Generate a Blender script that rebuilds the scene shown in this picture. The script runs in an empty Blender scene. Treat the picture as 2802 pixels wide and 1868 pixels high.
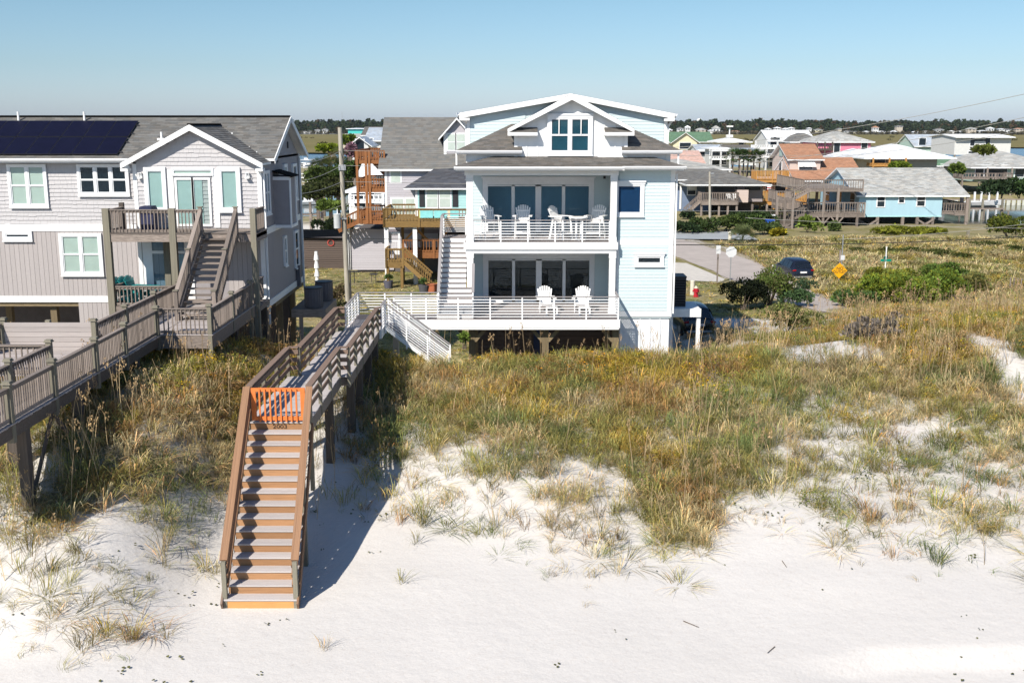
import bpy, bmesh, math, random
import numpy as np
from mathutils import Matrix, Vector, noise
R = random.Random(7)
SC = bpy.context.scene
COL = SC.collection
rad = math.radians
# ------------------------------------------------------------ camera, sky, sun, exposure
FPX, PITCH, CZ = 2960.0, rad(11.35), 11.6
cam_d = bpy.data.cameras.new('camera'); cam = bpy.data.objects.new('camera', cam_d); COL.objects.link(cam)
cam.location = (0, 0, CZ); cam.rotation_euler = (math.pi/2 - PITCH, 0, 0)
cam_d.sensor_width = 36.0; cam_d.lens = 36.0*FPX/2802.0; cam_d.clip_start = 0.5; cam_d.clip_end = 20000
SC.camera = cam
SC.render.resolution_x, SC.render.resolution_y = 1024, 682
world = bpy.data.worlds.new("World"); SC.world = world; world.use_nodes = True
wn = world.node_tree.nodes; wl = world.node_tree.links; wn.clear()
SUN_T = Vector((.60, 1.03, -1.01)).normalized()       # the way the light travels
sky = wn.new('ShaderNodeTexSky'); sky.sky_type = 'NISHITA'; sky.sun_disc = False
sky.sun_elevation = math.asin(-SUN_T.z)
sky.sun_rotation = math.atan2(-SUN_T.x, -SUN_T.y)
sky.altitude = 10; sky.air_density = 1.0; sky.dust_density = 0.6; sky.ozone_density = 1.6
bg = wn.new('ShaderNodeBackground'); bg.inputs[1].default_value = 0.074
wo = wn.new('ShaderNodeOutputWorld'); # clear October air: the sky's own colour, a little bluer towards the zenith
tcw = wn.new('ShaderNodeTexCoord'); spw = wn.new('ShaderNodeSeparateXYZ'); wl.new(tcw.outputs['Generated'], spw.inputs[0]); rw = wn.new('ShaderNodeValToRGB'); wl.new(spw.outputs[2], rw.inputs[0])
rw.color_ramp.elements[0].position = 0.0; rw.color_ramp.elements[0].color = (1.0, 1.18, 1.75, 1); rw.color_ramp.elements[1].position = .115; rw.color_ramp.elements[1].color = (.80, 1.01, 1.15, 1)
for ps, cl in ((.05, (.84, 1.03, 1.32, 1)), (.5, (.62, .92, 1.2, 1))): el_ = rw.color_ramp.elements.new(ps); el_.color = cl
mxw = wn.new('ShaderNodeMix'); mxw.data_type = 'RGBA'; mxw.blend_type = 'MULTIPLY'; mxw.inputs[0].default_value = 1; wl.new(sky.outputs[0], mxw.inputs[6]); wl.new(rw.outputs[0], mxw.inputs[7])
wl.new(mxw.outputs[2], bg.inputs[0]); wl.new(bg.outputs[0], wo.inputs[0])
sun_d = bpy.data.lights.new('sun', 'SUN'); sun_d.energy = 5.0; sun_d.angle = rad(0.53); sun_d.color = (1.0, 0.935, 0.84)
sun = bpy.data.objects.new('sun', sun_d); COL.objects.link(sun)
sun.rotation_euler = (-SUN_T).to_track_quat('Z', 'Y').to_euler(); sun.location = (-60, -60, 90)
vs = SC.view_settings; SC.display_settings.display_device = 'sRGB'
vs.view_transform = 'Standard'; vs.look = 'None'; vs.gamma = 1.0; vs.use_curve_mapping = False; vs.exposure = 0.37
SC.render.engine = 'CYCLES'
SC.cycles.max_bounces = 6; SC.cycles.diffuse_bounces = 2; SC.cycles.glossy_bounces = 3
SC.cycles.transparent_max_bounces = 16; SC.cycles.transmission_bounces = 3; SC.cycles.use_denoising = True
# ------------------------------------------------------------ helpers
WM = {}                                             # world matrix of every object built
def link(o, parent, M):
    COL.objects.link(o)
    o.matrix_basis = M
    if parent is not None:
        o.parent = parent; o.matrix_parent_inverse = WM[parent.name].inverted()
    WM[o.name] = M.copy()
    return o
def tagit(o, label=None, cat=None, group=None, kind=None):
    for k, v in (('label', label), ('category', cat), ('group', group), ('kind', kind)):
        if v: o[k] = v
    return o
def thing(name, label, cat, loc=(0, 0, 0), rz=0.0, group=None):
    o = bpy.data.objects.new(name, None); o.empty_display_size = 0.3
    link(o, None, Matrix.Translation(loc) @ Matrix.Rotation(rz, 4, 'Z'))
    return tagit(o, label, cat, group)
def at(px, py, Y):                                  # point of the photo's ray at depth Y
    u, v = (px-1401)/FPX, (934-py)/FPX
    ry, rz = math.cos(PITCH)+v*math.sin(PITCH), -math.sin(PITCH)+v*math.cos(PITCH)
    return Vector((u*Y/ry, Y, CZ+rz*Y/ry))
def atz(px, py, Z):
    u, v = (px-1401)/FPX, (934-py)/FPX
    ry, rz = math.cos(PITCH)+v*math.sin(PITCH), -math.sin(PITCH)+v*math.cos(PITCH)
    t = (Z-CZ)/rz
    return Vector((u*t, ry*t, Z))
CUBES = {}
def cube_mesh(mat):
    if mat.name not in CUBES:
        me = bpy.data.meshes.new('board_'+mat.name)
        v = [(x, y, z) for x in (-.5, .5) for y in (-.5, .5) for z in (-.5, .5)]
        f = [(0, 1, 3, 2), (4, 6, 7, 5), (0, 4, 5, 1), (2, 3, 7, 6), (0, 2, 6, 4), (1, 5, 7, 3)]
        me.from_pydata(v, [], f); me.materials.append(mat); me.update()
        CUBES[mat.name] = me
    return CUBES[mat.name]
I4 = Matrix.Identity(4)
def axes(a, b, up=(0, 0, 1)):
    a, b = Vector(a), Vector(b); x = (b-a); L = x.length; x = x/L
    up = Vector(up)
    if abs(x.dot(up)) > .98: up = Vector((0, 1, 0))
    y = up.cross(x).normalized(); z = x.cross(y)
    M = Matrix((x, y, z)).transposed().to_4x4(); M.translation = (a+b)/2
    return M, L
def beam(name, parent, a, b, w, h, mat, up=(0, 0, 1), F=I4, kind=None):
    M, L = axes(a, b, up)
    o = bpy.data.objects.new(name, cube_mesh(mat))
    link(o, parent, F @ M @ Matrix.Diagonal((L, w, h, 1)))
    if kind: o['kind'] = kind
    return o
def box(name, parent, x0, x1, y0, y1, z0, z1, mat, F=I4):
    dx, dy, dz = x1-x0, y1-y0, z1-z0
    c = ((x0+x1)/2, (y0+y1)/2, (z0+z1)/2)
    if dx >= dy and dx >= dz: return beam(name, parent, (x0, c[1], c[2]), (x1, c[1], c[2]), dy, dz, mat, F=F)
    if dy >= dz: return beam(name, parent, (c[0], y0, c[2]), (c[0], y1, c[2]), dx, dz, mat, F=F)
    return beam(name, parent, (c[0], c[1], z0), (c[0], c[1], z1), dx, dy, mat, up=(0, 1, 0), F=F)
class MB:
    def __init__(s, F=I4): s.v, s.f, s.F, s.c = [], [], F, []
    def add(s, vs, fs, col=None):
        n = len(s.v); s.v += [tuple(s.F @ Vector(p)) for p in vs]
        s.f += [tuple(i+n for i in f) for f in fs]; s.c += [col or (1, 1, 1)]*len(fs); return s
    def box(s, x0, x1, y0, y1, z0, z1, col=None):
        return s.add([(x, y, z) for x in (x0, x1) for y in (y0, y1) for z in (z0, z1)],
              [(0, 1, 3, 2), (4, 6, 7, 5), (0, 4, 5, 1), (2, 3, 7, 6), (0, 2, 6, 4), (1, 5, 7, 3)], col)
    def beam(s, a, b, w, h, up=(0, 0, 1), col=None):
        M, L = axes(a, b, up); M = M @ Matrix.Diagonal((L, w, h, 1))
        return s.add([M @ Vector((x, y, z)) for x in (-.5, .5) for y in (-.5, .5) for z in (-.5, .5)],
              [(0, 1, 3, 2), (4, 6, 7, 5), (0, 4, 5, 1), (2, 3, 7, 6), (0, 2, 6, 4), (1, 5, 7, 3)], col)
    def poly(s, pts, col=None): return s.add(pts, [tuple(range(len(pts)))], col)
    def prism(s, pts, d, col=None):                  # a flat outline given thickness d (a vector)
        n = len(pts); q = [Vector(p) for p in pts]; d = Vector(d)
        fs = [tuple(range(n))[::-1], tuple(range(n, 2*n))]+[(i, (i+1) % n, (i+1) % n+n, i+n) for i in range(n)]
        return s.add(q+[p+d for p in q], fs, col)
    def tube(s, a, b, r0, r1=None, n=8, col=None, caps=True):
        r1 = r0 if r1 is None else r1
        M, L = axes(a, b); vs = []
        for i in range(n):
            t = 2*math.pi*i/n
            vs += [M @ Vector((-L/2, r0*math.cos(t), r0*math.sin(t))), M @ Vector((L/2, r1*math.cos(t), r1*math.sin(t)))]
        fs = [(2*i, 2*((i+1) % n), 2*((i+1) % n)+1, 2*i+1) for i in range(n)]
        if caps: fs += [tuple(2*i for i in range(n))[::-1], tuple(2*i+1 for i in range(n))]
        return s.add(vs, fs, col)
    def build_each(s, name, parent, mat):             # one object for every block of the builder
        for k in range(len(s.v)//8):
            m = MB(); m.v = s.v[8*k:8*k+8]; m.f = [tuple(i-8*k for i in f) for f in s.f[6*k:6*k+6]]; m.c = s.c[6*k:6*k+6]; m.build(name, parent, mat)
    def build(s, name, parent, mat, kind=None, smooth=False, colours=False, label=None):
        me = bpy.data.meshes.new(name)
        P = WM[parent.name].translation if parent is not None else (Vector(s.v[0]) if s.v else Vector())
        me.from_pydata([tuple(Vector(p)-P) for p in s.v], [], s.f)
        if isinstance(mat, (list, tuple)):
            for m in mat: me.materials.append(m)
        else: me.materials.append(mat)
        if colours:
            at_ = me.color_attributes.new('tint', 'FLOAT_COLOR', 'CORNER')
            arr = np.ones((len(me.loops), 4), dtype=np.float32); k = 0
            for p, c in zip(me.polygons, s.c): arr[k:k+p.loop_total, :3] = c; k += p.loop_total
            at_.data.foreach_set('color', arr.ravel())
        if smooth: me.polygons.foreach_set('use_smooth', [True]*len(me.polygons))
        me.update()
        o = link(bpy.data.objects.new(name, me), parent, Matrix.Translation(P))
        if kind: o['kind'] = kind
        if label: o['label'] = label
        return o
def copy_tree(o, M, label=None, group=None):
    """a thing, its parts and sub-parts, set down again at world matrix M"""
    r = o.copy(); COL.objects.link(r); r.matrix_basis = M; WM[r.name] = M
    if label: r['label'] = label
    if group: r['group'] = group
    def rec(src, dst):
        for ch in src.children:
            c = ch.copy(); c.parent = dst; COL.objects.link(c); WM[c.name] = WM.get(ch.name, I4)
            rec(ch, c)
    rec(o, r)
    return r
def frame(x, y, z, face='front'):
    """a wall's own axes: x to the right seen from outside, y into the wall, z up"""
    a = {'front': 0, 'right': math.pi/2, 'back': math.pi, 'left': -math.pi/2}[face]
    return Matrix.Translation((x, y, z)) @ Matrix.Rotation(a, 4, 'Z')
# ------------------------------------------------------------ materials
def nt(mat): return mat.node_tree.nodes, mat.node_tree.links
def N(nodes, typ, **kw):
    n = nodes.new(typ)
    for k, v in kw.items(): setattr(n, k, v)
    return n
MATS = {}
def M_(name, col, rough=.8, var=.12, scale=6., bump=.0, spec=.25, coords='Object', stretch=(1, 1, 1), objvar=.0, metal=0., col2=None, bscale=None, detail=4, tint=False, dark=.0):
    """paint, board or stone: a base colour with broad tone changes, fine relief and a tone of its own per piece"""
    m = bpy.data.materials.new(name); m.use_nodes = True; n, l = nt(m); n.clear(); MATS[name] = m
    out = N(n, 'ShaderNodeOutputMaterial'); b = N(n, 'ShaderNodeBsdfPrincipled')
    b.inputs['Roughness'].default_value = rough; b.inputs['Specular IOR Level'].default_value = spec; b.inputs['Metallic'].default_value = metal
    l.new(b.outputs[0], out.inputs[0])
    if coords == 'World': co = N(n, 'ShaderNodeNewGeometry').outputs['Position']
    else: co = N(n, 'ShaderNodeTexCoord').outputs['Object']
    oi = N(n, 'ShaderNodeObjectInfo')
    mp = N(n, 'ShaderNodeMapping'); mp.inputs['Scale'].default_value = stretch; l.new(co, mp.inputs[0])
    ad = N(n, 'ShaderNodeVectorMath', operation='ADD'); cm = N(n, 'ShaderNodeCombineXYZ')
    ml = N(n, 'ShaderNodeMath', operation='MULTIPLY'); ml.inputs[1].default_value = 37. if objvar else 0.
    l.new(oi.outputs['Random'], ml.inputs[0]); l.new(ml.outputs[0], cm.inputs[0]); l.new(ml.outputs[0], cm.inputs[1])
    l.new(mp.outputs[0], ad.inputs[0]); l.new(cm.outputs[0], ad.inputs[1])
    no = N(n, 'ShaderNodeTexNoise'); no.inputs['Scale'].default_value = scale; no.inputs['Detail'].default_value = detail; no.inputs['Roughness'].default_value = .65
    l.new(ad.outputs[0], no.inputs['Vector'])
    mr = N(n, 'ShaderNodeMapRange'); mr.inputs[1].default_value = .3; mr.inputs[2].default_value = .7
    l.new(no.outputs[0], mr.inputs[0])
    mx = N(n, 'ShaderNodeMix', data_type='RGBA'); l.new(mr.outputs[0], mx.inputs[0])
    c2 = col2 or tuple(c*(1-var*1.6) for c in col)
    c1 = col if col2 else tuple(min(1, c*(1+var*.6)) for c in col)
    mx.inputs[6].default_value = (*c1, 1); mx.inputs[7].default_value = (*c2, 1)
    cur = mx.outputs[2]
    if objvar:
        hv = N(n, 'ShaderNodeHueSaturation'); mv = N(n, 'ShaderNodeMapRange'); mv.inputs[3].default_value = 1-objvar; mv.inputs[4].default_value = 1+objvar
        l.new(oi.outputs['Random'], mv.inputs[0]); l.new(mv.outputs[0], hv.inputs['Value']); l.new(cur, hv.inputs['Color']); cur = hv.outputs[0]
    if tint:
        ta = N(n, 'ShaderNodeAttribute', attribute_name='tint'); tm = N(n, 'ShaderNodeMix', data_type='RGBA', blend_type='MULTIPLY'); tm.inputs[0].default_value = 1
        l.new(cur, tm.inputs[6]); l.new(ta.outputs['Color'], tm.inputs[7]); cur = tm.outputs[2]
    l.new(cur, b.inputs['Base Color'])
    if bump:
        bu = N(n, 'ShaderNodeBump'); bu.inputs['Strength'].default_value = bump; bu.inputs['Distance'].default_value = .02
        if bscale:
            n2 = N(n, 'ShaderNodeTexNoise'); n2.inputs['Scale'].default_value = bscale; n2.inputs['Detail'].default_value = 3; l.new(ad.outputs[0], n2.inputs['Vector']); l.new(n2.outputs[0], bu.inputs['Height'])
        else: l.new(no.outputs[0], bu.inputs['Height'])
        l.new(bu.outputs[0], b.inputs['Normal'])
    return m
def glass(name, tint=(.9, .95, .95), body=(.02, .03, .04), trans=.55):
    """a pane: part see-through, part reflecting, at the angle's own Fresnel"""
    m = bpy.data.materials.new(name); m.use_nodes = True; n, l = nt(m); n.clear(); MATS[name] = m
    out = N(n, 'ShaderNodeOutputMaterial'); g = N(n, 'ShaderNodeBsdfGlossy'); g.inputs['Roughness'].default_value = .015; g.inputs[0].default_value = (*tint, 1)
    t = N(n, 'ShaderNodeBsdfTransparent'); t.inputs[0].default_value = (*tint, 1); d = N(n, 'ShaderNodeBsdfDiffuse'); d.inputs[0].default_value = (*body, 1)
    m1 = N(n, 'ShaderNodeMixShader'); m1.inputs[0].default_value = trans; l.new(d.outputs[0], m1.inputs[1]); l.new(t.outputs[0], m1.inputs[2])
    fr = N(n, 'ShaderNodeFresnel'); fr.inputs[0].default_value = 1.5
    ge = N(n, 'ShaderNodeNewGeometry'); bf = N(n, 'ShaderNodeMath', operation='SUBTRACT'); bf.use_clamp = True; l.new(fr.outputs[0], bf.inputs[0]); l.new(ge.outputs['Backfacing'], bf.inputs[1])
    m2 = N(n, 'ShaderNodeMixShader'); l.new(bf.outputs[0], m2.inputs[0]); l.new(m1.outputs[0], m2.inputs[1]); l.new(g.outputs[0], m2.inputs[2])
    l.new(m2.outputs[0], out.inputs[0]); return m
GR = (1.2, 9, 9)                                    # grain runs along a board's own x
white = M_('white_paint', (.80, .80, .79), .55, .03, 3, spec=.3, coords='World')
white_trim = M_('white_trim', (.78, .79, .80), .5, .04, 4, spec=.35, coords='World')
white_rail = M_('white_rail', (.82, .82, .82), .35, .02, 4, spec=.5)
paleblue = M_('pale_blue_siding', (.545, .645, .665), .6, .04, 3, spec=.25, objvar=.015, stretch=(6, 1, 1))
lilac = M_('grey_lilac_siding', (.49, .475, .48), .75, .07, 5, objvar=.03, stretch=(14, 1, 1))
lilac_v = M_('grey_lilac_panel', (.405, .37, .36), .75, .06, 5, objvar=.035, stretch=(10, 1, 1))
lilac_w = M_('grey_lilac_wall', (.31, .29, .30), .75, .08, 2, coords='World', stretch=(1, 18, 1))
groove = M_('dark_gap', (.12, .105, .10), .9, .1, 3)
gwood = M_('weathered_wood', (.265, .22, .19), .85, .35, 3.0, bump=.25, stretch=GR, objvar=.28, detail=6)
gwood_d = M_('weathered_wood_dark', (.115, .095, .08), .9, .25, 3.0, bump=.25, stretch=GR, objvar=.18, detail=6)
gpost = M_('weathered_post', (.24, .22, .17), .9, .28, 2.5, bump=.3, stretch=GR, objvar=.15, detail=6, coords='Object')
cwood = M_('grey_boards', (.43, .385, .365), .85, .18, 3.0, bump=.2, stretch=GR, objvar=.12, detail=6)
tread = M_('bleached_tread', (.50, .46, .445), .8, .2, 4.0, bump=.25, stretch=GR, objvar=.12, detail=7)
riser = M_('tan_riser', (.40, .215, .105), .75, .32, 3.2, bump=.15, stretch=(1.0, 14, 14), objvar=.24, detail=7)
railwood = M_('brown_rail', (.31, .175, .10), .75, .38, 3.0, bump=.2, stretch=GR, objvar=.14, detail=7)
railgrey = M_('aged_rail', (.24, .165, .125), .8, .25, 3.0, bump=.2, stretch=GR, objvar=.14, detail=7)
orange = M_('orange_paint', (.70, .20, .05), .6, .12, 4, objvar=.05)
brown_deck = M_('red_brown_stain', (.27, .11, .04), .7, .2, 3, stretch=GR, objvar=.14)
olive_deck = M_('olive_brown_stain', (.25, .155, .055), .75, .22, 3, stretch=GR, objvar=.14)
gold_deck = M_('honey_stain', (.50, .25, .07), .7, .2, 3, stretch=GR, objvar=.1)
decking = M_('grey_decking', (.27, .24, .235), .8, .2, 3, stretch=GR, objvar=.08)
piling = M_('piling', (.22, .17, .10), .9, .25, 2.5, bump=.3, stretch=GR, objvar=.15)
shingle = M_('asphalt_shingle', (.165, .152, .138), .95, .25, 30, coords='World', bump=.2, bscale=60, tint=True, spec=.1)
shingle_lt = M_('grey_shingle', (.175, .17, .16), .95, .2, 30, coords='World', bump=.2, bscale=60, tint=True, spec=.1)
shingle_dk = M_('slate_shingle', (.085, .088, .10), .95, .2, 30, coords='World', bump=.2, bscale=60, tint=True, spec=.1)
shingle_or = M_('orange_shingle', (.40, .215, .135), .95, .2, 12, coords='World', tint=True, spec=.1)
shingle_pl = M_('pale_shingle', (.40, .395, .37), .95, .12, 6, coords='World', tint=True, spec=.1)
shingle_gn = M_('green_shingle', (.13, .22, .14), .95, .15, 6, coords='World', tint=True, spec=.1)
metalroof = M_('white_metal_roof', (.80, .80, .79), .45, .04, .3, coords='World', spec=.4, tint=True)
metalgrey = M_('grey_metal_roof', (.42, .46, .50), .45, .08, .5, coords='World', spec=.4, tint=True)
solar = M_('solar_cell', (.006, .006, .02), .5, .2, 4, coords='World', spec=.15)
solar_edge = M_('solar_edge', (.02, .02, .025), .4, .1, 4, spec=.4)
darkmetal = M_('dark_metal', (.03, .03, .035), .5, .1, 4, spec=.4)
black = M_('dark_interior', (.008, .009, .010), .9, .1, 2, coords='World')
room = M_('room_wall', (.30, .38, .40), .9, .1, 1, coords='World')
blind = M_('window_blind', (.52, .57, .53), .8, .05, 2, coords='World')
blind_t = M_('door_blind', (.40, .52, .51), .8, .05, 2, coords='World')
pane = glass('window_glass', (.94, .98, .97), (.05, .08, .09), .94)
pane_dark = glass('dark_window_glass', (.80, .93, 1.0), (.006, .012, .018), .88)
teal = M_('teal_plastic', (.02, .27, .27), .5, .08, 3, spec=.4)
tealpaint = M_('teal_siding', (.22, .55, .55), .7, .06, 3, objvar=.03, stretch=(10, 1, 1))
concrete = M_('concrete', (.42, .40, .37), .9, .12, 2, coords='World', bump=.1)
galv = M_('galvanised', (.45, .46, .47), .45, .1, 8, metal=.6, coords='World')
polewood = M_('pole_wood', (.42, .385, .32), .9, .35, 1.0, bump=.3, coords='World', stretch=(4, 4, .35), detail=8)
# ------------------------------------------------------------ building pieces
def lap_siding(parent, F, x0, x1, z0, z1, expo, mat, clip=None, th=.026):
    z = z0; k = 0
    while z < z1-.02:
        a, b = (x0, x1) if clip is None else clip(z+expo*.5, x0, x1)
        h = min(expo+.018, z1-z+.012)
        if b-a > .08:
            M = F @ Matrix.Translation(((a+b)/2, -th*.9, z+h/2)) @ Matrix.Rotation(rad(-6), 4, 'X') @ Matrix.Diagonal((b-a, th, h, 1))
            o = bpy.data.objects.new('siding_board', cube_mesh(mat)); link(o, parent, M)
        z += expo; k += 1
def shake_siding(parent, F, x0, x1, z0, z1, expo, mat, clip=None, rnd=R):
    """courses of shakes with staggered butts: one object per course"""
    z = z0
    while z < z1-.03:
        a, b = (x0, x1) if clip is None else clip(z+expo*.5, x0, x1)
        if b-a > .12:
            mb = MB(F); x = a; drop = rnd.uniform(-.01, .018)
            while x < b-.01:
                w = min(rnd.uniform(.14, .34), b-x); drop = rnd.choice((drop, rnd.uniform(-.012, .022)))
                zb, zt = z-drop, min(z+expo+.01, z1)
                mb.add([(x, -.036, zb), (x+w-.004, -.036, zb), (x+w-.004, -.004, zt), (x, -.004, zt), (x, 0, zb), (x+w-.004, 0, zb)],
                       [(0, 1, 2, 3), (4, 5, 1, 0), (0, 3, 4), (1, 5, 2)])
                x += w
            mb.build('siding_course', parent, mat)
        z += expo
def upright_boards(parent, F, x0, x1, z0, z1, step, mat, gap=.012, name='siding_board', clip=None):
    x = x0
    while x < x1-.03:
        w = min(step, x1-x)-gap; za, zb = (z0, z1) if clip is None else (z0, min(z1, clip(x+w/2)))
        if zb-za > .05: box(name, parent, x, x+w, -.02, .0, za, zb, mat, F)
        x += step
def battens(parent, F, x0, x1, z0, z1, step, mat, clip=None):
    x = x0
    while x <= x1+.001:
        zb = z1 if clip is None else min(z1, clip(x))
        if zb-z0 > .05: box('batten', parent, x-.025, x+.025, -.03, .0, z0, zb, mat, F)
        x += step
def shingles(parent, A, B, C, D, expo=.15, tab=.32, mat=None, lift=.014, amp=.22, rnd=R, name='shingles', skip=None):
    """courses of tabs on the slope whose eave runs A-B and whose ridge runs D-C"""
    A, B, C, D = map(Vector, (A, B, C, D)); n = (B-A).cross(D-A)
    if n.length < 1e-6: n = (B-A).cross(C-A)
    n.normalize()
    if n.z < 0: n = -n
    u = (B-A).normalized(); up = n.cross(u)
    if up.z < 0: up = -up
    H = max((D-A).dot(up), (C-A).dot(up)); k = max(1, round(H/expo)); mb = MB()
    for i in range(k):
        t0, t1 = i/k, (i+1)/k
        l0, r0, l1, r1 = A.lerp(D, t0), B.lerp(C, t0), A.lerp(D, t1), B.lerp(C, t1)
        L = (r0-l0).length; m = max(1, round(L/tab)); off = (i % 2)*.5
        cuts = [0]+[min(1, max(0, (j+off+rnd.uniform(-.15, .15))/m)) for j in range(1, m)]+[1]
        row = rnd.uniform(-.05, .05)
        for j in range(m):
            s0, s1 = cuts[j], cuts[j+1]
            if s1-s0 < 1e-4: continue
            p = [l0.lerp(r0, s0)+n*lift, l0.lerp(r0, s1)+n*lift, l1.lerp(r1, s1)+n*.002, l1.lerp(r1, s0)+n*.002, l0.lerp(r0, s0), l0.lerp(r0, s1)]
            if skip and skip((p[0]+p[2])/2): continue
            c = 1+row+rnd.uniform(-amp, amp); w = rnd.uniform(-.04, .04)
            mb.add(p, [(0, 1, 2, 3), (4, 5, 1, 0)], (c*(1+w), c, c*(1-w)))
    return mb.build(name, parent, mat, kind='stuff', colours=True)
def slab(parent, pts, th, mat, name='roof'):
    """a roof plane with thickness"""
    return MB().prism(pts, (0, 0, -th)).build(name, parent, mat)
def window(parent, F, cx, cz, w, h, units=1, style='hung', casing=.11, glassm=None, back=None, sill=True, head=False, grid=0, name='window', frame_m=None, proud=.10):
    """casing + sashes; its panes and what shows behind them are children"""
    fm = frame_m or white_trim; glassm = glassm or pane; mb = MB(F)
    x0, x1, z0, z1 = cx-w/2, cx+w/2, cz-h/2, cz+h/2; c = casing; p = -proud
    mb.box(x0-c, x0, p, -.0, z0-c, z1+c); mb.box(x1, x1+c, p, 0, z0-c, z1+c)
    mb.box(x0, x1, p, 0, z1, z1+c); mb.box(x0, x1, p, 0, z0-c, z0)
    if sill: mb.box(x0-c-.02, x1+c+.02, p-.035, p+.01, z0-c-.045, z0-c)
    if head: mb.box(x0-c-.06, x1+c+.06, p-.05, p+.01, z1+c, z1+c+.07); mb.box(x0-c-.03, x1+c+.03, p-.02, p+.01, z1+c-.09, z1+c-.003)
    uw = w/units; s = .045
    for i in range(1, units): mb.box(x0+i*uw-.05, x0+i*uw+.05, p, 0, z0, z1)
    panes = []
    for i in range(units):
        a = x0+i*uw+(.05 if i else 0); b = x0+(i+1)*uw-(.05 if i < units-1 else 0); q = p+.018
        if style == 'hung':
            zm = (z0+z1)/2
            for (za, zb, qq) in ((zm, z1, q), (z0, zm, q+.012)):
                mb.box(a, a+s, qq, -.002, za, zb); mb.box(b-s, b, qq, -.002, za, zb)
                mb.box(a+s, b-s, qq, -.002, zb-s*.7, zb); mb.box(a+s, b-s, qq, -.002, za, za+s)
                panes.append((a+s, b-s, za+s, zb-s*.7))
        else:
            mb.box(a, a+s, q, -.002, z0, z1); mb.box(b-s, b, q, -.002, z0, z1); mb.box(a+s, b-s, q, -.002, z1-s, z1); mb.box(a+s, b-s, q, -.002, z0, z0+s)
            panes.append((a+s, b-s, z0+s, z1-s))
    o = mb.build(name, parent, fm)
    for (a, b, za, zb) in panes:
        box('pane', o, a, b, p+.034, p+.038, za, zb, glassm, F)
        if grid:
            for g in range(1, grid): xx = a+(b-a)*g/grid; box('muntin', o, xx-.012, xx+.012, p+.022, p+.036, za, zb, fm, F)
    if back is not None: box('blind' if back in (blind, blind_t) else 'backing', o, x0+.01, x1-.01, -.046, -.042, z0+.01, z1-.01, back, F)
    return o
def rail_panel(parent, a, b, h=.95, step=.13, mat=None, cap=None, bal=.035, base=.08, capw=.13, capth=.035, post=None, name='baluster', offset=None, botrail=True, lumps=True):
    """top rail, bottom rail and balusters from a to b (deck level points, may slope)"""
    a, b = Vector(a), Vector(b); L = (b-a).length; cap = cap or mat
    beam('top_rail', parent, a+Vector((0, 0, h)), b+Vector((0, 0, h)), capw, capth, cap)
    beam('rail_board', parent, a+Vector((0, 0, h-.07)), b+Vector((0, 0, h-.07)), .035, .09, mat)
    if botrail: beam('bottom_rail', parent, a+Vector((0, 0, base)), b+Vector((0, 0, base)), .035, .09, mat)
    n = max(2, int(L/step)); d = (b-a)/n
    side = Vector((d.y, -d.x, 0)).normalized()*(.036 if offset is None else offset)
    for i in range(1, n):
        p = a+d*i+side
        beam(name, parent, p+Vector((0, 0, base-.06)), p+Vector((0, 0, h-.03)), bal, bal, mat)
def board_rail(parent, a, b, h=1.0, mat=None, cap=None, boards=3, bh=.135, side=1):
    a, b = Vector(a), Vector(b); cap = cap or mat; d = (b-a).normalized(); s = Vector((d.y, -d.x, 0)).normalized()*.055*side
    beam('top_rail', parent, a+Vector((0, 0, h)), b+Vector((0, 0, h)), .18, .04, cap)
    for k in range(boards):
        z = h-.14-k*(h-.2)/boards
        beam('rail_board', parent, a+s+Vector((0, 0, z)), b+s+Vector((0, 0, z)), .036, bh, mat)
def pipe_rail(parent, a, b, h=.95, posts=None, n=7, mat=None, cap=None, ends=True, r=.016, lo=.12):
    """square posts, thin horizontal bars and a flat grey cap"""
    a, b = Vector(a), Vector(b); L = (b-a).length; mat = mat or white_rail; Z = Vector((0, 0, 1))
    beam('top_rail', parent, a+Z*h, b+Z*h, .09, .035, cap or railcap)
    m = posts or max(1, round(L/1.35))
    for i in range(m+1):
        if not ends and i in (0, m): continue
        p = a.lerp(b, i/m); beam('rail_post', parent, p, p+Z*(h-.017), .055, .055, mat)
    for k in range(n):
        z = lo+(h-.12-lo)*k/(n-1)
        beam('rail_bar', parent, a+Z*z, b+Z*z, r*2, r*2, mat)
railcap = M_('grey_cap', (.28, .26, .26), .7, .1, 3, stretch=GR)
def planks(parent, x0, x1, y0, y1, z, mat, along='x', w=.14, gap=.008, th=.035, name='deck_plank', lim=290, skip=None, ragged=0):
    n = int(round(((y1-y0) if along == 'x' else (x1-x0))/w)); n = max(1, min(n, lim)); st = ((y1-y0) if along == 'x' else (x1-x0))/n
    for i in range(n):
        if along == 'x':
            e = R.uniform(-ragged, ragged)
            box(name, parent, x0+e, x1+e, y0+i*st, y0+(i+1)*st-gap, z-th, z+R.uniform(-.002, .002), mat)
        else: box(name, parent, x0+i*st, x0+(i+1)*st-gap, y0, y1, z-th, z+R.uniform(-.002, .002), mat)
def gutter(parent, a, b, mat=None, name='gutter', w=.12, h=.12):
    a, b = Vector(a), Vector(b); d = (b-a).normalized(); o = Vector((d.y, -d.x, 0))
    mb = MB(); 
    prof = [(0, 0), (.0, -h), (w*.6, -h), (w, -h*.35), (w, 0), (w-.012, 0), (w-.012, -h*.3), (w*.55, -h+.012), (.012, -h+.012), (.012, 0)]
    n = len(prof); pa = [a+o*x+Vector((0, 0, z)) for x, z in prof]; pb = [b+o*x+Vector((0, 0, z)) for x, z in prof]
    mb.add(pa+pb, [(i, (i+1) % n, (i+1) % n+n, i+n) for i in range(n)]+[tuple(range(n)), tuple(range(n, 2*n))[::-1]])
    return mb.build(name, parent, mat or white_trim)
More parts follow.
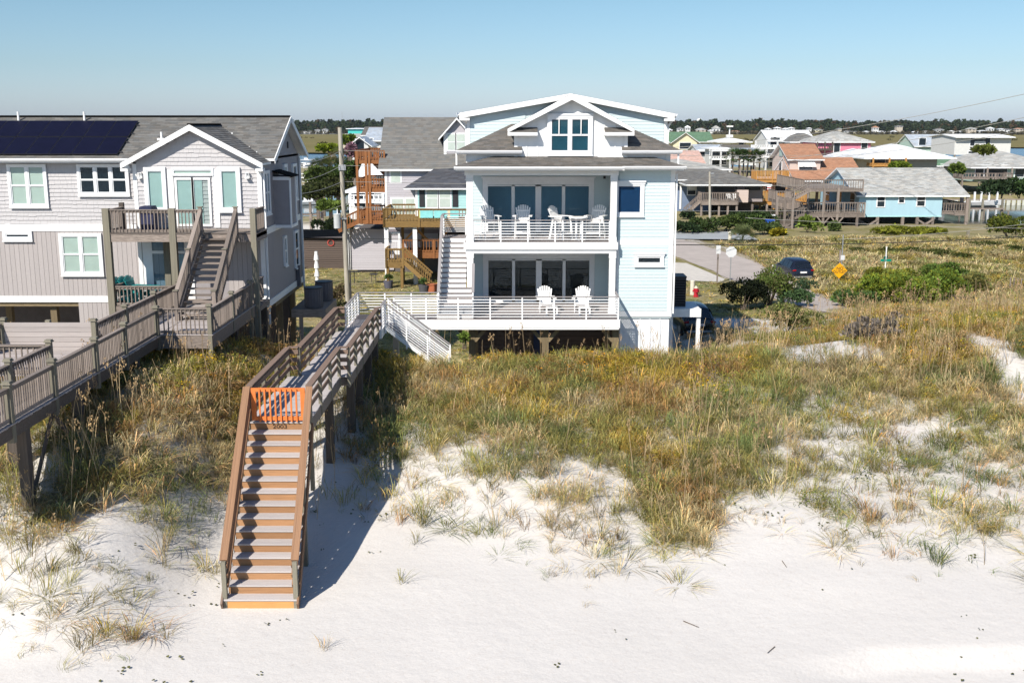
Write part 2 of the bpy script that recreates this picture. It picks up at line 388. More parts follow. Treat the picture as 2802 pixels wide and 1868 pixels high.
def mesh_text(parent, s, M, size, mat, name='lettering', ext=.004):
    cu = bpy.data.curves.new(name, 'FONT'); cu.body = s; cu.size = size; cu.extrude = ext; cu.align_x = 'CENTER'; cu.align_y = 'CENTER'
    tmp = bpy.data.objects.new(name+'_src', cu); COL.objects.link(tmp)
    bpy.context.view_layer.update()
    me = bpy.data.meshes.new_from_object(tmp.evaluated_get(bpy.context.evaluated_depsgraph_get()))
    bpy.data.objects.remove(tmp); bpy.data.curves.remove(cu)
    me.materials.clear(); me.materials.append(mat)
    return link(bpy.data.objects.new(name, me), parent, M)
# ------------------------------------------------------------ terrain
def _hash(i, j, s):
    h = (i.astype(np.int64)*374761393+j.astype(np.int64)*668265263+s*974634777) & 0x7fffffff
    h = ((h ^ (h >> 13))*1274126177) & 0x7fffffff
    return ((h ^ (h >> 16)) & 0xffff)/65535.0
def vn(x, y, sc, seed=1, octv=3):
    x = np.asarray(x, float)/sc; y = np.asarray(y, float)/sc; t = 0; a = 1; n = 0
    for o in range(octv):
        i, j = np.floor(x), np.floor(y); fx, fy = x-i, y-j; fx = fx*fx*(3-2*fx); fy = fy*fy*(3-2*fy)
        v = (_hash(i, j, seed+o)*(1-fx)+_hash(i+1, j, seed+o)*fx)*(1-fy)+(_hash(i, j+1, seed+o)*(1-fx)+_hash(i+1, j+1, seed+o)*fx)*fy
        t = t+v*a; n += a; a *= .5; x = x*2.03+11.7; y = y*2.03+5.3
    return t/n
def ss(a, b, x): t = np.clip((np.asarray(x, float)-a)/(b-a), 0, 1); return t*t*(3-2*t)
ROAD_Y = [60, 72, 80, 92, 100, 112, 122]
ROAD_X = [23.4, 21.6, 20.9, 19.9, 18.6, 16.4, 14.6]
def road_c(y): return np.interp(y, ROAD_Y, ROAD_X)
def H(x, y):
    x = np.asarray(x, float); y = np.asarray(y, float)
    a = np.interp(y, [-4000, -60, -30, 0, 20, 24.5, 27, 31, 38, 42, 43.6, 49, 60, 330, 350, 1560, 1600, 9000], [-6, -3.2, -2.2, -.9, -.15, .02, .22, .8, 1.85, 2.3, 2.15, -.5, -.6, -.8, -3.2, -3.2, -1.2, -1.0])
    b = np.interp(y, [-4000, -60, -30, 0, 20, 24.5, 27, 31, 38, 43, 47, 50, 53, 60, 75, 90, 330, 350, 1560, 1600, 9000], [-6, -3.2, -2.2, -.9, -.15, .05, .2, .65, 1.55, 2.0, 1.95, 1.15, .95, .3, -.4, -.6, -.9, -3.2, -3.2, -1.2, -1.0])
    c = np.interp(y, [-4000, -60, -30, 0, 20, 22, 24, 25.5, 27, 28.5, 30, 34, 38, 41, 43.5, 46.5, 49, 60, 330, 350, 1560, 1600, 9000], [-6, -3.2, -2.2, -.9, -.15, .15, .95, 1.6, 2.1, 2.75, 3.2, 3.45, 3.5, 3.3, 2.6, .8, -.5, -.6, -.8, -3.2, -3.2, -1.2, -1.0])
    wl_ = 1-ss(-10.9, -7.7, x); c = np.where(c > 0, c*(1-.28*ss(13.3, 15.5, -x)), c); a = a*(1-wl_)+c*wl_
    w = ss(7.5, 12, x); z = a*(1-w)+b*w
    z = z-.5*ss(-5.4, -4.8, x)*(1-ss(-1.8, -1.0, x))*ss(42.2, 43, y)*(1-ss(44.6, 45.5, y))
    k = ss(12, 22, x)*ss(34, 44, y)*(1-ss(54, 72, y)); z = z+k*1.1
    near = ss(26, 31, y)*(1-ss(120, 140, y))
    hum = (vn(x, y, 5.5, 3, 3)-.5)*.75+(vn(x, y, 1.6, 9, 2)-.5)*.22
    flat = np.clip(ss(3.0, 5.5, np.abs(x-road_c(y)))+ss(72, 66, y), 0, 1)
    yard = 1-(1-ss(7, 10, x))*ss(46, 50, y)
    fld = ss(24, 30, x)*ss(70, 82, y)*(1-ss(118, 128, y))
    z = z+hum*near*flat*yard*(1-.3*w)+fld*.5*vn(x, y, 9, 21, 2)
    z = z+(vn(x, y, 3.0, 14, 2)-.5)*.10*ss(8, 14, y)*(1-ss(27, 32, y))
    z = z-.20*(1-ss(-.12, .12, y-(22.15+.035*(x-6)+.12*np.sin(x*1.7)+.2*(vn(x, y*0, .8, 5)-.5)*2)))*ss(5.5, 8, x)   # little scarp low on the beach
    can = ss(57, 59.5, x)*ss(136, 139, y)*(1-ss(186, 188, y)); z = z*(1-can)+(-3.4)*can
    can2 = (1-ss(-26, -24, x))*ss(150, 156, y)*(1-ss(225, 230, y)); z = z*(1-can2)+(-3.4)*can2
    return z
def hz(x, y): return float(H(x, y))
def gnd(px, py):
    z = 0.
    for _ in range(30):
        p = atz(px, py, z); z = .6*z+.4*hz(p.x, p.y)
    return Vector((p.x, p.y, z))
def poly_in(px, py, P):
    ins = np.zeros(np.shape(px), bool); n = len(P)
    for i in range(n):
        x1, y1 = P[i][0], P[i][1]; x2, y2 = P[(i+1) % n][0], P[(i+1) % n][1]
        c = ((y1 > py) != (y2 > py)) & (px < (x2-x1)*(py-y1)/(y2-y1+1e-12)+x1); ins ^= c
    return ins
dl = [gnd(*p) for p in [(-60, 1420), (0, 1420), (100, 1420), (230, 1390), (420, 1370), (600, 1320)]]
dr = [gnd(*p) for p in [(960, 1150), (1060, 1170), (1150, 1120), (1300, 1180), (1450, 1210), (1600, 1160), (1700, 1290), (1800, 1490), (1930, 1490), (1990, 1370), (2100, 1200), (2200, 1060), (2250, 1030), (2400, 1050), (2550, 1090), (2700, 1140), (2900, 1220)]]
sl = [gnd(*p) for p in [(-60, 1640), (100, 1630), (300, 1600), (600, 1500)]]
sr = [gnd(*p) for p in [(950, 1400), (1100, 1480), (1300, 1500), (1500, 1590), (1620, 1640), (1750, 1540), (1850, 1620), (1960, 1500), (2050, 1420), (2200, 1480), (2400, 1560), (2600, 1600), (2900, 1620)]]
DX, DY = [p.x for p in dl+dr], [p.y for p in dl+dr]; SX, SY = [p.x for p in sl+sr], [p.y for p in sl+sr]
PATH = [tuple(gnd(*p)[:2]) for p in [(1950, 962), (2010, 940), (2120, 938), (2260, 945), (2430, 965), (2440, 985), (2330, 985), (2150, 990), (2010, 985)]]
BARE2 = [tuple(gnd(*p)[:2]) for p in [(2630, 905), (2700, 925), (2802, 985), (2870, 1050), (2870, 1150), (2770, 1100), (2720, 1010), (2650, 950)]]
BARE3 = [tuple(gnd(*p)[:2]) for p in [(2235, 880), (2290, 868), (2310, 885), (2250, 900)]]
def veg(x, y):
    """share of the ground the dune plants cover"""
    yd, ys = np.interp(x, DX, DY), np.interp(x, SX, SY); s = np.clip((y-ys)/np.maximum(yd-ys, .5), -1, 1)
    n = vn(x, y, 1.5, 31, 3)
    d = np.where(s >= 1, .72+.28*ss(.33, .45, n)*1., ss(.80-.50*s, .93-.50*s, n+.10)*(.25+.5*np.clip(s, 0, 1)**2)+.04)
    d = np.where(s < 0, 0.003*(n > .5), d)
    left = (x < -7.5) & (s < .3); d = np.where(left & (y > 22), np.maximum(d, ss(.55, .72, vn(x, y, 1.2, 44, 2))*.45*ss(21.5, 24, y)), d)
    d = d*np.where((x > -7.7) & (x < np.interp(y, [24, 31, 34, 40], [-4.7, -4.8, -5.3, -5.3])) & (y < 44), .12+.3*ss(34, 38, y), 1)
    d = d*np.where((x > -13.6) & (x < -12.2) & (y < 29), .5, 1)
    for P in (PATH, BARE2, BARE3): d = np.where(poly_in(x, y, P), .07, d)
    d = d*(1-(1-ss(7.2, 8.5, x))*ss(44.2, 45.2, y))
    d = d*(1-.9*(ss(7.5, 8.6, x)*(1-ss(15.0, 17.5, x-.0*(y-50)))*ss(52.5, 55, y)*(1-ss(74, 78, y))))
    return np.clip(d, 0, 1)
def lawn(x, y):
    a = ss(9.5, 11, x)*ss(62, 66, y-.0)*(1-ss(118, 122, y))*(x < road_c(y)-3.0)*.9
    b = (x < 8.5)*(x > -24)*ss(50, 53, y)*(1-ss(104, 106, y))
    c = (x > road_c(y)+4.6+.8*vn(x, y, 2, 7, 2))*ss(70, 78, y)*(1-ss(128, 140, y))*.8
    d = ss(128, 140, y)*(1-ss(320, 335, y))*.7
    return np.clip(np.maximum(np.maximum(a, b), np.maximum(c, d)), 0, 1)
def glines(lo, hi, dense_lo, dense_hi, step, far_lo, far_hi, g=1.12):
    v = list(np.arange(dense_lo, dense_hi+1e-6, step)); s = step
    while v[-1] < far_hi: s *= g; v.append(v[-1]+s)
    s = step; w = [dense_lo]
    while w[-1] > far_lo: s *= g; w.append(w[-1]-s)
    return np.array(sorted(set(w[1:]+v)))
gx = glines(0, 0, -24, 34, .35, -7000, 7000); gy = glines(0, 0, 17, 62, .35, -4000, 12000, 1.06)
GX, GY = np.meshgrid(gx, gy); GZ = H(GX, GY)
nx, ny = len(gx), len(gy)
me = bpy.data.meshes.new('ground'); V = np.stack([GX.ravel(), GY.ravel(), GZ.ravel()], 1).astype(np.float32)
ii = np.arange(nx*ny).reshape(ny, nx); Fc = np.stack([ii[:-1, :-1].ravel(), ii[:-1, 1:].ravel(), ii[1:, 1:].ravel(), ii[1:, :-1].ravel()], 1)
me.vertices.add(len(V)); me.vertices.foreach_set('co', V.ravel()); me.loops.add(Fc.size); me.loops.foreach_set('vertex_index', Fc.ravel().astype(np.int32))
me.polygons.add(len(Fc)); me.polygons.foreach_set('loop_start', np.arange(0, Fc.size, 4, dtype=np.int32)); me.polygons.foreach_set('loop_total', np.full(len(Fc), 4, dtype=np.int32))
me.update(); me.validate(); me.polygons.foreach_set('use_smooth', [True]*len(me.polygons))
ca = me.color_attributes.new('mask', 'FLOAT_COLOR', 'POINT')
mk = np.ones((nx*ny, 4), np.float32); mk[:, 0] = (veg(GX, GY)).ravel(); mk[:, 1] = lawn(GX, GY).ravel(); mk[:, 2] = (ss(1540, 1600, GY)).ravel()
ca.data.foreach_set('color', mk.ravel())
def ground_mat():
    m = bpy.data.materials.new('dune_sand'); m.use_nodes = True; n, l = nt(m); n.clear()
    out = N(n, 'ShaderNodeOutputMaterial'); b = N(n, 'ShaderNodeBsdfPrincipled'); b.inputs['Roughness'].default_value = .95; b.inputs['Specular IOR Level'].default_value = .1; l.new(b.outputs[0], out.inputs[0])
    g = N(n, 'ShaderNodeNewGeometry'); a = N(n, 'ShaderNodeAttribute', attribute_name='mask'); sp = N(n, 'ShaderNodeSeparateColor'); l.new(a.outputs['Color'], sp.inputs[0])
    def noise_(sc, det=4, vec=None, rough=.6):
        t = N(n, 'ShaderNodeTexNoise'); t.inputs['Scale'].default_value = sc; t.inputs['Detail'].default_value = det; t.inputs['Roughness'].default_value = rough; l.new(vec or g.outputs['Position'], t.inputs['Vector']); return t.outputs[0]
    def rng(s, a0, a1, b0=0., b1=1.):
        t = N(n, 'ShaderNodeMapRange'); t.inputs[1].default_value = a0; t.inputs[2].default_value = a1; t.inputs[3].default_value = b0; t.inputs[4].default_value = b1; l.new(s, t.inputs[0]); return t.outputs[0]
    def mix(f, c1, c2):
        t = N(n, 'ShaderNodeMix', data_type='RGBA')
        for s, v in ((0, f), (6, c1), (7, c2)):
            if isinstance(v, tuple): t.inputs[s].default_value = (*v, 1)
            else: l.new(v, t.inputs[s])
        return t.outputs[2]
    def mul(a_, b_):
        t = N(n, 'ShaderNodeMath', operation='MULTIPLY')
        for i, v in enumerate((a_, b_)):
            if isinstance(v, float): t.inputs[i].default_value = v
            else: l.new(v, t.inputs[i])
        return t.outputs[0]
    sand = mix(rng(noise_(.25, 5), .3, .7), (.62, .59, .555), (.585, .555, .52))
    sand = mix(mul(rng(noise_(9, 6, rough=.75), .52, .72), .35), sand, (.46, .39, .33))
    lit = mix(rng(noise_(2.2, 6, rough=.7), .35, .65), (.26, .205, .12), (.44, .36, .26))
    lit = mix(rng(noise_(14, 4), .42, .62), lit, (.13, .12, .06))
    # litter shows where the cover mask is high, broken up by fine noise
    lf = N(n, 'ShaderNodeMath', operation='ADD'); l.new(sp.outputs[0], lf.inputs[0]); l.new(rng(noise_(3.5, 5, rough=.7), .3, .7, -.35, .25), lf.inputs[1])
    c = mix(rng(lf.outputs[0], .45, .95), sand, lit)
    gr = mix(rng(noise_(.35, 5), .36, .64), (.19, .175, .055), (.36, .29, .17))
    gr = mix(rng(noise_(1.1, 6, rough=.7), .5, .68), gr, (.36, .29, .19)); gr = mix(mul(rng(noise_(11, 4), .35, .65), .5), gr, (.09, .10, .03))
    c = mix(rng(sp.outputs[1], .25, .75), c, gr)
    c = mix(sp.outputs[2], c, (.06, .07, .04)); l.new(c, b.inputs['Base Color'])
    # wind ripples and footprints
    mp = N(n, 'ShaderNodeMapping'); mp.inputs['Rotation'].default_value = (0, 0, rad(28)); l.new(g.outputs['Position'], mp.inputs[0])
    wv = N(n, 'ShaderNodeTexWave'); wv.inputs['Scale'].default_value = 3.0; wv.inputs['Distortion'].default_value = 3.5; wv.inputs['Detail'].default_value = 2; wv.inputs['Detail Scale'].default_value = .8; l.new(mp.outputs[0], wv.inputs[0])
    b1 = N(n, 'ShaderNodeBump'); b1.inputs['Strength'].default_value = .14; b1.inputs['Distance'].default_value = .02; l.new(wv.outputs['Fac'], b1.inputs['Height'])
    b2 = N(n, 'ShaderNodeBump'); b2.inputs['Strength'].default_value = .26; b2.inputs['Distance'].default_value = .14; l.new(noise_(2.1, 6, rough=.68), b2.inputs['Height']); l.new(b1.outputs[0], b2.inputs['Normal']); l.new(b2.outputs[0], b.inputs['Normal'])
    return m
me.materials.append(ground_mat())
go = link(bpy.data.objects.new('ground', me), None, I4.copy()); tagit(go, 'white dune sand running back to the lots behind', None, None, 'structure')
def sheet(name, pts, mat, label, z=None, dz=0., nseg=1):
    mb = MB(); mb.poly([(p[0], p[1], (z if z is not None else p[2])+dz) for p in pts]); o = mb.build(name, None, mat); tagit(o, label, None, None, 'structure'); return o
asphalt = M_('asphalt', (.44, .385, .345), .9, .10, .8, coords='World', bump=.1, bscale=30, detail=8)
asphalt2 = M_('grey_asphalt', (.34, .36, .365), .9, .10, .8, coords='World', detail=8)
water_sound = M_('sound_water', (.035, .095, .17), .22, .25, .05, coords='World', bump=.35, bscale=.5, spec=.5)
water_canal = M_('canal_water', (.035, .055, .05), .08, .2, .1, coords='World', bump=.12, bscale=1.5, spec=.5)
water_sea = M_('sea_water', (.02, .06, .12), .35, .3, .02, coords='World', bump=.4, bscale=.15, spec=.5)
marsh = M_('marsh_grass', (.145, .125, .03), .95, .3, .012, coords='World', stretch=(.35, 1, 1), col2=(.20, .16, .06), detail=8)
# the road end running down to the beach, with its cracked edge
ys = np.arange(64, 124.1, 3.0); mb = MB()
for i in range(len(ys)-1):
    for s0, s1 in ((-3., 0), (0, 3.)):
        q = [(float(road_c(yy))+s+(.12*math.sin(yy*1.3)*(1 if s > 0 else -1) if abs(s) > 1 else 0), yy) for yy, s in ((ys[i], s0), (ys[i], s1), (ys[i+1], s1), (ys[i+1], s0))]
        mb.poly([(x, y, hz(x, y)+.03) for x, y in q])
o = mb.build('road', None, asphalt); tagit(o, 'worn tan asphalt street end beside the parked car', None, None, 'structure')
CR = [(-8, 116.5), (14, 117), (24, 116.2), (33, 114), (60, 112), (60, 119), (40, 121), (31, 124.5), (14, 125), (-8, 125)]
sheet('road', CR, asphalt2, 'blue grey cross street in front of the shrubs', z=-.6, dz=.06)
sheet('driveway', [(11.2, 86), (17.3, 84), (16.2, 92), (15.6, 96), (11.2, 98)], MATS['pale_concrete'] if 'pale_concrete' in MATS else M_('pale_concrete', (.58, .54, .48), .9, .1, 2, coords='World'), 'pale concrete driveway joining the street', z=-.6, dz=.05)
def bigsheet(name, x0, x1, y0, y1, z, mat, label):
    mb = MB(); mb.poly([(x0, y0, z), (x1, y0, z), (x1, y1, z), (x0, y1, z)]); o = mb.build(name, None, mat); tagit(o, label, None, None, 'structure')
bigsheet('sea', -6000, 6000, -8000, -32, -2.3, water_sea, 'dark blue sea behind the viewpoint')
bigsheet('sound_water', -6000, 6000, 336, 1590, -2.35, water_sound, 'blue water of the sound beyond the houses')
bigsheet('canal_water', 57.6, 140, 135, 189, -2.05, water_canal, 'dark green canal water beside the blue house')
bigsheet('canal_water', -120, -24.5, 150, 230, -1.9, water_canal, 'marina water behind the lilac house')
mb = MB()
for P in ([(-400, 560), (-260, 600), (-180, 575), (-90, 520), (-30, 560), (60, 600), (120, 640), (200, 700), (300, 640), (420, 600), (900, 560), (1600, 700), (1600, 1500), (600, 1480), (-200, 1470), (-900, 1490), (-1600, 1450), (-1600, 700), (-900, 640)],
          ):
    mb.poly([(x, y, -1.75) for x, y in P])
o = mb.build('marsh', None, marsh); tagit(o, 'olive gold salt marsh flats across the sound', None, None, 'structure')
# ------------------------------------------------------------ plants: meshes to scatter
def leafmat(name, dark=(.05, .06, .02), rough=.7, trans=.25, inst=True, attr='vcol'):
    m = bpy.data.materials.new(name); m.use_nodes = True; n, l = nt(m); n.clear()
    out = N(n, 'ShaderNodeOutputMaterial'); d = N(n, 'ShaderNodeBsdfDiffuse'); t = N(n, 'ShaderNodeBsdfTranslucent'); mx = N(n, 'ShaderNodeMixShader'); mx.inputs[0].default_value = trans
    a1 = N(n, 'ShaderNodeAttribute', attribute_name='tint'); cur = a1.outputs['Color']
    if inst:
        a2 = N(n, 'ShaderNodeAttribute', attribute_name=attr, attribute_type='INSTANCER'); mu = N(n, 'ShaderNodeMix', data_type='RGBA', blend_type='MULTIPLY'); mu.inputs[0].default_value = 1
        l.new(a1.outputs['Color'], mu.inputs[6]); l.new(a2.outputs['Color'], mu.inputs[7]); cur = mu.outputs[2]
    l.new(cur, d.inputs[0]); l.new(cur, t.inputs[0]); l.new(d.outputs[0], mx.inputs[1]); l.new(t.outputs[0], mx.inputs[2]); l.new(mx.outputs[0], out.inputs[0]); return m
blade_m = leafmat('grass_blade'); leaf_m = leafmat('leaf_blade', trans=.3)
def tint_mesh(name, V, Fs, C, mat):
    me = bpy.data.meshes.new(name); me.from_pydata([tuple(v) for v in V], [], Fs); me.materials.append(mat)
    a = me.color_attributes.new('tint', 'FLOAT_COLOR', 'CORNER'); arr = np.ones((len(me.loops), 4), np.float32); k = 0
    for p, c in zip(me.polygons, C): arr[k:k+p.loop_total, :3] = c; k += p.loop_total
    a.data.foreach_set('color', arr.ravel()); me.update(); return me
def tuft(n, h, spread, w, lean=1., seed=0, droop=.5, dry=.25, wind=(.12, .05)):
    r = random.Random(seed); V, Fs, C = [], [], []
    for i in range(n):
        a = r.uniform(0, 2*math.pi); rr = spread*r.random()**.7; p = Vector((rr*math.cos(a)*.5, rr*math.sin(a)*.5, -.03)); a += r.uniform(-.6, .6)
        d = Vector((math.cos(a), math.sin(a), 0)); L = h*r.uniform(.55, 1.1); out = spread*r.uniform(.5, 1.3)*lean
        s = Vector((-d.y, d.x, 0))*w*r.uniform(.6, 1.2); k = r.random()
        c = (r.uniform(.8, 1.3),)*3 if k > dry else (1.75*r.uniform(.8, 1.2), 1.45, 1.25)
        q = [p, p+d*out*.3+Vector((0, 0, L*.55)), p+d*out*.75+Vector((wind[0]*L, wind[1]*L, L*.92)), p+d*out*(1.15+droop*.3)+Vector((wind[0]*L*1.6, wind[1]*L*1.6, L*(1.02-droop*r.uniform(.1, .5))))]
        b = len(V); V += [q[0]-s*.6, q[0]+s*.6, q[1]-s, q[1]+s, q[2]-s*.7, q[2]+s*.7, q[3]]
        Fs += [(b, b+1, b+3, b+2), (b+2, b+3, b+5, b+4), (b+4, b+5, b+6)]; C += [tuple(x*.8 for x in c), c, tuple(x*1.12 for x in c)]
    return V, Fs, C
def stalk(h, seed, head=True):
    r = random.Random(seed); V, Fs, C = [], [], []; lean = Vector((r.uniform(-.12, .22), r.uniform(-.1, .12), 0)); s = Vector((.0085, .004, 0)); p = Vector((0, 0, 0)); pts = []
    for k in range(5): t = k/4; pts.append(Vector((lean.x*t*t*h, lean.y*t*t*h, h*t)))
    for k in range(4):
        b = len(V); w = s*(1.25-k*.2); V += [pts[k]-w, pts[k]+w, pts[k+1]-w, pts[k+1]+w]; Fs.append((b, b+1, b+3, b+2)); C.append((1, 1, 1))
    if head:
        e = pts[-1]
        for k in range(12):
            q = e+Vector((lean.x*.4*k/12+r.uniform(-.05, .09), lean.y*.3+r.uniform(-.05, .05), -.02-r.uniform(-.08, .22))); d = Vector((r.uniform(-.03, .03), r.uniform(-.02, .02), -.06)); u = Vector((.014, r.uniform(-.014, .014), 0))
            b = len(V); V += [q-u, q+u, q+d+u*.4, q+d-u*.4]; Fs.append((b, b+1, b+2, b+3)); C.append((1.15, 1.05, .95))
    return V, Fs, C
def forb(n, h, rad_, ls, seed, flower=0):
    r = random.Random(seed); V, Fs, C = [], [], []
    for i in range(n):
        a, t = r.uniform(0, 6.283), r.random(); rr = rad_*math.sqrt(r.random())*(.5+.5*math.sin(math.pi*min(1, t+.15)))
        p = Vector((rr*math.cos(a), rr*math.sin(a), h*t)); u = Vector((r.uniform(-1, 1), r.uniform(-1, 1), r.uniform(-.4, .7))).normalized(); v = u.cross(Vector((r.uniform(-1, 1), r.uniform(-1, 1), 1))).normalized()
        L = ls*r.uniform(.6, 1.3); b = len(V); V += [p-v*L*.25, p+u*L*.5-v*L*.28, p+u*L, p+u*L*.5+v*L*.28]
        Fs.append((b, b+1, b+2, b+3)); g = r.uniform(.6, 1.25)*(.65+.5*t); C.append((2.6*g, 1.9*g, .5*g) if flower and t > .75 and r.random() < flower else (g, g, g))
    return V, Fs, C
def variants(prefix, gen, n, mat): return [tint_mesh(prefix, *gen(k), mat) for k in range(n)]
def scatter(name, label, meshes, pts, col, scl=None, rot=None, tilt=.12, stretch=None, cat=None):
    """one mass of plants: points on the ground that each carry a plant mesh"""
    n = len(pts); me = bpy.data.meshes.new(name); me.vertices.add(n); me.vertices.foreach_set('co', np.asarray(pts, np.float32).ravel())
    rs = np.random.RandomState(n)
    rt = np.stack([rs.uniform(-tilt, tilt, n), rs.uniform(-tilt, tilt, n), rs.uniform(0, 6.283, n)], 1) if rot is None else rot
    sc = np.ones(n) if scl is None else scl; S3 = np.stack([sc, sc, sc*(1 if stretch is None else stretch)], 1)
    for nm, arr in (('rt', rt), ('sc', S3)): a = me.attributes.new(nm, 'FLOAT_VECTOR', 'POINT'); a.data.foreach_set('vector', arr.astype(np.float32).ravel())
    a = me.attributes.new('ix', 'INT', 'POINT'); a.data.foreach_set('value', rs.randint(0, len(meshes), n).astype(np.int32))
    a = me.attributes.new('vcol', 'FLOAT_COLOR', 'POINT'); c4 = np.ones((n, 4), np.float32); c4[:, :3] = col; a.data.foreach_set('color', c4.ravel())
    me.update(); o = bpy.data.objects.new(name, me); link(o, None, I4.copy()); tagit(o, label, cat, None, 'stuff')
    lib = bpy.data.collections.new(name+'_forms')
    for i, m in enumerate(meshes): lib.objects.link(bpy.data.objects.new('%s_form_%02d' % (name, i), m))
    g = bpy.data.node_groups.new(name+'_scatter', 'GeometryNodeTree'); g.interface.new_socket('Geometry', in_out='INPUT', socket_type='NodeSocketGeometry'); g.interface.new_socket('Geometry', in_out='OUTPUT', socket_type='NodeSocketGeometry')
    nn, ll = g.nodes, g.links; gi, go_ = nn.new('NodeGroupInput'), nn.new('NodeGroupOutput'); ip = nn.new('GeometryNodeInstanceOnPoints'); ci = nn.new('GeometryNodeCollectionInfo')
    ci.inputs['Collection'].default_value = lib; ci.inputs['Separate Children'].default_value = True; ci.inputs['Reset Children'].default_value = True
    ip.inputs['Pick Instance'].default_value = True
    def at_(nm, ty): t = nn.new('GeometryNodeInputNamedAttribute'); t.data_type = ty; t.inputs[0].default_value = nm; return t.outputs[0]
    e2r = nn.new('FunctionNodeEulerToRotation'); ll.new(at_('rt', 'FLOAT_VECTOR'), e2r.inputs[0])
    m2p = nn.new('GeometryNodeMeshToPoints'); ll.new(gi.outputs[0], m2p.inputs[0]); ll.new(m2p.outputs[0], ip.inputs['Points']); ll.new(ci.outputs[0], ip.inputs['Instance'])
    ll.new(at_('ix', 'INT'), ip.inputs['Instance Index']); ll.new(e2r.outputs[0], ip.inputs['Rotation']); ll.new(at_('sc', 'FLOAT_VECTOR'), ip.inputs['Scale'])
    ll.new(ip.outputs[0], go_.inputs[0]); md = o.modifiers.new('scatter', 'NODES'); md.node_group = g; return o
rs = np.random.RandomState(5)
def sample(x0, x1, y0, y1, dens, fn):
    n = int((x1-x0)*(y1-y0)*dens); x = rs.uniform(x0, x1, n); y = rs.uniform(y0, y1, n); k = rs.rand(n) < fn(x, y)
    x, y = x[k], y[k]; return x, y, np.stack([x, y, H(x, y)], 1)
def infr(x, y, m=.56): return (np.abs(x) < y*m+3)
OLV, GRN, STR, RST, GLD = np.array([(.27, .245, .085), (.18, .21, .08), (.46, .37, .21), (.33, .205, .09), (.38, .285, .07)])
def palette(x, y, wts):
    """tone per plant: patches of olive, green, straw, rust and gold"""
    n = [vn(x, y, s, sd, 2)+rs.uniform(-.24, .24, len(x))+w for s, sd, w in zip((2.2, 1.8, 1.6, 2.6, 2.0), (51, 62, 73, 84, 95), wts)]
    k = np.argmax(np.stack(n), 0); c = np.stack([OLV, GRN, STR, RST, GLD])[k]; return c*1.06*np.array((.97, 1.02, 1.0))*rs.uniform(.4, 1.4, (len(x), 1))*(.75+.5*vn(x, y, .8, 99, 2))[:, None]
# near grass on the dune face and its crest
x, y, P = sample(-24, 32, 21.5, 62, 26, lambda x, y: veg(x, y)*infr(x, y)*(1-.6*ss(50, 60, y))*(.62+.38*ss(.35, .6, vn(x, y, .7, 133, 2))))
yd = np.interp(x, DX, DY); up = ss(1.5, 6.5, y-yd)
c = np.empty((len(x), 3)); a = palette(x, y, (.08, .0, .07, -.14, -.2)); b = palette(x, y, (.06, -.08, .0, .03, .03)); m = rs.rand(len(x)) < up; c[:] = a; c[m] = b[m]
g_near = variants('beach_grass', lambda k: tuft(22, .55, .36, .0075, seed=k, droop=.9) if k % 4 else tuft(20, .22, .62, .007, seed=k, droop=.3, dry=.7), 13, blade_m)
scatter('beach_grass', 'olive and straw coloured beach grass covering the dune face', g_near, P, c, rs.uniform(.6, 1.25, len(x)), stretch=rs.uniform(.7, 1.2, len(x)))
# thin wiry tufts out on the open sand
def sparse(x, y):
    ys_ = np.interp(x, SX, SY); yd_ = np.interp(x, DX, DY); v = veg(x, y)
    band = (y > ys_-.5)*(y < yd_+1.6); nz = vn(x, y, .9, 70, 2)
    L = (x < -7.6)*(y > 21.5)*(y < yd_)
    return np.clip(band*ss(.34, .62, nz)*.95*(.35+.65*ss(-.5, 2.5, y-ys_))+L*ss(.36, .62, nz)*.95, 0, 1)*np.where((x > -8.3) & (x < -4.6), .1, 1)
x, y, P = sample(-16, 28, 21.3, 41, 11, sparse)
g_sp = variants('sand_grass', lambda k: tuft(7+k, .26+.03*k, .16+.03*k, .007, lean=1.0, seed=100+k, droop=1.0, dry=.4, wind=(.55, -.25)), 9, blade_m)
scatter('sand_grass', 'thin straggling grass shoots on the open sand', g_sp, P, palette(x, y, (.10, .0, .08, -.35, -.3)), rs.uniform(.3, 1.25, len(x))*np.where(y < np.interp(x, SX, SY)+.6, .62, 1), tilt=.25)
# seed stalks
x, y, P = sample(-22, 30, 26, 60, 7.5, lambda x, y: (veg(x, y)**1.3)*infr(x, y)*(.15+.85*ss(.4, .62, vn(x, y, 3, 11, 2)))*(.25+.75*ss(2, 12, x)+.3*(x < -8)))
g_st = variants('sea_oat_stalk', lambda k: stalk(1.15+.12*k, 200+k, k % 3 > 0), 7, blade_m)
scatter('sea_oats', 'tall straw coloured sea oat stalks rising out of the dune grass', g_st, P, np.array((.44, .33, .20))*rs.uniform(.6, 1.25, (len(x), 1)), rs.uniform(.6, 1.1, len(x)), tilt=.16)
# a few tall ones that stand out against the shade
PT = [gnd(px_+rs.uniform(-w_, w_), py_+rs.uniform(-h_, h_)) for px_, py_, w_, h_, n_ in ((200, 1250, 110, 90, 34), (60, 1500, 60, 120, 22), (330, 1120, 60, 70, 20), (700, 985, 110, 12, 26), (920, 1080, 50, 90, 26), (900, 1300, 40, 120, 14), (2040, 962, 110, 12, 30), (2440, 960, 140, 25, 40), (2620, 1000, 150, 60, 60), (1300, 975, 250, 10, 18)) for _ in range(n_)]
g_tl = variants('tall_oat_stalk', lambda k: stalk(1.9, 260+k, True), 6, blade_m)
scatter('sea_oats', 'tallest sea oats with drooping seed heads beside the boardwalks and sand path', g_tl, [tuple(p) for p in PT], np.array((.50, .38, .22))*rs.uniform(.7, 1.2, (len(PT), 1)), rs.uniform(.65, 1.05, len(PT)), tilt=.22)
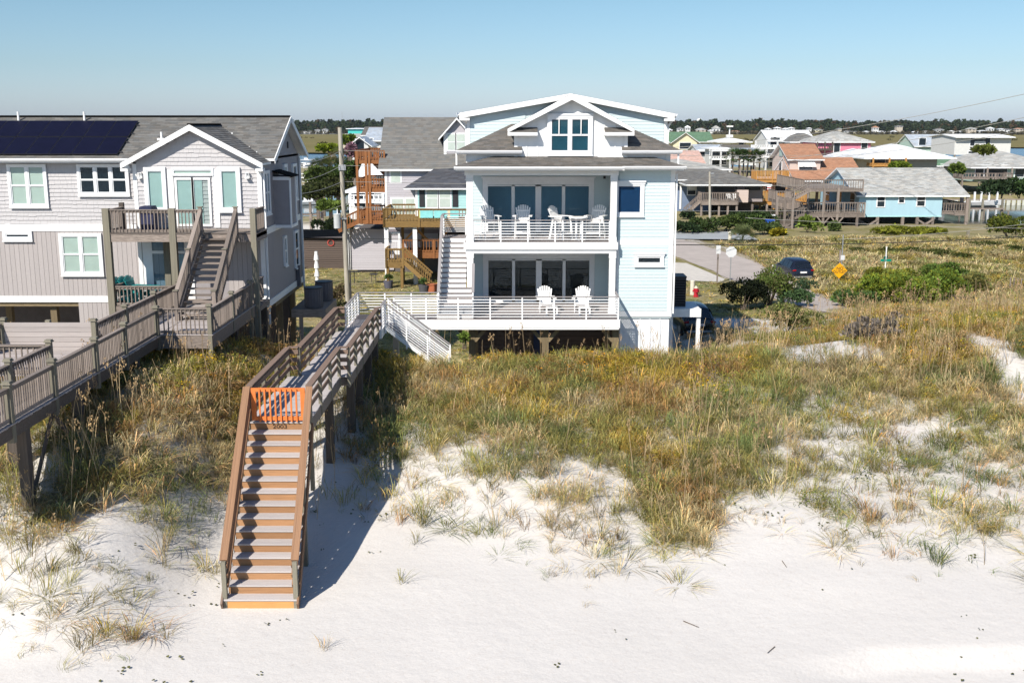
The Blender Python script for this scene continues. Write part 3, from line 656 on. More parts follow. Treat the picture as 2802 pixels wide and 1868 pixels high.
# leafy growth along the crest
x, y, P = sample(-22, 30, 30, 60, 9, lambda x, y: veg(x, y)*infr(x, y)*(.12+.88*ss(3.0, 7, y-np.interp(x, DX, DY)))*ss(.38, .56, vn(x, y, 2.4, 17, 2)))
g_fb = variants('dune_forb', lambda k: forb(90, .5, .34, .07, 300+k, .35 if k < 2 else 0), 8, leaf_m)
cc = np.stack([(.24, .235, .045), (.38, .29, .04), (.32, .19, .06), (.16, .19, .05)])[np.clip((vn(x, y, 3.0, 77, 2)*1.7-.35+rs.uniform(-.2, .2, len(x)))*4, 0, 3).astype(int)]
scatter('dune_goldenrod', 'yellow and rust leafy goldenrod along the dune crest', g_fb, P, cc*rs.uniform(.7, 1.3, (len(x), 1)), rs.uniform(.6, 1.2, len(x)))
# round pennywort leaves dotted over the lower beach
x, y, P = sample(-12, 18, 19.5, 34, 2.6, lambda x, y: ss(.5, .66, vn(x, y, 1.1, 88, 2))*(y < np.interp(x, SX, SY)+2.5)*(.15+.85*ss(4, 9, x)+.5*(x < -4)))
def disc(k):
    r = random.Random(k); a0 = [i*math.pi/3 for i in range(6)]; V, Fs, C = [], [], []
    for j in range(1+k % 3):
        o_ = Vector((r.uniform(-.12, .12), r.uniform(-.12, .12), .03)); b = len(V); V += [o_+Vector((.028*math.cos(t), .028*math.sin(t), r.uniform(-.01, .012))) for t in a0]; Fs.append(tuple(range(b, b+6))); C.append((1, 1, 1))
    return V, Fs, C
scatter('pennywort', 'small round green pennywort leaves dotted over the lower sand', variants('pennywort_leaf', disc, 6, leaf_m), P, np.array((.12, .12, .05))*rs.uniform(.6, 1.4, (len(x), 1)), rs.uniform(.7, 1.5, len(x)))
# field and lots behind
def field(x, y): return np.maximum((x > road_c(y)+3.2+1.6*ss(70, 78, y)+1.2*vn(x, y, 2, 7, 2))*ss(58, 66, y), (y > 60)*(x > 22))*(y < 114)*infr(x, y, .5)*np.where(poly_in(x, y, PATH), 0, 1)*(.45+.55*ss(.3, .5, vn(x, y, 2.5, 41, 3)))
x, y, P = sample(14, 66, 58, 116, 9, field)
g_fd = variants('field_grass', lambda k: tuft(12, .42, .42, .022, seed=400+k), 6, blade_m)
scatter('field_grass', 'tawny field grass on the open lot behind the parked car', g_fd, P, palette(x, y, (.08, -.12, .20, -.2, -.10))*1.0, rs.uniform(.6, 1.3, len(x)))
def lawnf(x, y): return ((x > 9.5)*(x < road_c(y)-3.3)*(y > 64)*(y < 112)*.8*(1-ss(11.2, 11.4, x)*(x < 17.5)*(y > 84)*(y < 98.5)) + (x > -22)*(x < -1)*(y > 52)*(y < 103)*.9)*infr(x, y)*(.3+.7*ss(.35, .55, vn(x, y, 1.8, 43, 3)))
x, y, P = sample(-22, 20, 50, 114, 9, lawnf)
g_lw = variants('lawn_grass', lambda k: tuft(12, .10, .34, .02, seed=500+k), 5, blade_m)
scatter('lawn_grass', 'short patchy lawn between the houses', g_lw, P, palette(x, y, (.08, .02, .05, -.3, -.02))*1.1, rs.uniform(.6, 1.3, len(x)))
# ------------------------------------------------------------ shrubs and trees: one thing each
shrub_m = leafmat('shrub_leaf', inst=False, trans=.22)
bark = M_('bark', (.16, .125, .10), .9, .3, 6, coords='World', bump=.3)
def crown(name, parent, c, size, n, ls, col, seed=0, lobes=9, col2=None, flat=.8, up=.3, mix=.35, shell=.55, label=None):
    r = random.Random(seed); V, Fs, C = [], [], []; c = Vector(c)-WM[parent.name].translation; LB = []
    for i in range(lobes):
        a = r.uniform(0, 6.283); q = r.random()**.5*.62; LB.append((Vector((q*math.cos(a), q*math.sin(a), r.uniform(-.35, .45)*(1-q*.5))), r.uniform(.28, .52), r.uniform(.75, 1.2)))
    sx, sy, sz = size
    for i in range(n):
        lc, lr, lt = LB[r.randrange(lobes)]; d = Vector((r.gauss(0, 1), r.gauss(0, 1), r.gauss(0, 1))).normalized()
        if d.z < -.55: d.z *= -1
        rr = lr*(shell+(1-shell)*r.random()); p = lc+d*rr; P_ = Vector((p.x*sx, p.y*sy, p.z*sz))+c
        if P_.z+WM[parent.name].translation.z < hz(P_.x+WM[parent.name].translation.x, P_.y+WM[parent.name].translation.y)-.1: continue
        u = (d+Vector((r.uniform(-1, 1), r.uniform(-1, 1), r.uniform(-1, 1)))*.9+Vector((0, 0, up))).normalized(); v = u.cross(Vector((r.uniform(-1, 1), r.uniform(-1, 1), r.uniform(-1, 1)))).normalized(); L = ls*r.uniform(.6, 1.4)
        b = len(V); V += [P_-v*L*.3, P_+u*L*.5-v*L*.35, P_+u*L, P_+u*L*.5+v*L*.35]; Fs.append((b, b+1, b+2, b+3))
        k = lt*r.uniform(.65, 1.3); cc_ = col2 if (col2 and r.random() < mix) else col; C.append(tuple(q*k for q in cc_))
    me = tint_mesh(name, V, Fs, C, shrub_m); o = link(bpy.data.objects.new(name, me), parent, Matrix.Translation(WM[parent.name].translation)); return o
def shrub(name, label, x, y, w, h, col, seed, n=1500, ls=.16, cat='shrub', group=None, col2=None, d=None, z=None, stems=4, **kw):
    z = hz(x, y) if z is None else z; t = thing(name, label, cat, (x, y, z), group=group); r = random.Random(seed); d = d or w*.8
    mb = MB()
    for i in range(stems):
        a = r.uniform(0, 6.283); mb.tube((x+.1*math.cos(a), y+.1*math.sin(a), z-.15), (x+w*.28*math.cos(a), y+d*.28*math.sin(a), z+h*.62), .03+.01*w, .012, 5, caps=False)
    mb.build('stem', t, bark); crown('foliage', t, (x, y, z+h*.45), (w*.62, d*.62, h*.62), n, ls, col, seed, col2=col2, **kw); return t
def palmetto(name, label, x, y, h, r_, seed, trunk=0, col=(.085, .12, .04), nf=26, group=None, cat='palm', z=None):
    z = hz(x, y) if z is None else z; t = thing(name, label, cat, (x, y, z), group=group); r = random.Random(seed)
    if trunk: mb = MB(); mb.tube((x, y, z-.2), (x+.1, y, z+trunk), .17, .13, 8); mb.build('trunk', t, bark)
    top = Vector((x+(.1 if trunk else 0), y, z+trunk))-Vector((x, y, z)); V, Fs, C = [], [], []
    for i in range(nf):
        a = r.uniform(0, 6.283); e = r.uniform(-.4, 1.35) if trunk else r.uniform(.15, 1.45); d = Vector((math.cos(a)*math.cos(e), math.sin(a)*math.cos(e), math.sin(e))); L = r_*r.uniform(.7, 1.05); tip = top+d*L*.62
        s = d.cross(Vector((0, 0, 1))).normalized(); s = Vector((1, 0, 0)) if s.length < .5 else s; b = len(V); V += [top-s*.012, top+s*.012, tip+s*.012, tip-s*.012]; Fs.append((b, b+1, b+2, b+3)); C.append(tuple(q*.9 for q in col))
        k = r.uniform(.6, 1.4); dead = r.random() < .14; nb = 11
        for j in range(nb):
            f = (j/(nb-1)-.5)*2.5; e_ = (d*math.cos(f)+s*math.sin(f)); e_.z -= .18+.2*abs(f); e_ = e_.normalized(); q = tip+e_*L*.42; w_ = e_.cross(d.cross(s)).normalized()*.022*max(1, r_); b = len(V); V += [tip, tip+e_*L*.25+w_, q, tip+e_*L*.25-w_]; Fs.append((b, b+1, b+2, b+3)); C.append((.30*k, .22*k, .12*k) if dead else tuple(q_*k for q_ in col))
    me = tint_mesh('frond', V, Fs, C, shrub_m); link(bpy.data.objects.new('fronds', me), t, Matrix.Translation((x, y, z))); return t
# ------------------------------------------------------------ the white and pale blue house
HX0, HX1 = -2.0, 6.92; WF, WB = 46.5, 60.0; DZ, UZ = 3.55, 6.66
wh = thing('beach_house', 'tall white and pale blue house with two seaward porches and a boarded gable', 'house', (2.4, 53, -.5))
dw = 49.3
def solid(name, parent, x0, x1, y0, y1, z0, z1, mat, label=None):
    o = MB().box(x0, x1, y0, y1, z0, z1).build(name, parent, mat)
    if label: o['label'] = label
    return o
solid('wall', wh, HX0, HX1, 50.6, WB, 3.3, 10.45, paleblue); solid('wall', wh, 4.5, HX1-.002, WF, 50.6, 3.3, 9.9, paleblue)
# porch back walls are built round the door openings, a furnished room behind the upper one
def back_wall(z0, z1, gx0, gx1, gz1):
    mb = MB(); mb.box(HX0, gx0, dw, dw+.15, z0, z1); mb.box(gx1, 4.5, dw, dw+.15, z0, z1); mb.box(gx0, gx1, dw, dw+.15, gz1, z1); mb.build('wall', wh, paleblue)
ug = (at(1335, 529, dw).x, at(1611, 529, dw).x, at(1400, 506, dw).z); lg = (at(1336, 705, dw).x, at(1613, 705, dw).x, at(1400, 709, dw).z)
back_wall(UZ, 9.9, ug[0], ug[1], ug[2]); back_wall(DZ, UZ-.3, lg[0], lg[1], lg[2])
for z0, z1, g in ((UZ, 9.9, ug), (DZ, UZ-.3, lg)):
    for xa, xb in ((HX0+.1, g[0]-.25), (g[1]+.25, 4.45)): lap_siding(wh, frame(0, dw, 0), xa, xb, z0, z1, .145, paleblue)
def slider(z0, g, label=None):
    """four tall panes in a wide cased opening"""
    F = frame(0, dw, 0); mb = MB(F); x0, x1, z1 = g; c = .24
    mb.box(x0-c, x0, -.06, 0, z0, z1+.02); mb.box(x1, x1+c, -.06, 0, z0, z1+.02); mb.box(x0-c, x1+c, -.065, 0, z1+.02, z1+.3); mb.box(x0-c-.06, x1+c+.06, -.10, 0, z1+.3, z1+.37)
    w = (x1-x0)/4
    cuts = [x0+i*w for i in range(5)]
    for i in range(1, 4):
        t = .13 if i == 2 else .07; mb.box(cuts[i]-t, cuts[i]+t, -.05, 0.02, z0, z1)
    mb.box(x0, x1, -.05, 0.02, z0, z0+.1); mb.box(x0, x1, -.05, 0.02, z1-.06, z1)
    o = mb.build('sliding_door', wh, white_trim)
    for i in range(4):
        a, b = cuts[i]+(.0 if i == 0 else .09), cuts[i+1]-(.0 if i == 3 else .09); box('pane', o, a, b, dw-.0, dw+.006, z0+.1, z1-.06, pane_dark)
    return o
slider(UZ, ug); slider(DZ, lg)
mbr = MB(); mbr.box(ug[0]-.3, ug[1]+.4, 55.2, 55.3, UZ, 9.8); mbr.box(ug[0]-.45, ug[0]-.35, dw+.2, 55.2, UZ, 9.8); mbr.box(ug[1]+.4, ug[1]+.5, dw+.2, 55.2, UZ, 9.8); mbr.box(ug[0]-.3, ug[1]+.4, dw+.16, 55.2, 9.3, 9.35); mbr.box(ug[0]-.3, ug[1]+.4, dw+.16, 55.2, UZ-.05, UZ)
rm = mbr.build('room', wh, room)
solid('room', wh, lg[0]-.3, lg[1]+.3, 50.4, 50.5, DZ, 6.3, black)
teal_int = M_('interior_teal', (.16, .42, .40), .8, .05, 2, coords='World')
for x0, x1, z0, z1 in ((-1.35, -.15, 7.25, 8.6), (.35, 1.0, 7.3, 8.4), (1.9, 2.9, 7.9, 8.7)): box('cabinet', rm, x0, x1, 55.0, 55.18, z0, z1, teal_int)
cream = M_('cream_fabric', (.45, .50, .30), .8, .05, 2); box('sofa', rm, -1.2, -.2, 54.2, 54.9, 7.0, 7.45, cream)
ch = MB()
for k in range(9): ch.tube((-.45+k*.13, 52.2+.1*math.sin(k), 9.0), (-.45+k*.13, 52.2+.1*math.sin(k), 9.09), .035, .02, 6)
ch.box(-.5, .65, 52.19, 52.21, 9.12, 9.14)
bulb = bpy.data.materials.new('lit_bulb'); bulb.use_nodes = True; bb = bulb.node_tree.nodes['Principled BSDF']; bb.inputs['Emission Color'].default_value = (1, .72, .35, 1); bb.inputs['Emission Strength'].default_value = 3
ch.build('chandelier', rm, bulb)
# upper and lower porch floors
def porch_floor(z, y0, fx0, fx1, fz, name):
    mb = MB(); mb.box(fx0, fx1, y0, y0+.05, z-fz, z-.0); mb.box(fx0, fx0+.05, y0+.05, dw, z-fz, z); mb.box(fx1-.05, fx1, y0+.05, dw, z-fz, z); mb.box(fx0+.05, fx1-.05, y0+.05, dw, z-.14, z-.04)
    return mb.build(name, wh, white)
up = porch_floor(UZ, 46.05, HX0-.06, 4.52, .31, 'balcony')
MB().box(HX0+.02, 4.46, 46.12, 46.42, 6.18, 6.35).box(HX0+.02, 4.46, 46.42, dw, 6.3, 6.36).build_each('porch_beam', wh, white_trim)
planks(up, HX0, 4.46, 46.1, dw, UZ+.012, decking, 'x')
pipe_rail(up, (-1.64, 46.16, UZ), (4.16, 46.16, UZ), .93, 5)
pipe_rail(up, (-1.9, 46.4, UZ), (-1.9, 47.75, UZ), .93, 1)
def column(x0, x1, z0, z1, y=46.1):
    mb = MB(); mb.box(x0, x1, y, y+.26, z0, z1); mb.box(x0-.02, x1+.02, y-.02, y+.28, z0, z0+.22); mb.box(x0-.025, x1+.025, y-.025, y+.285, z1-.2, z1-.14); mb.box(x0-.02, x1+.02, y-.02, y+.28, z1-.13, z1)
    mb.build('column', wh, white)
for a, b in ((-1.93, -1.66), (4.18, 4.44)): column(a, b, UZ, 9.48); column(a, b, DZ, 6.18, 46.14)
MB().box(HX0, 4.5, 46.07, 46.4, 9.48, 9.84).build_each('porch_beam', wh, white); MB().box(HX0, 4.5, 46.4, dw, 9.52, 9.57).build('porch_ceiling', wh, white_trim)
MB().box(4.44, 4.5, WF, dw, 3.55, 9.5).build('wall', wh, paleblue)
# lower deck with the landing on the left and the walk out to the boardwalk
ld = MB(); ld.box(-5.25, 4.54, 44.7, 44.75, 3.2, 3.55); ld.box(4.49, 4.54, 44.75, WF, 3.2, 3.55); ld.box(-6.7, -5.25, 42.35, 42.4, 3.2, 3.52); ld.box(-6.72, -6.67, 42.4, 46.05, 3.2, 3.55); ld.box(-5.25, -5.2, 42.4, 44.7, 3.2, 3.55); ld.box(-6.67, -3.2, 46.0, 46.05, 3.2, 3.55)
ld.box(-5.2, 4.5, 44.72, 44.8, 3.13, 3.2); ld.box(-3.2, 4.49, 44.9, dw, 3.30, 3.40); ld.box(-6.6, -5.27, 42.5, 45.9, 3.3, 3.4); ld.box(-5.27, -3.22, 44.85, 45.9, 3.3, 3.4)
ld = ld.build('deck', wh, white)
planks(ld, HX0-1.2, 4.48, 44.73, dw, DZ+.01, decking, 'x'); planks(ld, -6.66, HX0-1.21, 44.73, 46.0, DZ+.01, decking, 'x'); planks(ld, -6.66, -5.24, 42.4, 44.72, DZ+.01, tread, 'y', w=.12)
pipe_rail(ld, (-4.95, 44.78, DZ), (4.46, 44.78, DZ), .96, 7); pipe_rail(ld, (4.46, 44.85, DZ), (4.46, 46.45, DZ), .96, 1, ends=True)
pipe_rail(ld, (-6.62, 42.4, DZ), (-6.62, 45.95, DZ), .96, 4); pipe_rail(ld, (-6.6, 45.98, DZ), (-3.2, 45.98, DZ), .96, 3); pipe_rail(ld, (-5.22, 42.45, DZ), (-5.22, 44.0, DZ), .96, 2)
# piles and braces under the deck
for x in (-1.7, 1.42, 4.4):
    box('pile', wh, x-.14, x+.14, 45.15, 45.43, 1.2, 3.2, piling)
    for s in (-1, 1):
        if x > 4 and s > 0: continue
        beam('brace', wh, (x+s*.12, 45.2, 2.55), (x+s*.62, 45.2, 3.12), .09, .14, piling)
    box('pile', wh, x-.13, x+.13, 49.0, 49.26, -.6, 3.2, piling)
for x in (-5.0, -6.5): box('pile', wh, x-.12, x+.12, 45.6, 45.84, -.3, 3.2, white)
brownwall = M_('brown_slat', (.13, .10, .085), .9, .15, 3, stretch=GR, objvar=.1)
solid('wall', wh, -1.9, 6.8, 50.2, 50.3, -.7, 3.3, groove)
for k in range(18): box('slat', wh, -1.95, 1.0, 50.12, 50.17, -.5+k*.21, -.31+k*.21, brownwall); box('slat', wh, 1.8, 4.9, 50.12, 50.17, -.5+k*.21, -.31+k*.21, brownwall)
box('door', wh, 1.02, 1.78, 50.1, 50.16, -.5, 3.1, M_('navy_door', (.03, .05, .12), .6, .1, 2))
# right front block
F = frame(0, WF, 0)
lap_siding(wh, F, 4.62, HX1-.16, 3.63, 6.5, .145, paleblue); lap_siding(wh, F, 4.55, HX1-.16, 6.72, 9.72, .145, paleblue)
tr = MB(); tr.box(HX1-.18, HX1+.025, WF-.035, WF+.16, 3.4, 9.75); tr.box(4.5, HX1+.02, WF-.045, WF-.002, 6.48, 6.72); tr.box(4.5, HX1+.03, WF-.045, WF-.002, 3.37, 3.62); tr.box(4.5, 4.62, WF-.03, WF-.002, 3.62, 6.48)
tr.box(HX1-.002, HX1+.05, WF+.1, 52, 3.2, 3.5); tr.build_each('corner_board', wh, white)
beam('downpipe', wh, (HX1+.1, WF+.05, 9.5), (HX1+.1, WF+.05, 3.5), .07, .09, white)
p0, p1 = at(1690, 507, WF), at(1753, 583, WF)
window(wh, F, (p0.x+p1.x)/2, (p0.z+p1.z)/2, p1.x-p0.x, p0.z-p1.z, style='fixed', casing=.13, glassm=pane_dark, back=M_('blue_dim', (.02, .06, .13), .9, .1, 1), head=True)
p0, p1 = at(1744, 702, WF), at(1808, 720, WF)
window(wh, F, (p0.x+p1.x)/2, (p0.z+p1.z)/2, p1.x-p0.x, p0.z-p1.z, style='fixed', casing=.12, glassm=pane_dark, back=black, head=True)
# storage wall under the block
solid('wall', wh, 4.72, HX1-.05, WF+.06, 50, -.6, 3.37, white_trim); battens(wh, frame(0, WF+.06, 0), 4.75, HX1-.06, -.5, 3.36, .43, white_trim)
# pent roofs over the porch and the block
ZP = 9.86; YP = 45.62; YT = 47.2; ZT = 10.24
Fp = [(-2.38, YP, ZP), (4.62, YP, ZP), (3.62, YT, ZT), (-.80, YT, ZT)]
slab(wh, Fp, .10, white_trim); shingles(wh, *Fp, expo=.14, tab=.3, mat=shingle)
Lp = [(-2.38, YT, ZP), (-2.38, YP, ZP), (-.80, YT, ZT)]
slab(wh, Lp, .10, white_trim); shingles(wh, Lp[0], Lp[1], Lp[2], Lp[2], .14, .3, shingle)
Rp = [(3.9, YP+.30, ZP+.01), (7.25, YP+.30, ZP+.01), (6.1, YT, ZT-.03), (3.4, YT, ZT-.03)]
slab(wh, Rp, .10, white_trim); shingles(wh, *Rp, expo=.14, tab=.3, mat=shingle)
Qp = [(7.25, YP+.30, ZP), (7.25, YT, ZP), (6.1, YT, ZT-.03)]; slab(wh, Qp, .10, white_trim); shingles(wh, Qp[0], Qp[1], Qp[2], Qp[2], .14, .3, shingle)
gutter(wh, (-2.42, YP+.01, ZP+.0), (4.68, YP+.01, ZP+.0)); gutter(wh, (4.70, YP+.31, ZP+.01), (7.3, YP+.31, ZP+.01))
MB().box(-2.36, 4.6, YP+.02, 46.07, ZP-.17, ZP-.10).box(4.6, 7.22, YP+.32, WF, ZP-.17, ZP-.10).build_each('soffit', wh, white_trim)
# boarded band wall, hip roof, gable dormer
solid('wall', wh, HX0+.02, HX1-.1, YT, 52, 9.84, 10.42, white_trim); battens(wh, frame(0, YT, 0), HX0+.05, HX1-.12, 9.95, 10.42, .43, white)
ZE, YE, SL = 10.50, 46.86, .47; YB = 49.25; zt = ZE+SL*(YB-YE); dx = YB-YE
X0e, X1e = -2.36, 7.22
for a, b, c, d in (((X0e, YE, ZE), (.42, YE, ZE), (.42, YB, zt), (X0e+dx, YB, zt)), ((4.70, YE, ZE), (X1e, YE, ZE), (X1e-dx, YB, zt), (4.70, YB, zt)),
                   ((X0e, 60.4, ZE), (X0e, YE, ZE), (X0e+dx, YB, zt), (X0e+dx, 58, zt)), ((X1e, YE, ZE), (X1e, 60.4, ZE), (X1e-dx, 58, zt), (X1e-dx, YB, zt))):
    slab(wh, [a, b, c, d], .09, white_trim); shingles(wh, a, b, c, d, .135, .3, shingle)
gutter(wh, (X0e-.04, YE+.01, ZE), (.44, YE+.01, ZE)); gutter(wh, (4.68, YE+.01, ZE), (X1e+.04, YE+.01, ZE))
MB().box(X0e+.02, .4, YE+.02, YT, ZE-.16, ZE-.09).box(4.7, X1e-.02, YE+.02, YT, ZE-.16, ZE-.09).build_each('soffit', wh, white_trim)
GXc = 2.53; dW0, dW1 = .11, 4.94; yg = 46.72; za = at(1561, 256, yg).z; ze = at(1388, 353, yg).z; gx0, gx1 = at(1389, 350, yg).x, at(1736, 350, yg).x; sl = (za-ze)/(GXc-gx0)
zw = lambda x: za-.12-sl*abs(x-GXc)
MB().prism([(dW0, YT-.03, 9.9), (dW1, YT-.03, 9.9), (dW1, YT-.03, zw(dW1)), (GXc, YT-.03, zw(GXc)), (dW0, YT-.03, zw(dW0))], (0, 3.4, 0)).build('gable_wall', wh, white)
battens(wh, frame(0, YT-.032, 0), GXc-5*.475, GXc+5*.475+.01, 9.95, 99, .475, white, clip=lambda x: zw(x)-.03)
MB().box(dW0-.02, dW0+.13, YT-.07, YT+.1, 9.95, zw(dW0)).box(dW1-.13, dW1+.02, YT-.07, YT+.1, 9.95, zw(dW1)).build_each('corner_board', wh, white)
for s in (-1, 1):
    xe = gx0 if s < 0 else gx1
    a, b = (xe, yg, ze), (GXc, yg, za); yb1, yb0 = 51.5, 50.2
    pts = [a, b, (GXc, yb1, za), (xe, yb1, ze)]
    slab(wh, pts, .07, white_trim)
    q = [(xe, yb1, ze), (xe, yg, ze), (GXc, yg, za), (GXc, yb1, za)] if s < 0 else [(xe, yg, ze), (xe, yb1, ze), (GXc, yb1, za), (GXc, yg, za)]
    shingles(wh, *q, expo=.14, tab=.3, mat=shingle)
    MB().prism([(xe, yg-.03, ze-.015), (GXc, yg-.03, za-.015), (GXc, yg-.03, za-.26), (xe, yg-.03, ze-.16)], (0, .05, 0)).build('rake_board', wh, white)
    x_in = at(1471, 350, yg).x if s < 0 else at(1655, 350, yg).x
    lo, hi = min(xe, x_in), max(xe, x_in); zr = ze-.14
    ret = MB().box(lo, hi, yg-.035, YT-.05, zr-.14, zr).build('cornice_return', wh, white)
    A, B, Cc, D = (lo, yg-.03, zr+.005), (hi, yg-.03, zr+.005), (hi, YT-.04, zr+.20), (lo, YT-.04, zr+.20); shingles(ret, A, B, Cc, D, .1, .3, shingle)
F = frame(0, YT-.03, 0); wc = []
for xa, xb in ((1509, 1549), (1569, 1609)):
    p0, p1 = at(xa, 327, YT), at(xb, 413, YT); wc.append((p0, p1))
xm0, xm1, z1_, z0_ = wc[0][0].x, wc[1][1].x, wc[0][0].z, wc[0][1].z
window(wh, F, (xm0+xm1)/2, (z0_+z1_)/2, xm1-xm0+.06, z1_-z0_+.05, units=2, style='hung', casing=.15, glassm=pane_dark, back=M_('dim_teal', (.05, .13, .14), .9, .2, 1), head=True, proud=.12)
for (p0, p1) in wc: box('muntin', wh, (p0.x+p1.x)/2-.02, (p0.x+p1.x)/2+.02, YT-.16, YT-.135, (z0_+z1_)/2+.03, z1_, white)
# low wide gable of the top storey behind
yb = 48.9; ea, eb = at(1257, 309, yb), at(1846, 311, yb); ap = Vector((GXc+.05, yb, at(1565, 256, yb).z)); wz = lambda x: ap.z-.14-(ap.z-ea.z)/(ap.x-ea.x)*abs(x-ap.x)
MB().prism([(HX0, YB, 10.3), (HX1, YB, 10.3), (HX1, YB, wz(HX1)), (ap.x, YB, wz(ap.x)), (HX0, YB, wz(HX0))], (0, 9.5, 0)).build('gable_wall', wh, paleblue)
def clip_g(z, x0, x1):
    t = (ap.z-.14-z)/((ap.z-ea.z)/(ap.x-ea.x)); return max(x0, ap.x-t), min(x1, ap.x+t)
lap_siding(wh, frame(0, YB, 0), HX0+.14, .6, 10.55, 12.1, .145, paleblue, clip=clip_g); lap_siding(wh, frame(0, YB, 0), 4.3, HX1-.14, 10.55, 12.1, .145, paleblue, clip=clip_g)
MB().box(HX0-.02, HX0+.13, YB-.04, YB+.12, 10.4, wz(HX0)).box(HX1-.13, HX1+.02, YB-.04, YB+.12, 10.4, wz(HX1)).build_each('corner_board', wh, white)
for s, e in ((-1, ea), (1, eb)):
    slab(wh, [(e.x, yb, e.z), (ap.x, yb, ap.z), (ap.x, 59.2, ap.z), (e.x, 59.2, e.z)], .08, white_trim)
    q = [(e.x, 59.2, e.z), (e.x, yb, e.z), (ap.x, yb, ap.z), (ap.x, 59.2, ap.z)] if s < 0 else [(e.x, yb, e.z), (e.x, 59.2, e.z), (ap.x, 59.2, ap.z), (ap.x, yb, ap.z)]
    shingles(wh, *q, expo=.14, tab=.35, mat=shingle)
    MB().prism([(e.x, yb-.03, e.z-.02), (ap.x, yb-.03, ap.z-.02), (ap.x, yb-.03, ap.z-.22), (e.x, yb-.03, e.z-.24)], (0, .05, 0)).build('rake_board', wh, white)
    MB().box(min(e.x, e.x-s*.45), max(e.x, e.x-s*.45), yb-.04, YB, e.z-.33, e.z-.22).build('cornice_return', wh, white)
    gx = e.x+s*.02; gutter(wh, (gx, 59.2, e.z) if s < 0 else (gx, yb, e.z), (gx, yb, e.z) if s < 0 else (gx, 59.2, e.z))
    xw = HX0 if s < 0 else HX1
    mb = MB(); mb.beam((e.x+s*.06, yb+.1, e.z-.1), (xw+s*.06, yb+.35, e.z-.55), .06, .08); mb.beam((xw+s*.06, yb+.38, e.z-.5), (xw+s*.06, yb+.38, 10.62), .06, .08); mb.build('downpipe', wh, white)
beam('downpipe', wh, (X0e-.02, YE+.1, ZE-.1), (X0e-.02, YE+.1, ZP+.02), .07, .07, white); beam('downpipe', wh, (X1e-.1, YE+.1, ZE-.1), (X1e-.1, YE+.1, ZP+.02), .07, .07, white)
# white stair from the deck to the balcony landing
sx0, sx1 = -3.12, -1.98; ns = 16; yb0, yt0 = 44.95, 47.95; st = MB(); rise_ = (UZ-DZ)/ns; run_ = (yt0-yb0)/(ns-1)
st.prism([(sx0-.05, yb0, DZ), (sx0-.05, yb0, DZ+.2), (sx0-.05, yt0, UZ), (sx0-.05, yt0, UZ-.35), (sx0-.05, yb0+.4, DZ)], (.05, 0, 0)); st.prism([(sx1+.3, yb0, DZ), (sx1+.3, yb0, DZ+.2), (sx1+.3, 46.0, DZ+1.35), (sx1+.3, 46.0, DZ+.9), (sx1+.3, yb0+.4, DZ)], (.05, 0, 0))
st = st.build('staircase', wh, white)
for i in range(ns):
    y = yb0+i*run_; xr = sx1+.3 if y < 46.0 else sx1; z = DZ+(i+1)*rise_
    box('riser', st, sx0, xr, y, y+.02, z-rise_+.0, z-.03, white)
    if i < ns-1: box('stair_tread', st, sx0, xr, y-.03, y+run_+.02, z-.035, z, decking)
planks(st, sx0-.05, -2.07, 47.95, dw, UZ, decking, 'x'); MB().box(sx0-.05, -2.07, 47.97, dw, UZ-.3, UZ-.05).build('landing', st, white)
def slope_rail(a, b, h, posts, n=6):
    a, b = Vector(a), Vector(b); Z = Vector((0, 0, 1)); beam('top_rail', st, a+Z*h, b+Z*h, .12, .05, railcap)
    for i in range(posts+1): p = a.lerp(b, i/posts); beam('rail_post', st, p, p+Z*h, .055, .055, white_rail)
    for k in range(n): z = .16+(h-.3)*k/(n-1); beam('rail_bar', st, a+Z*z, b+Z*z, .03, .03, white_rail)
slope_rail((sx0+.02, yb0+.1, DZ+.15), (sx0+.02, yt0, UZ), .95, 3); slope_rail((sx1+.33, yb0+.1, DZ+.15), (sx1+.33, 46.0, DZ+1.25), .95, 2)
slope_rail((sx0+.02, yt0, UZ), (sx0+.02, dw-.05, UZ), .95, 1); slope_rail((sx0+.02, dw-.05, UZ), (-2.1, dw-.05, UZ), .95, 1, 8)
# white stair down from the deck corner towards the yard
sd = MB(); a, b = Vector((-5.15, 44.45, DZ)), Vector((-2.6, 44.45, 1.6))
sd.prism([a+Vector((0, 0, 0)), a+Vector((0, 0, -.22)), b+Vector((0, 0, -.22)), b], (0, .05, 0)); sd.prism([a+Vector((0, -1.15, 0)), a+Vector((0, -1.15, -.18)), b+Vector((0, -1.15, -.18)), b+Vector((0, -1.15, 0))], (0, .05, 0)); sd = sd.build('staircase', wh, white)
for i in range(12):
    t = (i+.5)/12; p = a.lerp(b, t); box('stair_tread', sd, p.x-.16, p.x+.16, 43.35, 44.44, p.z-.04, p.z, decking)
for yy in (43.32, 44.50):
    A, B = Vector((a.x, yy, a.z)), Vector((b.x, yy, b.z)); Z = Vector((0, 0, 1)); beam('top_rail', sd, A+Z*.95, B+Z*.95, .09, .045, railcap)
    for i in range(4): p = A.lerp(B, i/3); beam('rail_post', sd, p-Z*.3, p+Z*.95, .06, .06, white_rail)
    for k in range(8): z = .05+.8*k/7; beam('rail_bar', sd, A+Z*z, B+Z*z, .03, .03, white_rail)
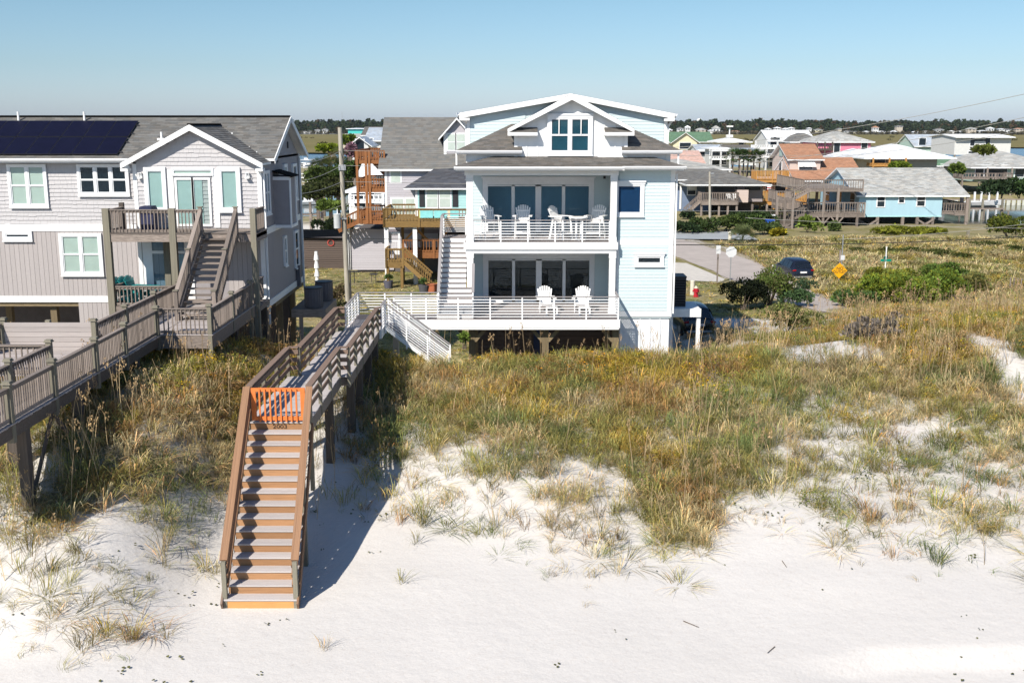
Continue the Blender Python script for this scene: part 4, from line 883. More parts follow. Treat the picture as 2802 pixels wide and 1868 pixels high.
# service platform with a black unit on the right side
pf = MB(); pf.box(6.98, 8.55, 48.2, 48.3, 3.05, 3.42); pf.box(6.98, 8.55, 48.3, 50.4, 3.3, 3.4); pf.box(8.38, 8.55, 48.3, 48.48, -.5, 3.05); pf.box(7.1, 7.3, 48.3, 48.45, -.5, 3.05); pf.build('service_platform', wh, white)
ac = thing('heat_pump', 'black heat pump unit on the white platform beside the pale blue wall', 'air conditioner', (7.6, 49.4, 3.4))
MB().box(7.05, 7.95, 48.9, 50.0, 3.4, 4.75).build('casing', ac, darkmetal); MB().box(7.03, 7.97, 48.88, 50.02, 4.75, 4.80).build('lid', ac, darkmetal)
for k in range(10): box('louvre', ac, 7.08, 7.92, 48.88, 48.90, 3.5+k*.12, 3.55+k*.12, black)
MB().box(4.1, 4.2, 48.95, 49.1, 9.2, 9.32).build('porch_lamp', wh, darkmetal)
# ------------------------------------------------------------ seats and table
def adirondack(label, x, y, z, rz, tall=False, mat=None, group=None, slats=7):
    mat = mat or white; t = thing('adirondack_chair', label, 'chair', (0, 0, 0), 0, group); sh = .78 if tall else .40; W = .54
    for i in range(6): a = i/5; box('seat_slat', t, -W/2, W/2, -.30+a*.48, -.22+a*.48, sh-.02-.07*a, sh-.07*a, mat)
    hh = .78
    for i in range(slats):
        u = (i-(slats-1)/2)/((slats-1)/2); top = hh*(1-.16*u*u); beam('back_slat', t, (u*.20, .22, sh-.10), (u*.30, .22+.30*top/hh, sh-.1+top), .066, .02, mat, up=(0, 1, 0))
    for zz, w_ in ((.22, .5), (.5, .56)): box('back_rail', t, -w_/2, w_/2, .30+zz*.2, .33+zz*.2, sh-.1+zz, sh-.04+zz, mat)
    for s in (-1, 1):
        box('arm', t, s*.35-.075, s*.35+.075, -.36, .38, sh+.22, sh+.25, mat)
        if tall:
            beam('leg', t, (s*.30, -.30, sh+.22), (s*.34, -.36, .0), .09, .03, mat, up=(1, 0, 0)); beam('leg', t, (s*.28, .2, sh+.22), (s*.32, .38, 0), .09, .03, mat, up=(1, 0, 0)); box('side_stretcher', t, s*.32-.015, s*.32+.015, -.33, .3, .22, .29, mat)
        else:
            beam('leg', t, (s*.30, -.26, sh+.22), (s*.30, -.26, .0), .10, .03, mat, up=(1, 0, 0)); beam('leg', t, (s*.26, -.30, sh-.05), (s*.26, .48, .04), .03, .12, mat)
    if tall: box('footrest', t, -.32, .32, -.42, -.32, .28, .31, mat); box('stretcher', t, -.3, .3, .28, .31, .22, .29, mat)
    M = Matrix.Translation((x, y, z)) @ Matrix.Rotation(rz, 4, 'Z'); t.matrix_basis = M; WM[t.name] = M
    return t
G1 = 'tall white slatted chairs on the balcony'
c1 = adirondack('tall white slatted chair at the left end of the balcony, turned to the right', at(1340, 600, 47.4).x, 47.4, UZ, rad(20), True, group=G1)
adirondack('tall white slatted chair second from the left on the balcony, facing straight out', at(1430, 600, 47.5).x, 47.5, UZ, rad(-3), True, group=G1)
adirondack('tall white slatted chair left of the round balcony table, turned towards it', at(1535, 600, 47.2).x, 47.2, UZ, rad(52), True, group=G1)
adirondack('tall white slatted chair right of the round balcony table', at(1630, 600, 47.5).x, 47.5, UZ, rad(-24), True, group=G1)
G2 = 'low white slatted chairs on the lower deck'
adirondack('low white slatted chair on the lower deck in front of the third door pane', at(1494, 800, 46.7).x, 46.7, DZ, rad(6), group=G2)
adirondack('low white slatted chair on the lower deck nearest the right column', at(1593, 800, 46.7).x, 46.7, DZ, rad(-8), group=G2)
tb = thing('bar_table', 'round white bar table between two tall chairs on the balcony', 'table', (at(1583, 600, 47.0).x, 47.0, UZ)); tx = WM[tb.name].translation.x
MB().tube((tx, 47.0, UZ+.96), (tx, 47.0, UZ+1.0), .42, .42, 28).build('tabletop', tb, white)
for dx_, dy_ in ((-.1, -.1), (.1, -.1), (-.1, .1), (.1, .1)): box('leg', tb, tx+dx_-.035, tx+dx_+.035, 47+dy_-.035, 47+dy_+.035, UZ, UZ+.96, white)
box('foot', tb, tx-.3, tx+.3, 46.93, 47.07, UZ+.0, UZ+.06, white); box('foot', tb, tx-.05, tx+.05, 46.7, 47.3, UZ+.0, UZ+.055, white)
for px_, lab in ((1510, 'small white footstool in front of the left low chair'), (1600, 'small white footstool in front of the right low chair')):
    X = at(px_, 800, 45.9).x; fs = thing('footstool', lab, 'stool', (X, 45.9, DZ), group='white footstools on the lower deck')
    for i in range(4): box('slat', fs, X-.25, X+.25, 45.72+i*.1, 45.80+i*.1, DZ+.30, DZ+.325, white)
    for s in (-1, 1): box('leg', fs, X+s*.22-.03, X+s*.22+.03, 45.72, 46.1, DZ, DZ+.3, white)
# ------------------------------------------------------------ grey lilac house on the left
lh = thing('beach_house', 'grey lilac shingled house with solar panels, white trim and a weathered seaward stair', 'house', (-17, 50, -.5))
LX0, LX1, GXL = -27.5, -10.45, -15.75; YL, YG, YK = 47.2, 45.5, 53.7
solid('wall', lh, LX0, LX1, YL, YK, 3.95, 10.2, lilac_w); solid('wall', lh, GXL, LX1-.002, YG, YL+.1, 4.0, 10.05, lilac_w)
FL, FG, FS = frame(0, YL, 0), frame(0, YG, 0), frame(LX1, 0, 0, 'right')
# lower storey of upright boards, upper storey of shakes, white bands between
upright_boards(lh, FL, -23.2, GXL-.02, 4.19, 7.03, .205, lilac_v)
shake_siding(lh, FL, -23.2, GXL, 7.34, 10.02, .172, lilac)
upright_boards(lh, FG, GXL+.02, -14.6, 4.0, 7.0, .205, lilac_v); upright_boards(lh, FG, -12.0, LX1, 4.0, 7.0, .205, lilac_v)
apz = 11.58; sl_ = (apz-10.0)/(13.2-10.23); xa_ = -13.2
def clipg(z, x0, x1):
    if z < 10.0: return x0, x1
    t = max(0, (apz-.18-z)/sl_); return max(x0, xa_-t), min(x1, xa_+t)
MB().prism([(GXL, YG, 10.0), (LX1, YG, 10.0), (LX1, YG, apz-.18-sl_*(LX1-xa_)), (xa_, YG, apz-.18), (GXL, YG, apz-.18-sl_*(xa_-GXL))], (0, 3.5, 0)).build('gable_wall', lh, lilac_w)
shake_siding(lh, FG, GXL+.14, LX1-.14, 7.34, 11.45, .172, lilac, clip=clipg)
mb = MB(); mb.box(-23.2, GXL, YL-.05, YL-.002, 7.03, 7.33); mb.box(-23.2, GXL, YL-.05, YL-.002, 3.9, 4.18); mb.box(GXL, LX1+.02, YG-.05, YG-.002, 7.0, 7.3); mb.box(GXL, LX1+.02, YG-.05, YG-.002, 3.9, 4.18)
mb.box(GXL-.02, GXL+.14, YG-.045, YG+.1, 4.0, 9.98); mb.box(LX1-.15, LX1+.03, YG-.055, YG+.12, 3.9, 9.98); mb.box(LX1+.002, LX1+.04, YG+.14, YK, 7.0, 7.28); mb.box(LX1+.002, LX1+.04, YG+.14, YK, 3.9, 4.18); mb.box(LX1+.002, LX1+.05, YK-.14, YK+.02, 3.9, 10.2)
mb.box(LX1+.002, LX1+.05, YG+.14, YG+.28, 4.18, 9.9); mb.build_each('corner_board', lh, white)
# side gable wall
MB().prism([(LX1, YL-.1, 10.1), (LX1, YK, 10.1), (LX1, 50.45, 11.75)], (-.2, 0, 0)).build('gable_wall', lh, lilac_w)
RE, RZ, RR, RYb = (46.7, 10.16), 11.93, 50.45, 54.3
e0, e1 = -10.12, -27.8
slab(lh, [(e1, 46.7, 10.16), (e0, 46.7, 10.16), (e0, 50.45, RZ), (e1, 50.45, RZ)], .10, white_trim); slab(lh, [(e1, 54.3, 10.16), (e1, 50.45, RZ), (e0, 50.45, RZ), (e0, 54.3, 10.16)], .10, white_trim)
def rz_(y): return 10.16+(y-46.7)*(RZ-10.16)/3.75
xz = lambda x, y: apz-sl_*abs(x-xa_)
def under_front(p): return abs(p.x-xa_) < 2.95 and xz(p.x, p.y) > p.z+.03
shingles(lh, (e1, 46.7, 10.17), (e0, 46.7, 10.17), (e0, 50.45, RZ+.01), (e1, 50.45, RZ+.01), .165, .33, shingle_lt, skip=under_front)
mb = MB()
for k in range(57): mb.box(e1+k*.31, e1+k*.31+.30, 50.33, 50.57, RZ-.02, RZ+.06)
mb.build('ridge_cap', lh, shingle_dk)
MB().beam((e0+.02, 46.66, 10.05), (e0+.02, 50.45, RZ-.10), .04, .22).beam((e0+.02, 54.3, 10.05), (e0+.02, 50.45, RZ-.10), .04, .22).build('rake_board', lh, white)
gutter(lh, (e1, 46.7, 10.16), (-16.08, 46.7, 10.16)); MB().box(e1, -15.9, 46.72, YL, 9.98, 10.04).build_each('soffit', lh, white_trim)
for s in (-1, 1):
    xe = xa_+s*2.93; ze_ = apz-sl_*2.93; yf = 45.1; ybk = lambda: 49.72
    # valley: roof meets the main slope where heights agree
    yv = 46.7+(ze_-10.16)/((RZ-10.16)/3.75)
    pts = [(xe, yf, ze_), (xa_, yf, apz), (xa_, 49.72, apz), (xe, max(46.7, yv), ze_)]
    slab(lh, pts, .09, white_trim)
    q = [(xe, max(46.72, yv), ze_), (xe, yf, ze_), (xa_, yf, apz), (xa_, 49.72, apz)] if s < 0 else [(xe, yf, ze_), (xe, max(46.72, yv), ze_), (xa_, 49.72, apz), (xa_, yf, apz)]
    shingles(lh, *q, expo=.165, tab=.33, mat=shingle_lt)
    MB().prism([(xe, yf-.03, ze_+.0), (xa_, yf-.03, apz-.0), (xa_, yf-.03, apz-.24), (xe, yf-.03, ze_-.22)], (0, .05, 0)).build('rake_board', lh, white)
    MB().box(min(xe, xe-s*.30), max(xe, xe-s*.30), yf-.04, YG-.01, ze_-.33, ze_-.22).build('cornice_return', lh, white)
mb = MB(); mb.box(xa_-.12, xa_+.12, 45.2, 49.6, apz-.02, apz+.05); mb.build('ridge_cap', lh, shingle_dk)
MB().box(LX1+.06, LX1+.13, YG+.02, YG+.1, 3.2, 9.85).box(-16.0, -15.92, YG+.1, YG+.18, 9.6, 10.0).box(LX1+.06, LX1+.13, YK-.3, YK-.2, 3.5, 10.0).build_each('downpipe', lh, white_trim)
# solar panels: two rows
def on_roof(x, t, off): y = 46.7+t*3.75; return Vector((x, y-off*.427, 10.17+t*(RZ-10.16)+off*.904))
for r_ in range(2):
    for k in range(9):
        xr = -16.86+(.0 if r_ == 0 else .0)-k*.985; t0, t1 = (.05, .44) if r_ == 0 else (.455, .845)
        a, b, c, d = on_roof(xr-.965, t0, .10), on_roof(xr, t0, .10), on_roof(xr, t1, .10), on_roof(xr-.965, t1, .10)
        n = (b-a).cross(d-a).normalized(); o = MB().prism([a, b, c, d], -n*.03).build('solar_panel', lh, solar_edge)
        i_ = .018; MB().poly([a.lerp(c, i_)+n*.004, b.lerp(d, i_)+n*.004, c.lerp(a, i_)+n*.004, d.lerp(b, i_)+n*.004]).build('cell', o, solar)
mb = MB()
for t in (.12, .35, .55, .75): mb.beam(on_roof(-26, t, .05), on_roof(-16.72, t, .05), .04, .05)
mb.build('panel_rail', lh, darkmetal)
for px_ in (54, 234): p = at(px_, 335, 50.1); MB().tube((p.x, 50.0, RZ-.3), (p.x, 50.0, RZ+.22), .05, n=8).build('vent_pipe', lh, white)
p = at(441, 360, 48.3); MB().tube((p.x, 48.3, rz_(48.3)-.05), (p.x, 48.3, rz_(48.3)+.35), .045, n=8).box(p.x-.15, p.x+.15, 48.15, 48.5, rz_(48.3)-.02, rz_(48.3)+.08).build('vent_pipe', lh, white)
# windows
def pxwin(F, Y, a, b, units=1, **kw):
    p0, p1 = at(a[0], a[1], Y), at(b[0], b[1], Y); return window(lh, F, (p0.x+p1.x)/2, (p0.z+p1.z)/2, p1.x-p0.x, p0.z-p1.z, units=units, **kw)
pxwin(FL, YL, (27, 456), (129, 560), 2, back=blind, proud=.11)
pxwin(FL, YL, (218, 456), (350, 528), 3, back=black, glassm=pane_dark, proud=.11)
pxwin(FL, YL, (170, 646), (278, 745), 2, back=blind, proud=.11, casing=.13)
pxwin(FL, YL, (17, 639), (82, 650), 1, back=black, glassm=pane_dark, style='fixed', casing=.13)
pxwin(FG, YG, (403, 466), (452, 570), 1, back=blind_t, style='fixed', proud=.13, casing=.13)
pxwin(FG, YG, (604, 466), (654, 570), 1, back=blind_t, style='fixed', proud=.13, casing=.13)
MB().box(at(460, 500, YG).x, at(476, 500, YG).x, YG-.07, YG, 7.34, 9.75).box(at(583, 500, YG).x, at(598, 500, YG).x, YG-.07, YG, 7.34, 9.75).build_each('door_panel', lh, white)
pxwin(FG, YG, (474, 464), (582, 477), 1, back=blind, style='fixed', proud=.11, casing=.06, sill=False)
d0, d1 = at(478, 486, YG), at(582, 604, YG); dm = (d0.x+d1.x)/2; o = MB(FG)
for a, b in ((d0.x, dm+.04), (dm-.04, d1.x)): o.box(a, a+.09, -.09, 0, 7.4, d0.z); o.box(b-.09, b, -.09, 0, 7.4, d0.z); o.box(a+.09, b-.09, -.09, 0, d0.z-.09, d0.z); o.box(a+.09, b-.09, -.09, 0, 7.4, 7.5)
o = o.build('sliding_door', lh, white)
for a, b in ((d0.x+.1, dm-.06), (dm+.06, d1.x-.1)): box('pane', o, a, b, -.078, -.073, 7.5, d0.z-.1, pane, FG); box('blind', o, a, b-(.25 if a > dm else 0), -.05, -.046, 7.45, d0.z-.1, blind_t, FG)
# lower door, sheltered by the balcony
l0, l1 = at(392, 655, YG), at(535, 800, YG); mb = MB(FG); mb.box(l0.x-.05, l0.x+.35, -.05, 0, 4.2, 7.0); mb.box(l1.x-.35, l1.x, -.05, 0, 4.2, 7.0); mb.box(l0.x+.35, l1.x-.35, -.05, 0, 6.75, 7.0); mb.box(l0.x+.35, l1.x-.35, -.06, 0, 6.25, 6.37); mb.box((l0.x+l1.x)/2-.06, (l0.x+l1.x)/2+.06, -.06, 0, 4.2, 6.3)
o = mb.build('sliding_door', lh, white_trim); box('pane', o, l0.x+.35, l1.x-.35, -.035, -.03, 4.25, 6.75, pane_dark, FG); box('curtain', o, l0.x+.65, l0.x+.85, -.015, -.01, 4.25, 6.2, blind_t, FG); box('curtain', o, (l0.x+l1.x)/2+.1, l1.x-.4, -.015, -.01, 4.25, 6.2, blind_t, FG)
window(lh, FS, 46.25, 8.75, .85, 1.65, 2, casing=.1, back=black, glassm=pane_dark, frame_m=white_trim)
window(lh, FS, 49.5, 5.9, .38, 1.2, 1, casing=.09, back=black, glassm=pane_dark); window(lh, FS, 52.1, 5.7, .7, 1.6, 1, casing=.1, back=black, glassm=pane_dark); window(lh, FS, 50.2, 9.2, .5, 1.0, 1, back=blind); window(lh, FS, 52.3, 8.9, .75, 1.5, 1, back=black, glassm=pane_dark)
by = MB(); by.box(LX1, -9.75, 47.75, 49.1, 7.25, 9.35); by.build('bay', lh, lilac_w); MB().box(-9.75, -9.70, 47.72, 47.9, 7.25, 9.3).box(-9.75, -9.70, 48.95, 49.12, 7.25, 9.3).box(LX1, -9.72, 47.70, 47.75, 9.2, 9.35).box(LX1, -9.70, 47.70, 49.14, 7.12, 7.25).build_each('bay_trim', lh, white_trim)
MB().prism([(LX1, 47.6, 9.62), (LX1, 49.25, 9.62), (-9.6, 49.25, 9.38), (-9.6, 47.6, 9.38)], (0, 0, -.05)).build('bay_roof', lh, shingle_dk)
box('fixture', lh, LX1+.02, LX1+.06, 51.0, 51.2, 10.5, 10.8, darkmetal)
# lamps
for px_ in (383, 677):
    p = at(px_, 482, YG-.12); l = MB(); l.box(p.x-.09, p.x+.09, YG-.24, YG-.06, p.z-.10, p.z-.06); l.box(p.x-.06, p.x+.06, YG-.05, YG-.02, p.z-.1, p.z+.12)
    for a in (-.07, .07): l.box(p.x+a-.008, p.x+a+.008, YG-.2, YG-.184, p.z-.06, p.z+.12); l.box(p.x+a-.008, p.x+a+.008, YG-.1, YG-.084, p.z-.06, p.z+.12)
    l.box(p.x-.08, p.x+.08, YG-.21, YG-.07, p.z+.12, p.z+.14); l.build('wall_lamp', lh, white)
# underneath: short skirt, piles, dark panels added to paint in the shade below the floor
upright_boards(lh, FL, -19.15, -15.9, 2.9, 3.9, .205, lilac_v); solid('wall', lh, -19.15, -15.9, YL+.002, YL+.1, 2.4, 3.9, lilac_w)
for x, y in ((-20.4, 47.6), (-24, 47.6), (-27, 47.6), (-20.4, 51), (-24, 51), (-10.9, 47.2), (-10.9, 50), (-10.9, 53), (-13, 50), (-16, 50), (-13, 53.2), (-17, 53.2)): box('pile', lh, x-.14, x+.14, y-.14, y+.14, -1, 3.95, piling)
MB().box(-28, -19.9, 52.5, 52.6, -1, 3.9).box(-19.4, -15.5, 51.5, 51.6, -1, 3.9).box(-15.2, -11, 52.8, 52.9, -1, 3.9).build_each('shade_panel', lh, groove)
MB().box(LX0, LX1, YL+.05, YK, 3.7, 3.94).build('floor_frame', lh, piling)
# ---- weathered decks
bal = MB(); DKZ = 7.30; X0d, X1d, Yd = -16.35, -10.3, 43.6
bal.box(X0d, X1d, Yd, Yd+.05, DKZ-.36, DKZ-.04); bal.box(X0d, X1d, Yd+.05, YG-.06, DKZ-.2, DKZ-.06); bal.box(X1d-.05, X1d, Yd+.05, YG, DKZ-.36, DKZ-.04); bal = bal.build('balcony', lh, gwood)
planks(bal, X0d-.03, X1d+.03, Yd-.03, YG-.06, DKZ, gwood, 'x')
st_x0, st_x1 = -12.42, -11.2
rail_panel(bal, (X0d+.1, Yd+.05, DKZ), (-13.8, Yd+.05, DKZ), .92, .14, gwood); rail_panel(bal, (-13.55, Yd+.05, DKZ), (st_x0, Yd+.05, DKZ), .92, .14, gwood); rail_panel(bal, (X0d+.1, YG-.1, DKZ), (X0d+.1, Yd+.1, DKZ), .92, .14, gwood); rail_panel(bal, (X1d-.1, Yd+.1, DKZ), (X1d-.1, YG-.1, DKZ), .92, .14, gwood)
for x, z0, w_ in ((X0d+.02, 2.0, .26), (-13.68, 4.3, .26), (X1d-.12, 2.0, .22)): box('post', bal, x-w_/2, x+w_/2, Yd-.05, Yd+.18, z0, DKZ+.98, gpost)
box('post', bal, -14.6, -14.35, YG-.35, YG-.12, 4.3, DKZ-.3, gpost); box('post', bal, X0d-.02, X0d+.16, YG-.25, YG-.08, DKZ-.2, DKZ+1.1, gwood_d)
# stair from balcony to the landing
LZ = 4.40; n_ = 14; y0_, y1_ = 39.85, 43.6; rs_ = (DKZ-LZ)/n_; rn_ = (y1_-y0_)/(n_-1); stn = MB()
for xs in (st_x0-.06, st_x1+.02): stn.prism([(xs, y0_-.1, LZ), (xs, y0_-.1, LZ+.22), (xs, y1_, DKZ), (xs, y1_, DKZ-.36), (xs, y0_+.35, LZ)], (.05, 0, 0))
stn = stn.build('staircase', lh, gwood)
for i in range(n_-1): y = y0_+i*rn_; box('stair_tread', stn, st_x0, st_x1, y-.02, y+rn_-.01, LZ+(i+1)*rs_-.045, LZ+(i+1)*rs_, gwood)
for xs, sgn in ((st_x0-.1, -1), (st_x1+.1, 1)):
    A, B = Vector((xs, y0_, LZ+.1)), Vector((xs, y1_, DKZ)); Z = Vector((0, 0, 1)); beam('top_rail', stn, A+Z*.93, B+Z*.93, .15, .045, gwood); beam('bottom_rail', stn, A+Z*.12, B+Z*.12, .04, .09, gwood)
    for i in range(1, 34): p = A.lerp(B, i/34); beam('baluster', stn, p+Z*.0+Vector((.04*sgn, 0, 0)), p+Z*.92+Vector((.04*sgn, 0, 0)), .035, .035, gwood)
    for t in (0, .48, 1.0): p = A.lerp(B, t); box('post', stn, p.x-.07, p.x+.07, p.y-.07, p.y+.07, p.z-.15 if t else LZ, p.z+1.02, gwood); box('post_cap', stn, p.x-.1, p.x+.1, p.y-.1, p.y+.1, p.z+1.02, p.z+1.06, gpost)
# lower deck and landing
lw = MB(); lw.box(X0d, X1d, Yd, Yd+.05, 3.98, 4.28); lw.box(-12.35, -10.48, 37.1, 37.15, 3.9, 4.36); lw.box(-10.53, -10.48, 37.15, 43.6, 3.9, 4.36); lw.box(-12.3, -10.5, 37.2, 43.6, 4.1, 4.34); lw.box(X0d, X1d, 43.7, YG-.06, 4.1, 4.26); lw = lw.build('deck', lh, gwood)
planks(lw, X0d-.03, X1d+.03, Yd, YG-.06, 4.32, gwood, 'x'); planks(lw, -12.32, -10.45, 37.08, Yd-.02, LZ, cwood, 'x')
rail_panel(lw, (X0d+.2, Yd+.06, 4.32), (-13.78, Yd+.06, 4.32), .80, .15, gwood); rail_panel(lw, (X0d+.12, YG-.1, 4.32), (X0d+.12, Yd+.1, 4.32), .8, .15, gwood)
rail_panel(lw, (-12.3, 37.16, LZ), (-10.6, 37.16, LZ), .9, .15, gwood); rail_panel(lw, (-10.53, 37.2, LZ), (-10.53, 45.3, LZ), .9, .14, gwood)
def post(par, x, y, z0, z1, w=.14, cap=True, m=None):
    box('post', par, x-w/2, x+w/2, y-w/2, y+w/2, z0, z1, m or gpost)
    if cap: box('post_cap', par, x-w/2-.035, x+w/2+.035, y-w/2-.035, y+w/2+.035, z1, z1+.035, m or gpost); box('post_cap', par, x-w/2-.015, x+w/2+.015, y-w/2-.015, y+w/2+.015, z1+.035, z1+.075, m or gpost)
for x, y, z0 in ((-10.55, 37.15, 1.6), (-10.53, 40.1, 3.9), (-10.53, 43.0, 1.0)): post(lw, x, y, z0, LZ+1.0)
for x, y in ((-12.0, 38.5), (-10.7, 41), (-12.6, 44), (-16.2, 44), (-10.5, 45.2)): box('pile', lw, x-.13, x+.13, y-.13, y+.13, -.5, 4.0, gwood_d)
G3 = 'teal chairs on the lilac house deck'
for i, (px_, dy) in enumerate(((335, .1), (352, .35), (368, .6))):
    adirondack(('teal slatted chair nearest the corner post under the balcony', 'teal slatted chair in the middle of the three under the balcony', 'teal slatted chair nearest the sliding door under the balcony')[i], at(px_+12, 800, 44.3+dy).x, 44.3+dy, 4.32, rad(75), mat=teal, group=G3)
ttb = thing('side_table', 'teal plastic table between the deck chairs and the door', 'table', (at(405, 800, 44.6).x, 44.6, 4.32)); tx = WM[ttb.name].translation.x
box('tabletop', ttb, tx-.45, tx+.45, 44.3, 44.9, 4.95, 5.0, teal)
for a in (-.38, .38):
    for b in (-.22, .22): box('leg', ttb, tx+a-.03, tx+a+.03, 44.6+b-.03, 44.6+b+.03, 4.32, 4.95, teal)
gr = thing('covered_grill', 'dark covered grill on the lilac house balcony by its left rail', 'grill', (-14.95, 44.7, DKZ)); MB().box(-15.25, -14.7, 44.4, 45.0, DKZ, DKZ+.75).build('cover', gr, M_('navy_cover', (.03, .035, .08), .8, .2, 3)); MB().prism([(-15.3, 44.35, DKZ+.75), (-14.65, 44.35, DKZ+.75), (-14.75, 44.35, DKZ+1.0), (-15.2, 44.35, DKZ+1.0)], (0, .7, 0)).build('hood', gr, MATS['navy_cover'])
# air conditioners
for i, (x, y, lab) in enumerate(((-9.35, 50.4, 'ribbed grey air conditioner nearer the viewer on the stand by the lilac house'), (-9.2, 52.4, 'ribbed grey air conditioner at the back of the stand by the lilac house'))):
    t = thing('air_conditioner', lab, 'air conditioner', (x, y, 3.15), group='air conditioners beside the lilac house'); g_ = M_('ac_grey%d' % i, (.16, .15, .16), .7, .1, 4, metal=.3)
    MB().tube((x, y, 3.15), (x, y, 4.05), .42, n=20).build('casing', t, g_); MB().tube((x, y, 4.05), (x, y, 4.1), .44, n=20).build('lid', t, darkmetal)
    for k in range(20): a = k*math.pi/10; box('rib', t, x+.42*math.cos(a)-.015, x+.42*math.cos(a)+.015, y+.42*math.sin(a)-.015, y+.42*math.sin(a)+.015, 3.2, 4.0, g_)
sp_ = MB(); sp_.box(-10.3, -8.7, 49.8, 49.9, 2.75, 3.13); sp_.box(-8.8, -8.7, 49.9, 53, 2.75, 3.13); sp_.box(-10.3, -8.8, 49.9, 53, 3.0, 3.12)
for x, y in ((-8.85, 50), (-9.9, 50), (-8.85, 52.8)): sp_.box(x-.08, x+.08, y-.08, y+.08, -.6, 3.0)
sp_.build('service_platform', lh, gwood); MB().box(LX1+.02, LX1+.2, 51.9, 52.2, 3.9, 4.9).build('meter_box', lh, MATS['ac_grey0'])
# ------------------------------------------------------------ grey boardwalk on the left
gb = thing('boardwalk', 'old grey boardwalk with baluster rails running out from the lilac house', 'boardwalk', (-12.9, 31, 4.4))
nx_, fx_ = -12.33, -13.5; ya, yz = 23.6, 37.05
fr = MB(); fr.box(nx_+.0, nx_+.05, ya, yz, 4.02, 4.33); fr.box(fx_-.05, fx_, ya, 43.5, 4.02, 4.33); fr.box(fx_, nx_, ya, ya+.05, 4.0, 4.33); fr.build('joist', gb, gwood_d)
planks(gb, fx_-.1, nx_+.1, ya, yz, LZ, cwood, 'x', ragged=.02); planks(gb, fx_-.08, -12.36, yz+.02, 43.5, LZ, cwood, 'x', ragged=.0)
py_ = [36.9, 33.75, 31.3, 28.3, 25.7, 23.7]
for a, b in zip(py_[:-1], py_[1:]): rail_panel(gb, (nx_, a-.07, LZ), (nx_, b+.07, LZ), .88, .125, gwood, bal=.038)
for y in py_: post(gb, nx_, y, 3.9, LZ+.98, .16)
fy = [43.3, 40.3, 37.2, 34.35]
for a, b in zip(fy[:-1], fy[1:]): rail_panel(gb, (fx_, a-.07, LZ), (fx_, b+.07, LZ), .88, .14, gwood, offset=-.036)
for a, b in ((30.9, 28.3), (28.3, 25.7), (25.7, 23.7)): rail_panel(gb, (fx_, a-.07, LZ), (fx_, b+.07, LZ), .88, .14, gwood, offset=-.036)
for y in fy+[30.9, 28.3, 25.7, 23.7]: post(gb, fx_, y, 3.9, LZ+.98, .15)
# side deck with its plank screen
planks(gb, -17.2, fx_-.12, 30.9, 34.3, LZ, cwood, 'x', ragged=.02)
for k in range(11): box('screen_board', gb, -16.4+R.uniform(-.02, .02), fx_-.03, 34.32, 34.35, LZ+.78-k*.16, LZ+.93-k*.16, cwood)
for x in (-16.45, -15.0): post(gb, x, 34.42, 1.2, LZ+1.0, .15, cap=x < -16)
rail_panel(gb, (-17.6, 30.9, LZ), (fx_-.1, 30.9, LZ), .88, .17, gwood, capw=.2); rail_panel(gb, (-16.5, 34.3, LZ), (-16.9, 33.0, LZ), .88, .14, gwood)
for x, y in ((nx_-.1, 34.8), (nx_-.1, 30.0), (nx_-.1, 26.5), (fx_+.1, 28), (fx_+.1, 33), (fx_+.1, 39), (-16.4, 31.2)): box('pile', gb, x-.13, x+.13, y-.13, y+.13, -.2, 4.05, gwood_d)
beam('brace', gb, (nx_-.05, 30, 2.2), (nx_-.05, 28.2, 4.0), .05, .14, gwood_d); beam('brace', gb, (nx_-.05, 26.5, 2.0), (nx_-.05, 28.2, 4.0), .05, .14, gwood_d)
# ------------------------------------------------------------ beach stair and boardwalk of the white house
bw = thing('boardwalk', 'brown railed boardwalk and long beach stair with an orange gate', 'boardwalk', (-6.3, 33, 3.5))
SY0, SY1, SN = 24.62, 29.05, 15; TZ = 3.50; B0 = .26
xl, xr = -6.98, -5.29
def sx_(t): return -.34*t                              # the flight leans a little left as it climbs
R_, T_ = (TZ-B0)/(SN-1), (SY1-SY0)/(SN-1)
for i in range(SN):
    t = i/(SN-1); y = SY0+i*T_; z = B0+i*R_; a, b = xl+sx_(t), xr+sx_(t)
    if i < SN-1:
        ex = .0 if i else .05
        box('stair_tread', bw, a-ex, b+ex, y-.03, y+T_*.5-.012, z-.04, z, tread); box('stair_tread', bw, a-ex, b+ex, y+T_*.5, y+T_+.02, z-.04, z+.002, tread)
    else: box('stair_tread', bw, a, b, y-.03, y+.15, z-.04, z, tread)
    o = box('riser', bw, a+(.02 if i else 0), b-(.02 if i else 0), y, y+.03, z-R_+.002 if i else .0, z-.042, riser if i else M_('fresh_riser', (.62, .31, .11), .7, .2, 3, stretch=(1.5, 12, 12)))
def srail(x0, side):
    A = Vector((x0, SY0+.05, B0)); B = Vector((x0+sx_(1), SY1+.02, TZ)); Z = Vector((0, 0, 1)); h = .98
    beam('top_rail', bw, A+Z*h, B+Z*h, .19, .045, railwood)
    s = Vector((side*.075, 0, 0))
    for k in range(3): beam('rail_board', bw, A+Z*(h-.16-.25*k)+s, B+Z*(h-.16-.25*k)+s, .035, .13, railwood)
    beam('stringer', bw, A+Vector((-side*.06, -.12, -.18)), B+Vector((-side*.06, 0, -.14)), .05, .30, railwood if side < 0 else railgrey)
    for t in (0, .5, 1.0):
        p = A.lerp(B, t); box('post', bw, p.x-.055, p.x+.055, p.y-.06, p.y+.06, hz(p.x, p.y)-.3 if t < 1 else 1.5, p.z+h-.02, gpost)
srail(xl-.02, 1); srail(xr+.02, -1)
for x in (-6.7, -6.2, -5.7): box('pile', bw, x-.05, x+.05, SY0+.15, SY0+.3, -.3, .2, gwood_d)
